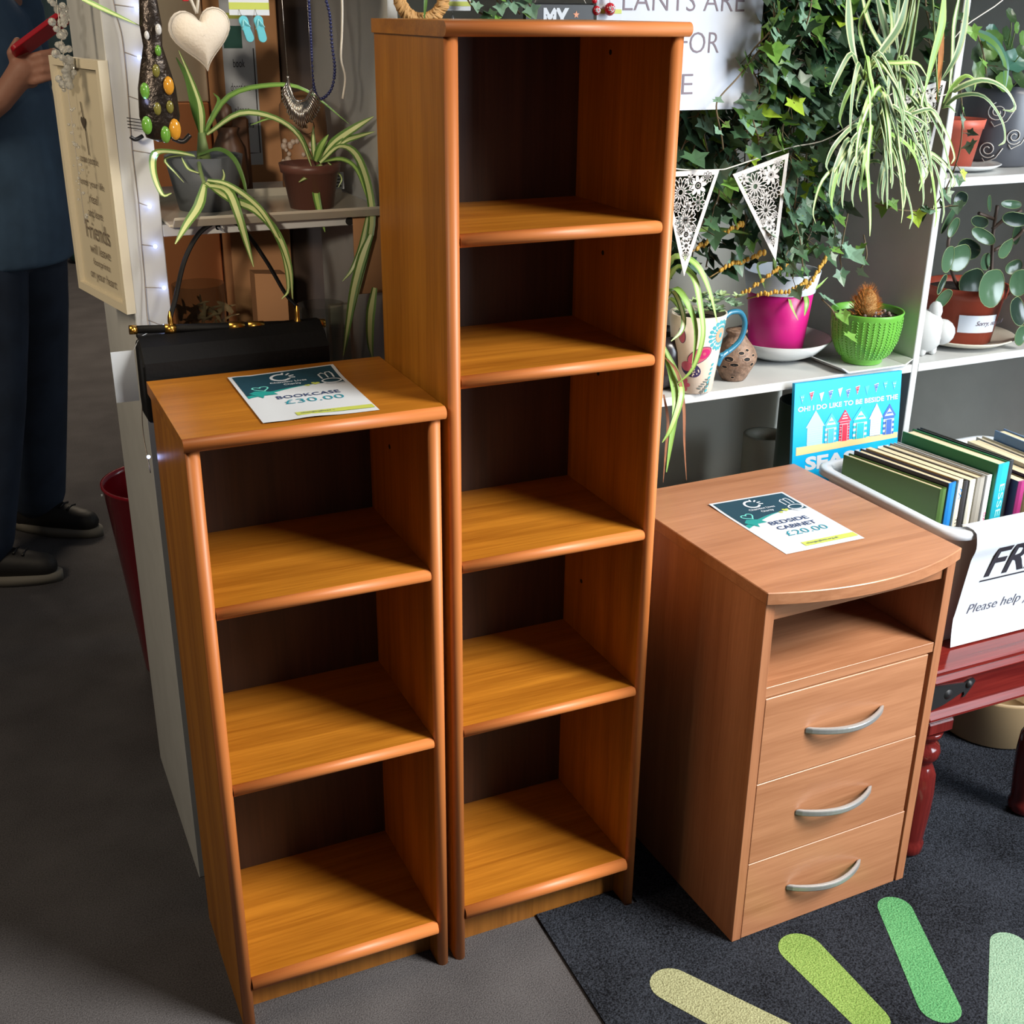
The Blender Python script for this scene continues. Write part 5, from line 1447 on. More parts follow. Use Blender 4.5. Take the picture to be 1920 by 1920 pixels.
# card of flip-flop earrings
m = MB(); m.box(0.166, 0.3395, 1.372, 0.219, 0.3402, 1.437)
m.box(0.166, 0.3392, 1.379, 0.219, 0.3395, 1.3875, mi=1)
tag(m.build('earring_card', [M_PAPER, M_LIME]), 'white earring card with a lime stripe above the flip flop earrings', 'card', 'earring cards')
for i, (x, rz, lb) in enumerate(((0.186, 0.32, 'left turquoise flip flop earring under the white card'), (0.2045, 0.12, 'right turquoise flip flop earring under the white card'))):
    t = thing('flip_flop_earring', lb, 'earring', (x, 0.336, 1.356), 0.0, 'flip flop earrings')
    t.rotation_euler = (0, -rz, 0) if i == 0 else (0, -rz * 1.6, 0)
    m = MB(); m.prism(ell(0, 0, 0.0058, 0.0058, 12, 0, 0, PI) and [(x_, z_ + 0.010) for x_, z_ in ell(0, 0, 0.0062, 0.006, 10, 0, 0, PI)] + [(-0.005, -0.002)] + [(x_, z_ - 0.012) for x_, z_ in ell(0, 0, 0.0055, 0.0055, 10, 0, PI, 2 * PI)] + [(0.005, -0.002)], 'y', -0.0016, 0.0016)
    m.build('sole', mat('turquoise_rubber', (96, 184, 200), 0.4), t, bevel=0.0005, seg=1)
    m = MB(); m.tube(catmull([(-0.006, 0, 0.0), (-0.003, -0.004, 0.005), (0, -0.002, 0.011), (0.003, -0.004, 0.005), (0.006, 0, 0.0)], 4), 0.0009, 5)
    m.tube([(0, 0, 0.016), (0, 0.002, 0.022), (0.0005, 0.0035, 0.024)], 0.0005, 4, 1)
    m.build('strap', [mat('pale_turquoise', (140, 208, 216), 0.4), M_STEEL], t)

# necklaces
t = thing('fringe_necklace', 'silver fringe necklace hanging in front of the dark brown board', 'necklace', (0, 0, 0))
P = catmull(SILVER, 6)
m = MB(); m.tube(P, 0.0016, 6)
m.tube([P[0], (P[0].x, 0.339, 1.437)], 0.0004, 4); m.tube([P[-1], (P[-1].x + 0.002, 0.339, 1.437)], 0.0004, 4)
m.build('chain', mat('silver', (188, 184, 178), 0.25, 1.0), t)
m = MB()
for i in range(2, len(P) - 1, 1):
    f = i / len(P)
    d = Vector(((f - 0.45) * 1.5, -0.1, -0.8 - 0.3 * math.sin(f * PI))).normalized()
    L = 0.014 + 0.022 * math.sin(PI * f) * rnd.uniform(0.7, 1.1)
    m.tube([P[i], P[i] + d * L], [0.0009, 0.0016], 5, 0)
m.build('fringe', mat('silver', (188, 184, 178), 0.25, 1.0), t)
m = MB()
P = catmull(BLUEBEAD, 14)
m.tube(P, 0.0006, 4)
acc = 0.0
last = P[0]
for i in range(1, len(P)):
    acc += (P[i] - P[i - 1]).length
    if acc > 0.0036:
        acc = 0.0
        m.ball(P[i], 0.0024, 7)
m.tube([P[0], (P[0].x, 0.340, 1.437)], 0.0012, 5); m.tube([P[-1], (P[-1].x, 0.340, 1.437)], 0.0012, 5)
tag(m.build('bead_necklace', mat('navy_bead', (34, 40, 84), 0.25)), 'long strand of navy blue beads hanging beside the silver fringe', 'necklace')
hang_line('hanging_string', [(0.316, 0.339, 1.437)] + WHITECORD, 0.0016, M_ROPE, 'thin white cord hanging just left of the tall bookcase', 'cord')

# lower left cube: glass vases, shavings, folded card
def glass(c, z0, h, rb, rt, label):
    m = MB()
    m.lathe([(rb, 0), (rt, h), (rt - 0.0022, h), (rb - 0.0022, 0.006), (0.0004, 0.006)], (c[0], c[1], z0), 36, 0, True, False)
    o = m.build('glass_vase', M_CLEAR)
    tag(o, label, 'vase', 'clear glass vases')
    return o


glass((0.122, 0.500), ZS, 0.238, 0.032, 0.040, 'clear glass vase with pale wood chips in the lower left cube')
glass((0.312, 0.500), ZS, 0.190, 0.026, 0.038, 'clear flared glass behind the gold end of the black handbag')
m = MB()
for k in range(70):
    p = Vector((rnd.uniform(0.105, 0.19), rnd.uniform(0.585, 0.63), ZS + 0.125 + rnd.uniform(-0.01, 0.05)))
    d = Vector((rnd.uniform(-1, 1), rnd.uniform(-1, 0.4), rnd.uniform(-0.3, 1.0))).normalized()
    m.leaf([p, p + d * 0.02, p + d * 0.036 + Vector((0, 0, -0.006))], rnd.uniform(0.004, 0.010), 0, 0, 0.6, Vector((rnd.uniform(-1, 1), rnd.uniform(-1, 1), rnd.uniform(-1, 1))).normalized(), 0.3, 2, 0.6)
tag(m.build('wood_shavings', mat('pale_shaving', (196, 168, 128), 0.8)), 'loose heap of pale wood shavings behind the black handbag', 'wood shavings', None, 'stuff')
m = MB(); m.box(0.068, 0.552, ZS, 0.222, 0.690, ZS + 0.092, 0.002)
tag(m.build('shavings_box', M_DBROWN), 'dark shallow box holding the wood shavings', 'box')
t = thing('folded_carton', 'folded brown carton with a barcode sticker in the lower left cube', 'box', (0, 0, 0))
m = MB()
m.prism([(0.226, 0.575), (0.272, 0.552), (0.272, 0.590), (0.226, 0.610)], 'z', ZS, 0.985)
m.build('panel', M_CARD, t)
m = MB()
fs_ = lambda k: (lambda u, v: (0.238 + u * 0.895, 0.5686 - 0.0004 - k * 0.0004 - u * 0.447, 0.872 + v))
m.flat([(0, 0), (0.036, 0), (0.036, 0.030), (0, 0.030)], fs_(0), 0)
m.text('4.5', fs_(1), 0.024, 0.007, w=0.009, h=0.005, mi=1)
m.build('sticker', [mat('buff_sticker', (190, 172, 140), 0.7), M_BLACK], t)
m = MB(); m.box(0.345, 0.560, ZS, 0.378, 0.575, 0.925, 0.001)
m.line([(0.001, 0.0), (0.020, 0.0), (0.024, 0.012), (0.002, 0.014)], 0.001, lambda u, v: (0.350 + u, 0.5594, 0.872 + v), 1, True)
tag(m.build('small_carton', [mat('pale_carton', (178, 168, 150), 0.7), M_GREYINK]), 'slim pale carton standing right of the clear flared glass', 'box')
m = MB(); m.box(0.330, 0.3655, 0.985, 0.378, 0.3695, 1.0985, 0.001)
tag(m.build('brown_tag', M_CARD), 'brown cardboard tag fixed under the left shelf edge', 'tag')

# ------------------------------------------------------------------ handbag
HB = thing('handbag', 'black leather clutch handbag with gold fittings hanging behind the short bookcase', 'handbag', (0, 0, 0))
m = MB()
pr = [(0.285, 0.848), (0.345, 0.846), (0.352, 0.870), (0.344, 0.945), (0.336, 0.958), (0.318, 0.958), (0.300, 0.948), (0.284, 0.930)]
m.prism(pr, 'x', 0.000, 0.262)
m.build('body', M_BLKLEATHER, HB, bevel=0.006, seg=3)
m = MB(); m.prism([(0.2835, 0.885), (0.2795, 0.887), (0.2795, 0.935), (0.298, 0.953), (0.320, 0.9635), (0.336, 0.9635), (0.336, 0.9595), (0.318, 0.9595), (0.299, 0.9495), (0.2835, 0.932)], 'x', 0.002, 0.260)
m.build('flap', M_BLKLEATHER, HB, bevel=0.001, seg=2)
m = MB(); m.tube([(-0.003, 0.326, 0.9725), (0.265, 0.326, 0.9565)], 0.0058, 12)
m.build('top_bar', M_BLKLEATHER, HB)
for x0, x1 in ((-0.007, 0.003), (0.040, 0.055), (0.128, 0.150), (0.155, 0.178), (0.256, 0.268)):
    m = MB()
    f = lambda x: 0.9723 - 0.0597 * x
    m.tube([(x0, 0.326, f(x0)), (x1, 0.326, f(x1))], 0.0066, 12)
    m.build('gold_fitting', M_GOLD, HB)
m = MB(); m.box(0.004, 0.322, 0.9535, 0.036, 0.330, 0.9565, 0.001)
m.build('gold_plate', M_GOLD, HB)
for x in (0.049, 0.228):
    m = MB(); m.lathe([(0.006, 0), (0.007, 0.004), (0.0035, 0.010), (0.004, 0.016), (0.0035, 0.022), (0.001, 0.030)], (x, 0.326, 0.964 - 0.04 * (x - 0.049)), 14)
    m.build('clasp', M_GOLD, HB)
m = MB(); m.tube(catmull([(0.049, 0.326, 0.985)] + HANDLE[1:-1] + [(0.228, 0.326, 0.985)], 6), 0.0042, 8, flat=0.55)
m.build('handle', M_BLKLEATHER, HB)
m = MB(); m.lathe([(0.0016, -0.03), (0.0016, 0.0), (0.004, 0.0), (0.004, 0.002)], (0.134, 0.370, 1.096), 10, 0, True, True, axis='y')
m.tube([(0.134, 0.342, 1.096), (0.134, 0.340, 1.103)], 0.0016, 6)
m.tube([(0.134, 0.345, 1.096), (0.134, 0.345, 1.107)], 0.0016, 6)
tag(m.build('wall_hook', M_STEEL), 'small metal hook in the shelf edge carrying the handbag strap', 'hook')
m = MB(); m.box(-0.036, 0.318, 0.874, -0.005, 0.3188, 0.946)
m.tube([(-0.006, 0.3192, 0.944), (0.006, 0.326, 0.962), (0.020, 0.323, 0.968)], 0.0006, 4)
tag(m.build('price_tag', M_PAPER), 'blank white price tag hanging at the left end of the black handbag', 'price tag')

# ------------------------------------------------------------------ fairy lights
FL = thing('fairy_lights', 'string of blue white fairy lights running down the white post', 'fairy lights', (0, 0, 0))
m = MB(); m.tube(catmull(WIRE + [(0.024, 0.352, 0.955), (0.010, 0.357, 0.90), (-0.002, 0.345, 0.83), (-0.004, 0.300, 0.772)], 8), 0.0008, 5)
W = catmull(WIRE, 8)
for b_ in BULBS[:8]:
    q = min(W, key=lambda p: abs(p.z - b_[2] - 0.004))
    m.tube([q, b_], 0.0006, 4)
m.build('wire', mat('silver_wire', (150, 140, 130), 0.4, 0.5), FL)
M_LED = mat('led_glow', (200, 215, 255), 0.3, emit=((178, 200, 255), 9.0))
for i, b_ in enumerate(BULBS):
    m = MB(); m.ball(b_, 0.0026, 10)
    m.build('bulb', M_LED, FL)
    d = bpy.data.lights.new('fairy_bulb_light', 'POINT')
    d.energy = 0.006; d.color = (0.42, 0.52, 1.0); d.shadow_soft_size = 0.003
    o = bpy.data.objects.new('fairy_bulb_light', d); COL.objects.link(o)
    o.location = (b_[0], b_[1] - 0.008, b_[2]); o.parent = FL

# ------------------------------------------------------------------ Friends plaque and crystal garland
FR = thing('wall_plaque', 'cream framed wooden plaque with script about Friends on the side of the shelves', 'plaque', (0, 0, 0))
A = Vector((0.004, 0.366, 0)); Bp = Vector((-0.038, 0.572, 0))
ux = (A - Bp).normalized(); L = (A - Bp).length
nrm = Vector((-ux.y, ux.x, 0))
if nrm.x > 0: nrm = -nrm
ZB, ZT = 0.985, 1.3165


def plq(k):
    return lambda u, v: Bp + ux * u + nrm * (0.001 + k) + Vector((0, 0, ZB + v))


Mx = Matrix(((ux.x, nrm.x, 0, Bp.x), (ux.y, nrm.y, 0, Bp.y), (0, 0, 1, ZB), (0, 0, 0, 1)))
HH = ZT - ZB
m = MB(); m.T = Mx
m.box(0.010, -0.004, 0.010, L - 0.010, 0.000, HH - 0.010)
m.build('panel', mat('cream_panel', (188, 178, 154), 0.6), FR)
m = MB(); m.T = Mx
m.box(0, -0.006, 0, 0.012, 0.007, HH); m.box(L - 0.012, -0.006, 0, L, 0.007, HH)
m.box(0.012, -0.006, 0, L - 0.012, 0.007, 0.012); m.box(0.012, -0.006, HH - 0.012, L - 0.012, 0.007, HH)
m.build('frame', mat('cream_frame', (198, 188, 164), 0.5), FR)
m = MB()
f0 = plq(0.0008)
for i, (tx, w_, h_) in enumerate((('some people', 0.075, 0.014), ('enter your life', 0.10, 0.013), ('real', 0.035, 0.013), ('and leave', 0.06, 0.012), ('Friends', 0.100, 0.026), ('will leave', 0.085, 0.014), ('footprints', 0.07, 0.013), ('on your heart', 0.11, 0.017))):
    m.text(tx, f0, L / 2, (0.190, 0.158, 0.138, 0.118, 0.085, 0.064, 0.044, 0.022)[i], w=w_, h=h_, mi=0, align='c', shear=0.15 if tx != 'Friends' else 0)
m.build('lettering', mat('faded_ink', (110, 98, 84), 0.8), FR)
m = MB()
m.line([(L / 2 - 0.004, 0.275), (L / 2 + 0.004, 0.235), (L / 2 + 0.006, 0.205)], 0.003, f0)
m.flat(heart2(L / 2, 0.248, 0.020), plq(0.0012))
m.build('motif', mat('pewter', (110, 100, 90), 0.4, 0.6), FR)

t = thing('crystal_garland', 'string of clear crystal beads hanging in front of the cream plaque', 'garland', (-0.036, 0.445, 0))
m = MB()
m.tube([(0, 0, 1.10), (0, 0, 1.858)], 0.0005, 4)
m.tube(catmull([(0, 0, 1.857), (0.004, -0.001, 1.865), (0.03, -0.002, 1.862), (0.052, -0.003, 1.8425)], 4), 0.0016, 6)
m.build('string', M_ROPE, t)
m = MB()
for k in range(62):
    z = 1.42 - 0.145 * rnd.random()
    a = rnd.uniform(0, 2 * PI); r = 0.005 + 0.006 * rnd.random() * (1.1 if z < 1.34 else 0.8)
    m.ball((r * math.cos(a) * 1.1, r * math.sin(a), z), rnd.uniform(0.003, 0.0065), 8)
m.sm = [False] * len(m.sm)
m.build('crystal_cluster', mat('crystal', (240, 240, 235), 0.03, trans=0.75, spec=0.8), t)
m = MB()
for k in range(26):
    z = 1.275 - 0.17 * rnd.random()
    m.ball((rnd.uniform(-0.006, 0.006), rnd.uniform(-0.008, 0.004), z), rnd.uniform(0.0012, 0.0028), 6)
for i in range(len(m.sm)): m.sm[i] = False
m.build('crystal_drops', mat('crystal', (240, 240, 235), 0.03, trans=0.75, spec=0.8), t)

# ------------------------------------------------------------------ things along the top edge, behind the tall bookcase
t = thing('twig_wreath', 'pale twig wreath hanging at the top left behind the tall bookcase', 'wreath', (0.436, 0.345, 1.402))
m = MB()
for k in range(110):
    a = 2 * PI * k / 110
    p = Vector((0.033 * math.cos(a), 0, 0.033 * math.sin(a)))
    d = Vector((math.cos(a + 0.5), rnd.uniform(-0.4, 0.4), math.sin(a + 0.5)))
    m.tube([p - d * 0.008, p + d * 0.011], [0.003, 0.0018], 5)
m.build('twigs', mat('pale_twig', (196, 150, 92), 0.7), t)
m = MB(); m.leaf([(0.004, -0.008, 0.02), (0.002, -0.010, -0.01), (0.0, -0.008, -0.034)], 0.006, 0, 0, 0.2)
m.build('leaf', GL_EDGE, t)
m = MB(); m.tube([(0, 0, 0.033), (0, 0, 0.0368)], 0.0015, 5)
m.build('loop', M_ROPE, t)
m = MB(); m.box(0.478, 0.3595, 1.380, 0.516, 0.3602, 1.4372); m.box(0.478, 0.3592, 1.386, 0.516, 0.3595, 1.392, mi=1)
tag(m.build('earring_card', [M_PAPER, M_LIME]), 'white earring card with a lime stripe beside the twig wreath', 'card', 'earring cards')
m = MB(); m.tube([(0.487, 0.357, 1.380), (0.487, 0.357, 1.374)], 0.0005, 4); m.lathe([(0.0004, 0.008), (0.003, 0.003), (0.0034, 0.0), (0.0004, -0.002)], (0.487, 0.357, 1.366), 10)
tag(m.build('drop_earring', mat('grey_drop', (120, 124, 128), 0.3, 0.6)), 'small grey drop earring hanging from the card beside the wreath', 'earring')
m = MB(); st = MB()
for pth in ([(0.508, 0.352, 1.437), (0.503, 0.345, 1.400), (0.520, 0.338, 1.378), (0.548, 0.336, 1.372)], [(0.58, 0.352, 1.437), (0.57, 0.345, 1.40), (0.585, 0.34, 1.376)], [(0.555, 0.35, 1.437), (0.548, 0.343, 1.405), (0.552, 0.34, 1.385)], [(0.60, 0.352, 1.437), (0.595, 0.342, 1.402), (0.603, 0.338, 1.382)]):
    st.tube(catmull(pth, 5), 0.0013, 5)
    for q in catmull(pth, 2)[1:]:
        ivy_leaf(m, q + Vector((rnd.uniform(-0.01, 0.01), -0.006, 0)), rnd.uniform(0.012, 0.020), PI + rnd.uniform(0.3, 1.0), rnd.uniform(-0.6, 0.6), rnd.uniform(-0.6, 0.6), rnd.choice((2, 2, 3, 3, 1)))
t = thing('ivy_sprig', 'sprig of pale ivy hanging beside the black MY plaque', 'plant', (0, 0, 0))
m.build('foliage', IV, t); st.build('stems', STEM, t)
t = thing('hanging_sign', 'black wooden sign with white letters MY and a star hanging behind the tall bookcase', 'sign', (0, 0, 0))
m = MB(); m.box(0.598, 0.352, 1.335, 0.713, 0.360, 1.3915, 0.002)
m.build('board', M_BLK, t)
m = MB()
fm = lambda u, v: (0.598 + u, 0.3514, 1.335 + v)
m.text('MY', fm, 0.030, 0.022, w=0.042, h=0.028, bold=0.05)
sp = []
for i in range(10):
    a = PI / 2 + i * PI / 5; r = 0.0055 if i % 2 == 0 else 0.0024
    sp.append((0.084 + r * math.cos(a), 0.041 + r * math.sin(a)))
m.flat(sp, fm, 1); m.flat(ell(0.018, 0.044, 0.0015, 0.0015, 8), fm, 1)
m.build('lettering', [M_PAPER, mat('copper_star', (200, 130, 90), 0.4)], t)
m = MB(); m.tube([(0.615, 0.356, 1.391), (0.640, 0.358, 1.4375)], 0.0006, 4); m.tube([(0.700, 0.356, 1.391), (0.670, 0.358, 1.4375)], 0.0006, 4)
m.build('string', M_ROPE, t)
m = MB(); m.box(0.722, 0.3615, 1.350, 0.764, 0.3622, 1.4372); m.box(0.722, 0.3611, 1.378, 0.764, 0.3615, 1.384, mi=1)
tag(m.build('earring_card', [M_PAPER, M_LIME]), 'white card with a lime stripe behind the red bead earrings', 'card', 'earring cards')
for i, (x, z, r, lb) in enumerate(((0.716, 1.382, 0.0062, 'left red beaded earring above the tall bookcase'), (0.7385, 1.384, 0.0085, 'right larger red beaded earring above the tall bookcase'))):
    m = MB()
    m.ball((x, 0.352, z), r, 14, 0, 1.1)
    for k in range(10):
        a = k * 2.4
        m.tube([(x + r * 0.7 * math.cos(a), 0.352 - r * 0.75, z + r * 0.7 * math.sin(a)), (x + r * 0.3 * math.cos(a + 1), 0.352 - r * 0.98, z + r * 0.3 * math.sin(a + 1))], 0.0006, 4, 1)
    m.ball((x - 0.004, 0.352, z + r * 1.5 + 0.004), 0.004, 10, 0)
    m.tube([(x, 0.352, z + r), (x, 0.355, z + 0.018), (x, 0.3612, z + 0.022)], 0.0005, 4, 1)
    o = m.build('bead_earring', [mat('red_bead', (176, 24, 40), 0.25), M_PAPER])
    tag(o, lb, 'earring', 'red bead earrings')

# ------------------------------------------------------------------ red bin
t = thing('waste_bin', 'tall dark red tapered bin standing behind the white shelf end', 'bin', (0.116, 1.130, 0.0))
m = MB()
m.lathe([(0.076, 0.0), (0.078, 0.004), (0.120, 0.440), (0.124, 0.444), (0.124, 0.450), (0.119, 0.450), (0.116, 0.440), (0.074, 0.012), (0.0004, 0.012)], (0, 0, 0), 56)
m.build('body', mat('red_gloss', (128, 10, 28), 0.22, coat=0.3), t)
m = MB(); m.lathe([(0.003, -0.003), (0.003, 0.0)], (-0.122, 0.0, 0.43), 8, axis='x')
m.build('rivet', M_PAPER, t)
m = MB(); m.ball((0.150, 1.36, 0.06), 0.06, 16, 0, 1.0); m.ball((0.12, 1.36, 0.43), 0.03, 12, 0, 1.3); m.lathe([(0.05, 0), (0.055, 0.3), (0.03, 0.38), (0.0004, 0.40)], (0.140, 1.36, 0.0), 20)
tag(m.build('white_bag', mat('white_plastic_bag', (190, 190, 182), 0.4, bump=(30, 1.0))), 'crumpled white plastic bag behind the red bin', 'bag')

# ------------------------------------------------------------------ far end of the shop
m = MB(); m.box(0.35, 6.30, 0.0, 1.60, 6.80, 0.62, 0.01)
tag(m.build('low_cabinet', mat('maroon_wood', (58, 26, 26), 0.5)), 'low dark maroon cabinet far behind the person', 'cabinet')
m = MB(); m.box(0.36, 6.35, 0.621, 0.62, 6.65, 1.02, 0.006); m.box(0.36, 6.34, 0.72, 0.62, 6.349, 0.73, mi=1)
tag(m.build('storage_box', [mat('pale_box', (180, 174, 158), 0.6), M_GREYINK]), 'pale storage box on the far maroon cabinet', 'box')
m = MB(); m.limb([(0.52, 6.55, 1.155), (0.54, 6.55, 1.30), (0.56, 6.55, 1.5)], [0.13, 0.17, 0.12], 20)
tag(m.build('clothes_bundle', mat('teal_cloth', (40, 62, 70), 0.8)), 'heap of dark teal cloth on the far storage box', 'clothes')
m = MB(); m.box(0.75, 6.32, 0.621, 1.4, 6.7, 1.7, 0.01)
tag(m.build('dark_display', mat('dark_display', (28, 26, 26), 0.6)), 'tall black display stand on the far maroon cabinet', 'display stand')
m = MB(); m.ball((0.44, 6.05, 0.09), 0.09, 20)
tag(m.build('ball', mat('teal_ball', (40, 84, 84), 0.5)), 'small teal ball on the floor far behind the person', 'ball')

# ------------------------------------------------------------------ red table
TB = thing('side_table', 'glossy red mahogany side table with black iron corner latch under the free box', 'table', (0, 0, 0))
M_MAH = wood('mahogany', (78, 18, 16), (116, 36, 30), 'x', 0.12, 0.8)
M_MAHZ = wood('mahogany_upright', (74, 20, 18), (108, 34, 30), 'z', 0.14, 0.8)
TX0, TX1, TY0, TY1, TZ = 1.126, 1.515, -0.112, 0.318, 0.400
m = MB()
m.box(TX0, TY0, 0.388, TX1, TY1, TZ, 0.003)
m.build('table_top', M_MAH, TB)
m = MB()
for (x0, y0, x1, y1, e) in ((TX0, TY0, TX1, TY1, 0.0),):
    m.box(x0 - 0.004, y0 - 0.004, 0.372, x1 + 0.004, y1 + 0.004, 0.3878, 0.007)
m.build('upper_moulding', M_MAH, TB, bevel=0.003, seg=3)
m = MB(); m.box(TX0 + 0.008, TY0 + 0.008, 0.318, TX1 - 0.008, TY1 - 0.008, 0.3718)
m.build('apron', M_MAH, TB)
m = MB(); m.box(TX0 - 0.002, TY0 - 0.002, 0.296, TX1 + 0.002, TY1 + 0.002, 0.3178, 0.009)
m.build('lower_moulding', M_MAH, TB, bevel=0.003, seg=3)
lp = [(0.022, 0.0), (0.027, 0.006), (0.028, 0.022), (0.025, 0.028), (0.026, 0.036), (0.030, 0.09), (0.031, 0.13), (0.029, 0.165), (0.022, 0.182), (0.018, 0.188), (0.020, 0.192), (0.028, 0.203), (0.030, 0.213), (0.027, 0.224), (0.019, 0.231), (0.021, 0.236), (0.028, 0.246), (0.030, 0.256)]
for (x, y) in ((1.172, -0.070), (1.452, -0.070), (1.172, 0.272), (1.452, 0.272)):
    m = MB()
    m.lathe(lp, (x, y, 0.0056), 28, 0, True, True)
    m.box(x - 0.033, y - 0.033, 0.262, x + 0.033, y + 0.033, 0.2958, 0.008)
    m.build('leg', M_MAHZ, TB)
M_IRON = mat('black_iron', (30, 30, 32), 0.5, 0.3)
fi = lambda u, v: (TX0 + 0.008 + u, TY0 + 0.0066, 0.318 + v)
m = MB()
pl = [(0, 0.004), (0.030, 0.010), (0.060, 0.022), (0.070, 0.026), (0.072, 0.020), (0.069, 0.015), (0.074, 0.015), (0.080, 0.022), (0.088, 0.032), (0.093, 0.041), (0.088, 0.047), (0.078, 0.046), (0.070, 0.042), (0.045, 0.045), (0.02, 0.048), (0, 0.050)]
m.prism([(TX0 + 0.008 + u, 0.318 + v) for u, v in pl], 'y', TY0 + 0.0050, TY0 + 0.0078)
m.lathe([(0.012, 0.0026), (0.012, 0.001), (0.0004, -0.001)], (TX0 + 0.008 + 0.036, TY0 + 0.0045, 0.318 + 0.028), 20, axis='y', cap0=False)
m.lathe([(0.0075, 0.003), (0.0075, 0.0), (0.005, -0.003), (0.0004, -0.004)], (TX0 + 0.008 + 0.079, TY0 + 0.0045, 0.318 + 0.038), 16, axis='y', cap0=False)
m.build('iron_latch', M_IRON, TB, label='black iron corner strap with round studs')

# ------------------------------------------------------------------ plastic tub with books
M_TUB = mat('translucent_plastic', (206, 211, 218), 0.3, trans=0.12, spec=0.4)
TUB = thing('storage_tub', 'translucent white plastic tub of books with a FREE sheet on the red table', 'tub', (0, 0, 0))


def rrect(x0, y0, x1, y1, r, n=6):
    out = []
    for cx, cy, a0 in ((x1 - r, y1 - r, 0), (x0 + r, y1 - r, PI / 2), (x0 + r, y0 + r, PI), (x1 - r, y0 + r, 1.5 * PI)):
        for i in range(n + 1):
            a = a0 + PI / 2 * i / n
            out.append((cx + r * math.cos(a), cy + r * math.sin(a)))
    return out


def stack(mb, layers, mi=None, cap0=True):
    n = len(layers[0][0])
    vs = [(x, y, z) for p, z in layers for x, y in p]
    fs = [(k * n + i, k * n + (i + 1) % n, (k + 1) * n + (i + 1) % n, (k + 1) * n + i) for k in range(len(layers) - 1) for i in range(n)]
    mb.add(vs, fs, mi, True)
    if cap0:
        o = len(mb.v) - len(vs)
        mb.f.append(tuple(o + i for i in range(n))[::-1]); mb.m.append(mi or 0); mb.sm.append(False)


m = MB()
zb = TZ + 0.0006
LZ = (zb, zb + 0.198, zb + 0.202, zb + 0.206, zb + 0.216, zb + 0.2192, zb + 0.218, zb + 0.006)
LX = ((1.186, -0.034, 1.545, 0.262, 0.030), (1.176, -0.052, 1.575, 0.276, 0.034), (1.167, -0.066, 1.586, 0.284, 0.038), (1.160, -0.074, 1.592, 0.290, 0.040), (1.160, -0.074, 1.592, 0.290, 0.040), (1.164, -0.070, 1.588, 0.286, 0.038), (1.1785, -0.0495, 1.5725, 0.2735, 0.034), (1.1890, -0.0315, 1.5425, 0.2595, 0.029))
stack(m, [(rrect(*q), z) for q, z in zip(LX, LZ)] + [(rrect(1.30, 0.05, 1.45, 0.2, 0.02), zb + 0.006)], 0)
n_ = len(rrect(0, 0, 1, 1, 0.1))
m.f.append(tuple(range(len(m.v) - n_, len(m.v)))); m.m.append(0); m.sm.append(False)
m.build('body', M_TUB, TUB)


# FREE sheet over the rim
def free_map(k):
    def fn(u, v):
        # v runs down from the inside edge (0) over the rim to the bottom
        L1 = 0.030
        if v < L1:
            y, z = -0.0465 - 0.030 * (v / L1), zb + 0.2215 + 0.002 * math.sin(v / L1 * PI)
        else:
            w_ = v - L1
            y = -0.0765 - 0.002 - 0.004 * math.sin(min(1, w_ / 0.05) * PI) + 0.026 * min(1, max(0, (w_ - 0.03)) / 0.14)
            if w_ > 0.165: y -= 0.008 * ((w_ - 0.165) / 0.05) ** 1.5
            z = zb + 0.2215 - w_
        return (1.200 + u + 0.012 * min(1, max(0, v / 0.2)) - 0.006 * max(0, (v - 0.19) / 0.06), y - k * 0.0004, z + k * (0.0006 if v < L1 else 0))
    return fn


m = MB()
nu, nv = 10, 30
HS = 0.2490
vs = [free_map(0)(0.297 * i / nu, HS * j / nv) for j in range(nv + 1) for i in range(nu + 1)]
m.add(vs, [(j * (nu + 1) + i, j * (nu + 1) + i + 1, (j + 1) * (nu + 1) + i + 1, (j + 1) * (nu + 1) + i) for j in range(nv) for i in range(nu)], 0, True)
ff = free_map(1.5)
g = lambda u, v: ff(u, HS - v)
m.text('FREE', g, 0.040, 0.125, w=0.165, h=0.057, mi=1, bold=0.02, shear=0.22)
m.flat([(0.034, 0.1165), (0.205, 0.1165), (0.205, 0.1195), (0.034, 0.1195)], g, 1)
m.text('Please help yourself', g, 0.026, 0.047, w=0.215, h=0.025, mi=2, bold=-0.006, shear=0.12)
m.build('free_sheet', [M_PAPER, M_BLACK, mat('dark_grey_ink', (84, 88, 104), 0.6)], TUB, label='white sheet printed FREE taped over the tub rim')

# books, spines to the front
PAGES = mat('book_pages', (206, 190, 156), 0.85, noise=(200, 0.08), nscale=(1, 0.05, 0.05))


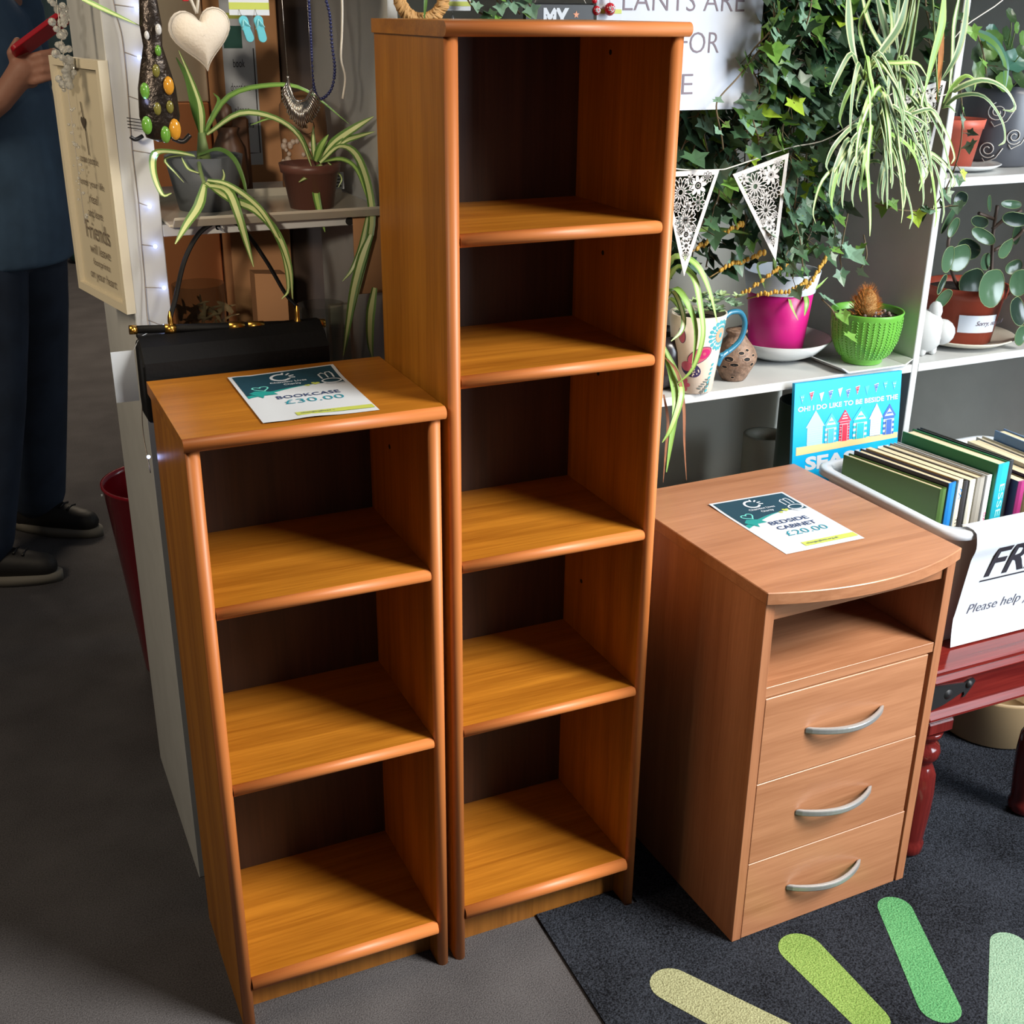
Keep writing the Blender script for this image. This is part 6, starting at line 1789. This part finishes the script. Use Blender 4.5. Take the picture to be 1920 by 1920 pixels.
def book(x, th, h, d, cover, spine, label, txt=None, tcol=None, lean=0.0, y0=-0.012, hard=True, th_txt=0.45, tz=0.5, rot=0.0):
    t = thing('book', label, 'book', (x, y0, zb + 0.0068), rot, 'books in the free tub')
    t.rotation_euler = (0, lean, rot)
    c = 0.0022 if hard else 0.0006
    m = MB()
    m.box(0, 0.001, 0, c, d, h, 0.0004); m.box(th - c, 0.001, 0, th, d, h, 0.0004)
    m.build('cover', cover, t)
    m = MB()
    r = min(0.004, th * 0.25)
    m.prism([(0, 0.0008), (0, -0.001), (th * 0.25, -r), (th * 0.75, -r), (th, -0.001), (th, 0.0008)], 'z', 0, h)
    if txt:
        # lettering runs down the spine
        fs2 = lambda u, v: (th * 0.5 + (v - 0.5) * th * th_txt, -r - 0.0004, h * tz - u)
        m.text(txt, fs2, 0, 0, w=len(txt) * 0.0105 * (th_txt * th / 0.008), h=1.0, mi=1)
    m.build('spine', [spine, tcol or M_BLACK], t)
    m = MB(); m.box(c + 0.0001, 0.0012, 0.002, th - c - 0.0001, d - (0.004 if hard else 0.001), h - (0.003 if hard else 0.0002))
    m.build('pages', PAGES, t)
    return t


def bm(n, c, r=0.5): return mat('book_' + n, c, r)


BK = [
    # th, h, d, cover, spine, label, text, textcolour
    (0.0165, 0.2370, 0.205, bm('olive_green', (66, 96, 38)), bm('olive_green', (66, 96, 38)), 'olive green hardback at the left end of the tub', None, None),
    (0.0190, 0.2445, 0.200, bm('midnight', (44, 42, 62)), bm('bright_blue', (18, 116, 190)), 'dark jacketed book with a bright blue spine second from the left', None, None),
    (0.0120, 0.2475, 0.195, bm('buff', (206, 178, 120)), bm('cream', (222, 214, 192)), 'cream spined book reading THE ICE with a blue emblem', 'THE ICE', None),
    (0.0110, 0.2430, 0.195, bm('charcoal', (48, 46, 48)), bm('charcoal', (48, 46, 48)), 'thin charcoal book between two cream spines', None, None),
    (0.0150, 0.2430, 0.195, bm('dark_brown', (70, 54, 42)), bm('ivory', (214, 210, 194)), 'ivory spined book fifth from the left in the tub', None, None),
    (0.0210, 0.2450, 0.200, bm('taupe', (150, 144, 134)), bm('taupe', (150, 144, 134)), 'taupe grey hardback beside the white spined diary', None, None),
    (0.0120, 0.2460, 0.200, bm('pale_grey', (196, 198, 200)), bm('white', (226, 228, 232)), 'white spined book with pink lettering left of the tall green book', 'DAILY', mat('pink_ink', (196, 60, 120), 0.6)),
    (0.0290, 0.2660, 0.205, bm('emerald', (20, 112, 62)), bm('cyan', (20, 164, 184)), 'tall emerald book with a cyan spine reading ESSENTIAL WO', 'ESSENTIAL', mat('pale_cyan_ink', (170, 232, 236), 0.6)),
    (0.0110, 0.2670, 0.200, bm('slate_black', (46, 50, 54)), bm('slate_black', (46, 50, 54)), 'tall thin slate black book behind the emerald one', None, None),
    (0.0170, 0.2320, 0.180, bm('plum', (70, 44, 76)), bm('magenta', (150, 34, 100)), 'paperback with a magenta and purple spine right of the emerald book', 'RIC', mat('pale_pink_ink', (226, 196, 214), 0.6)),
    (0.0180, 0.2260, 0.180, bm('khaki', (90, 76, 48)), bm('khaki', (90, 76, 48)), 'khaki brown book between two purple paperbacks', None, None),
    (0.0220, 0.2320, 0.180, bm('violet', (58, 42, 76)), bm('violet', (58, 42, 76)), 'violet paperback with pale lettering right of the khaki book', 'WILD', mat('pale_pink_ink', (226, 196, 214), 0.6)),
    (0.0170, 0.2400, 0.180, bm('sand', (196, 186, 168)), bm('sand', (196, 186, 168)), 'sand coloured paperback past the violet one', None, None),
    (0.0150, 0.2360, 0.180, bm('dusk', (72, 60, 92)), bm('dusk', (72, 60, 92)), 'dusky purple paperback past the sand coloured one', None, None),
    (0.0170, 0.2380, 0.185, bm('linen', (206, 198, 182)), bm('linen', (206, 198, 182)), 'linen coloured book left of the blue hardback', None, None),
    (0.0240, 0.2560, 0.200, bm('steel_blue', (96, 128, 168)), bm('steel_blue', (96, 128, 168)), 'thick steel blue book standing tall at the right of the tub', None, None),
]
x = 1.2375
ROT = (11.2, 11.2, 11.0, 10.8, 10.5, 10.0, 9.4, 8.6, 7.6, 3, 2.5, 2, 1.2, 1, 0.5, 0)
for i, (th, h, d, cv, spn, lb, tx, tc) in enumerate(BK):
    y0 = 0.046 if i < 9 else 0.030 + 0.005 * ((i * 7) % 3)
    if i == 7: y0 = 0.040; x += 0.002
    if i == 15: y0 = 0.002
    tb_ = book(x, th, h, d, cv, spn, lb, tx, tc, 0.0, y0, hard=i not in (2, 4, 9, 11, 12, 13), rot=math.radians(ROT[i]), tz=0.86 if tx == 'ESSENTIAL' else 0.72)
    if tx == 'ESSENTIAL':
        m = MB()
        m.text('WO', lambda u, v: (th * 0.5 + (v - 0.5) * th * 0.62, -0.0046, h * 0.42 - u), 0, 0, w=0.060, h=1.0, bold=0.02)
        m.build('lettering', mat('pale_cyan_ink', (170, 232, 236), 0.6), tb_)
    if tx == 'THE ICE':
        m = MB(); m.line([(0.003, 0.0), (0.009, 0.004), (0.003, 0.010), (0.009, 0.014), (0.004, 0.019)], 0.0018, lambda u, v: (u, -0.0036, h - 0.034 + v))
        m.build('emblem', bm('bright_blue', (18, 116, 190)), tb_)
    x += th / math.cos(math.radians(ROT[i])) + 0.0012

# ------------------------------------------------------------------ seaside sign
SG = thing('seaside_sign', 'bright blue seaside sign with bunting and beach huts leaning behind the tub', 'sign', (0, 0, 0))
S0 = Vector((1.154, 0.3145, TZ + 0.0032))
sux = Vector((1, 0.0, -0.012)).normalized()
suz = Vector((0.0, 0.036, 0.350)).normalized()
snn = sux.cross(suz).normalized()
if snn.y > 0: snn = -snn
SW, SHH = 0.252, 0.353
sgn = lambda k: (lambda u, v: S0 + sux * u + suz * v + snn * (0.0002 + k * 0.0003))
m = MB()
Mx = Matrix(((sux.x, -snn.x, suz.x, S0.x), (sux.y, -snn.y, suz.y, S0.y), (sux.z, -snn.z, suz.z, S0.z), (0, 0, 0, 1)))
m.T = Mx; m.box(0, 0, 0, SW, 0.008, SHH, 0.0006)
m.build('board', mat('sky_blue_print', (0, 164, 222), 0.4), SG)
m = MB()
WHT, RED, NAV, TEL, MNT, SND, CYN = range(7)
TOPV = SHH
f1 = sgn(1); f2 = sgn(2); f3 = sgn(3); f4 = sgn(4)
# printed bunting
for i, (u, dv) in enumerate(((0.018, 0.030), (0.039, 0.026), (0.062, 0.030), (0.083, 0.028), (0.105, 0.026), (0.124, 0.030), (0.146, 0.026), (0.169, 0.028), (0.191, 0.026), (0.213, 0.024), (0.235, 0.026))):
    k = i % 5
    s_ = 0.0055
    tri = [(u - s_, TOPV - dv + 0.006), (u + s_, TOPV - dv + 0.008), (u, TOPV - dv - 0.010)]
    if k in (2, 4, 0) and i not in (5,):
        m.flat(tri, f1, WHT if i in (2, 4, 6, 8) else CYN)
        if i in (0, 3, 9, 10):
            for q in ((-0.002, 0.003), (0.002, 0.003), (0, -0.003)): m.flat(ell(u + q[0], TOPV - dv + q[1], 0.0012, 0.0012, 6), f2, WHT)
    else:
        m.flat(tri, f1, WHT); m.flat([(u + (x_ - u) * 0.8, TOPV - dv + (z_ - TOPV + dv) * 0.8) for x_, z_ in tri], f2, RED if i in (1, 6) else NAV)
        for q in ((-0.002, 0.003), (0.002, 0.003), (0, -0.003)): m.flat(ell(u + q[0], TOPV - dv + q[1], 0.001, 0.001, 6), f3, WHT)
m.text('OH! I DO LIKE TO BE BESIDE THE', f1, 0.009, TOPV - 0.0545, w=0.236, h=0.0098, mi=WHT, bold=0.03)
# huts: x0, x1, roof peak v, eave v, base v, style
HUTS = [(0.028, 0.072, -0.055, -0.087, MNT, MNT, None), (0.070, 0.104, -0.064, -0.088, CYN, WHT, CYN), (0.103, 0.135, -0.061, -0.084, RED, RED, RED), (0.136, 0.177, -0.059, -0.085, TEL, WHT, TEL), (0.177, 0.211, -0.057, -0.087, WHT, WHT, None), (0.209, 0.243, -0.062, -0.086, NAV, WHT, NAV)]
BASE = -0.122
for (x0, x1, pk, ev_, cs, cw, door) in HUTS:
    a, b_, p, e, c0 = x0 + 0.004, x1 - 0.004, TOPV + pk, TOPV + ev_, TOPV + BASE
    xm = (x0 + x1) / 2
    m.flat([(a, c0), (b_, c0), (b_, e), (a, e)], f1, cw)
    if door is not None:
        n = 7
        for i in range(0, n, 2):
            z0 = c0 + (e - c0) * i / n; z1 = c0 + (e - c0) * (i + 1) / n
            m.flat([(a, z0), (b_, z0), (b_, z1), (a, z1)], f2, cs if cs != RED else WHT)
            if cs == RED: m.flat([(a, z0 + 0.001), (b_, z0 + 0.001), (b_, z1 - 0.0006), (a, z1 - 0.0006)], f3, RED)
    m.flat([(x0, e), (x1, e), (xm, p)], f2, cs if door is not None else cw)
    if door is not None and cs != RED:
        q = 0.66
        m.flat([(xm - (xm - x0) * q, e + 0.001), (xm + (xm - x0) * q, e + 0.001), (xm, e + (p - e) * q)], f3, WHT)
        m.flat([(xm - (xm - x0) * 0.42, e + 0.005), (xm + (xm - x0) * 0.42, e + 0.005), (xm + (xm - x0) * 0.28, e + 0.0085), (xm - (xm - x0) * 0.28, e + 0.0085)], f4, cs)
    if cs == RED:
        for i in range(3): m.flat([(xm - 0.007 + 0.002 * i, e + 0.005 + 0.005 * i), (xm + 0.007 - 0.002 * i, e + 0.005 + 0.005 * i), (xm + 0.006 - 0.002 * i, e + 0.007 + 0.005 * i), (xm - 0.006 + 0.002 * i, e + 0.007 + 0.005 * i)], f3, WHT)
    if door is not None:
        dw = (b_ - a) * 0.27
        m.flat([(xm - dw, c0), (xm + dw, c0), (xm + dw, e - 0.006), (xm - dw, e - 0.006)], f4, door)
        m.line([(xm - dw, c0), (xm - dw, e - 0.006), (xm + dw, e - 0.006), (xm + dw, c0)], 0.0009, sgn(5), WHT)
    else:
        for i in range(8):
            z = c0 + (e - c0) * (i + 0.5) / 8
            m.line([(a, z), (b_, z)], 0.0005, f3, WHT if cs == MNT else MNT)
m.flat([(0.008, TOPV - 0.138), (SW - 0.002, TOPV - 0.131), (SW - 0.002, TOPV - 0.120), (0.008, TOPV - 0.122)], f1, SND)
m.text('SEASIDE', f1, 0.030, TOPV - 0.170, w=0.200, h=0.027, mi=WHT, bold=0.045)
m.build('printing', [M_PAPER, mat('print_red', (206, 40, 70), 0.5), mat('print_navy', (52, 96, 176), 0.5), mat('print_teal', (30, 178, 190), 0.5), mat('print_mint', (160, 216, 210), 0.5), mat('print_sand', (232, 196, 140), 0.5), mat('print_cyan', (70, 176, 220), 0.5)], SG)

# ------------------------------------------------------------------ beige tub under the table
m = MB()
m.lathe([(0.105, 0), (0.110, 0.004), (0.122, 0.105), (0.124, 0.112), (0.119, 0.112), (0.106, 0.010), (0.0004, 0.010)], (1.625, 0.185, 0.0058), 48)
tag(m.build('round_tub', mat('beige_plastic', (166, 140, 104), 0.5)), 'round beige tub on the rug under the red table', 'tub')

# ------------------------------------------------------------------ person
PR = thing('person', 'person in a blue t-shirt and dark jeans looking down at a red phone', 'person', (0, 0, 0))
SKIN = mat('skin', (178, 128, 108), 0.55)
F = Vector((0.8, -0.6, 0)); R_ = Vector((-0.6, -0.8, 0)); Z = Vector((0, 0, 1))
C0 = Vector((-0.100, 1.885, 0))


def bp(f, r, z): return C0 + F * f + R_ * r + Z * z


hand = Vector((-0.008, 1.682, 1.250))
wrist = Vector((-0.062, 1.690, 1.188))
el_r = Vector((-0.235, 1.700, 1.075))
sh_r = bp(0.0, 0.185, 1.385)
sh_l = bp(0.0, -0.185, 1.385)
el_l = bp(-0.02, -0.225, 1.10)
wr_l = bp(0.10, -0.235, 0.87)
hip_r, hip_l = bp(0.0, 0.085, 0.86), bp(0.0, -0.085, 0.86)
kn_r, kn_l = Vector((-0.185, 1.765, 0.47)), Vector((-0.062, 2.005, 0.47))
an_r, an_l = Vector((-0.270, 1.760, 0.095)), Vector((-0.115, 2.055, 0.095))
m = MB()
m.limb([bp(0, 0, 0.88), bp(0.015, 0, 1.08), bp(0, 0, 1.30)], [0.115, 0.110, 0.120], 20)
m.limb([sh_l, bp(0, 0, 1.40), sh_r], [0.050, 0.060, 0.050], 16)
m.limb([bp(0, 0, 1.38), bp(0.03, 0, 1.47)], [0.052, 0.050], 16)
m.limb([bp(0.045, 0, 1.545), bp(0.040, 0, 1.60)], [0.066, 0.078], 20)
m.limb([bp(0.075, 0, 1.505), bp(0.060, 0, 1.56)], [0.036, 0.055], 16)
m.limb([bp(0.118, 0, 1.585), bp(0.138, 0, 1.552)], [0.010, 0.014], 10)
for s_ in (1, -1):
    m.limb([bp(0.035, 0.074 * s_, 1.575), bp(0.030, 0.078 * s_, 1.545)], [0.014, 0.010], 10)
m.limb([bp(0.106, -0.022, 1.528), bp(0.112, 0, 1.527), bp(0.106, 0.022, 1.528)], [0.006, 0.008, 0.006], 8)
m.limb([sh_r, el_r], [0.050, 0.040], 14); m.limb([el_r, wrist], [0.040, 0.027], 14)
m.limb([sh_l, el_l], [0.050, 0.040], 14); m.limb([el_l, wr_l], [0.040, 0.027], 14)
for h_, k_, a_ in ((hip_r, kn_r, an_r), (hip_l, kn_l, an_l)):
    m.limb([h_, k_], [0.080, 0.052], 14); m.limb([k_, k_.lerp(a_, 0.3), a_], [0.050, 0.054, 0.036], 14)
# right hand: palm, four fingers round the back of the phone, thumb along its edge
m.limb([wrist, wrist.lerp(hand, 0.5), hand], [0.026, 0.028, 0.031], 14)
m.limb([hand + Vector((0.006, 0.012, 0.016)), hand + Vector((0.010, 0.010, -0.020))], [0.022, 0.022], 12)
for i in range(4):
    b0 = hand + Vector((0.014, -0.016, 0.024 - 0.0165 * i))
    ln = (0.92, 1.0, 0.94, 0.76)[i]
    p1 = b0 + Vector((0.026, -0.012, 0.008)) * ln
    p2 = p1 + Vector((0.024, 0.004, 0.005)) * ln
    p3 = p2 + Vector((0.010, 0.018, 0.002)) * ln
    m.limb([b0, p1, p2, p3], [0.0098, 0.0092, 0.0084, 0.0072], 10)
m.limb([hand + Vector((-0.014, 0.004, 0.004)), hand + Vector((-0.022, -0.004, 0.034)), hand + Vector((-0.006, -0.006, 0.060))], [0.013, 0.0115, 0.0085], 10)
# left hand hangs relaxed
lh = wr_l + (wr_l - el_l).normalized() * 0.075
m.limb([wr_l, lh], [0.026, 0.032], 12)
dv = (wr_l - el_l).normalized()
for i in range(4):
    b0 = lh + F * (0.026 - 0.0175 * i) + dv * 0.012
    m.limb([b0, b0 + dv * 0.035, b0 + dv * 0.060 - R_ * -0.012, b0 + dv * 0.072 + R_ * 0.022], [0.0098, 0.0092, 0.0084, 0.0072], 10)
m.limb([lh + F * 0.024 - dv * 0.02, lh + F * 0.046 + dv * 0.015, lh + F * 0.044 + dv * 0.042], [0.013, 0.0115, 0.0088], 10)
remesh_merge(m, 0.0042, 'body', SKIN, PR, 4)
# eyes, hair
for s_ in (1, -1):
    m = MB(); m.ball(bp(0.108, 0.030 * s_, 1.580), 0.010, 12); m.ball(bp(0.1145, 0.030 * s_, 1.578), 0.005, 10, 1)
    m.build('eye', [M_CERAMIC, M_BLK], PR)
m = MB()
m.limb([bp(0.020, 0, 1.600), bp(0.025, 0, 1.622)], [0.085, 0.080], 20); m.limb([bp(-0.022, 0.0, 1.52), bp(0.0, 0, 1.60)], [0.05, 0.074], 16)
remesh_merge(m, 0.006, 'hair', mat('hair_brown', (52, 40, 34), 0.6, bump=(200, 0.6)), PR, 3)
# t-shirt
m = MB()


def torso(levels):
    n = 28
    vs = []
    for (f, z, a, b_) in levels:
        for i in range(n):
            t_ = 2 * PI * i / n
            vs.append(bp(f + b_ * math.cos(t_), a * math.sin(t_), z))
    fs = [(k * n + i, k * n + (i + 1) % n, (k + 1) * n + (i + 1) % n, (k + 1) * n + i) for k in range(len(levels) - 1) for i in range(n)]
    m.add(vs, fs, 0, True)
    o = len(m.v) - len(vs)
    m.f.append(tuple(o + i for i in range(n))[::-1]); m.m.append(0); m.sm.append(True)
    m.f.append(tuple(o + (len(levels) - 1) * n + i for i in range(n))); m.m.append(0); m.sm.append(True)


torso([(0.006, 0.795, 0.182, 0.148), (0.010, 0.86, 0.180, 0.150), (0.018, 1.00, 0.172, 0.150), (0.016, 1.15, 0.176, 0.142), (0.006, 1.28, 0.190, 0.130), (0.0, 1.36, 0.178, 0.105), (0.0, 1.415, 0.11, 0.075), (0.008, 1.435, 0.068, 0.062)])
for s0, e0 in ((sh_r, el_r), (sh_l, el_l)):
    m.limb([s0 + Vector((0, 0, -0.005)), s0.lerp(e0, 0.62)], [0.070, 0.066], 16)
SHIRT = mat('blue_tshirt', (72, 100, 130), 0.85, noise=(12, 0.18))
remesh_merge(m, 0.008, 'tshirt', SHIRT, PR, 5)
m = MB()
m.limb([bp(0.0, 0.06, 0.88), bp(0.0, -0.06, 0.88)], [0.128, 0.128], 18)
for h_, k_, a_ in ((hip_r, kn_r, an_r), (hip_l, kn_l, an_l)):
    m.limb([h_, h_.lerp(k_, 0.5), k_, k_.lerp(a_, 0.45), a_ + Vector((0.008, -0.004, 0.02))], [0.108, 0.098, 0.080, 0.082, 0.078], 18)
remesh_merge(m, 0.008, 'jeans', mat('dark_jeans', (44, 58, 80), 0.85, noise=(9, 0.35)), PR, 6)
# shoes
for an, d in ((an_r, Vector((0.93, -0.36, 0)).normalized()), (an_l, Vector((0.80, -0.60, 0)).normalized())):
    side = Vector((-d.y, d.x, 0))
    A0 = Vector((an.x, an.y, 0))
    m = MB()
    m.limb([A0 - d * 0.045 + Z * 0.052, A0 + d * 0.06 + Z * 0.050, A0 + d * 0.155 + Z * 0.040], [0.040, 0.043, 0.034], 16)
    m.limb([A0 - d * 0.03 + Z * 0.075, A0 + d * 0.03 + Z * 0.075], [0.042, 0.040], 14)
    sh = remesh_merge(m, 0.006, 'shoe', mat('black_trainer', (30, 29, 30), 0.6), PR, 4)
    m = MB()
    prof = []
    for i in range(28):
        a = 2 * PI * i / 28
        cx, cy = math.cos(a), math.sin(a)
        prof.append(A0 + d * (0.058 + 0.142 * cx) + side * (0.046 * cy * (1.0 if cx > -0.2 else 0.86)))
    lo = [p + Z * 0.001 for p in prof]; hi = [p + Z * 0.026 for p in prof]
    m.add(lo + hi, [tuple(range(28))[::-1], tuple(range(28, 56))] + [(i, (i + 1) % 28, 28 + (i + 1) % 28, 28 + i) for i in range(28)], 0, True)
    m.build('sole', mat('grey_sole', (120, 116, 108), 0.7), sh)
    m = MB()
    for k in range(4):
        q = A0 + d * (0.045 + 0.022 * k) + Z * (0.094 - 0.005 * k)
        m.tube([q - side * 0.022, q + Z * 0.004, q + side * 0.022], 0.0032, 6)
    m.build('laces', M_BLK, sh)
# phone
t = thing('phone', 'phone in a bright red case held in the hand of the person', 'phone', (0.036, 1.676, 1.322))
ax = Vector((0.83, 0.12, 0.545)).normalized()
nz = Vector((-0.36, 0.40, 0.84)); nz = (nz - ax * nz.dot(ax)).normalized()
ay = nz.cross(ax).normalized()
rm = Matrix((ax, ay, nz)).transposed()
t.rotation_euler = rm.to_euler()
m = MB(); m.prism(rrect(-0.076, -0.037, 0.076, 0.037, 0.010, 5), 'z', -0.006, 0.005)
m.build('case', mat('red_case', (196, 24, 44), 0.35), t, bevel=0.002, seg=2)
m = MB(); m.prism(rrect(-0.072, -0.033, 0.072, 0.033, 0.008, 5), 'z', 0.0051, 0.0058)
m.build('screen', mat('black_screen', (10, 10, 12), 0.1), t)
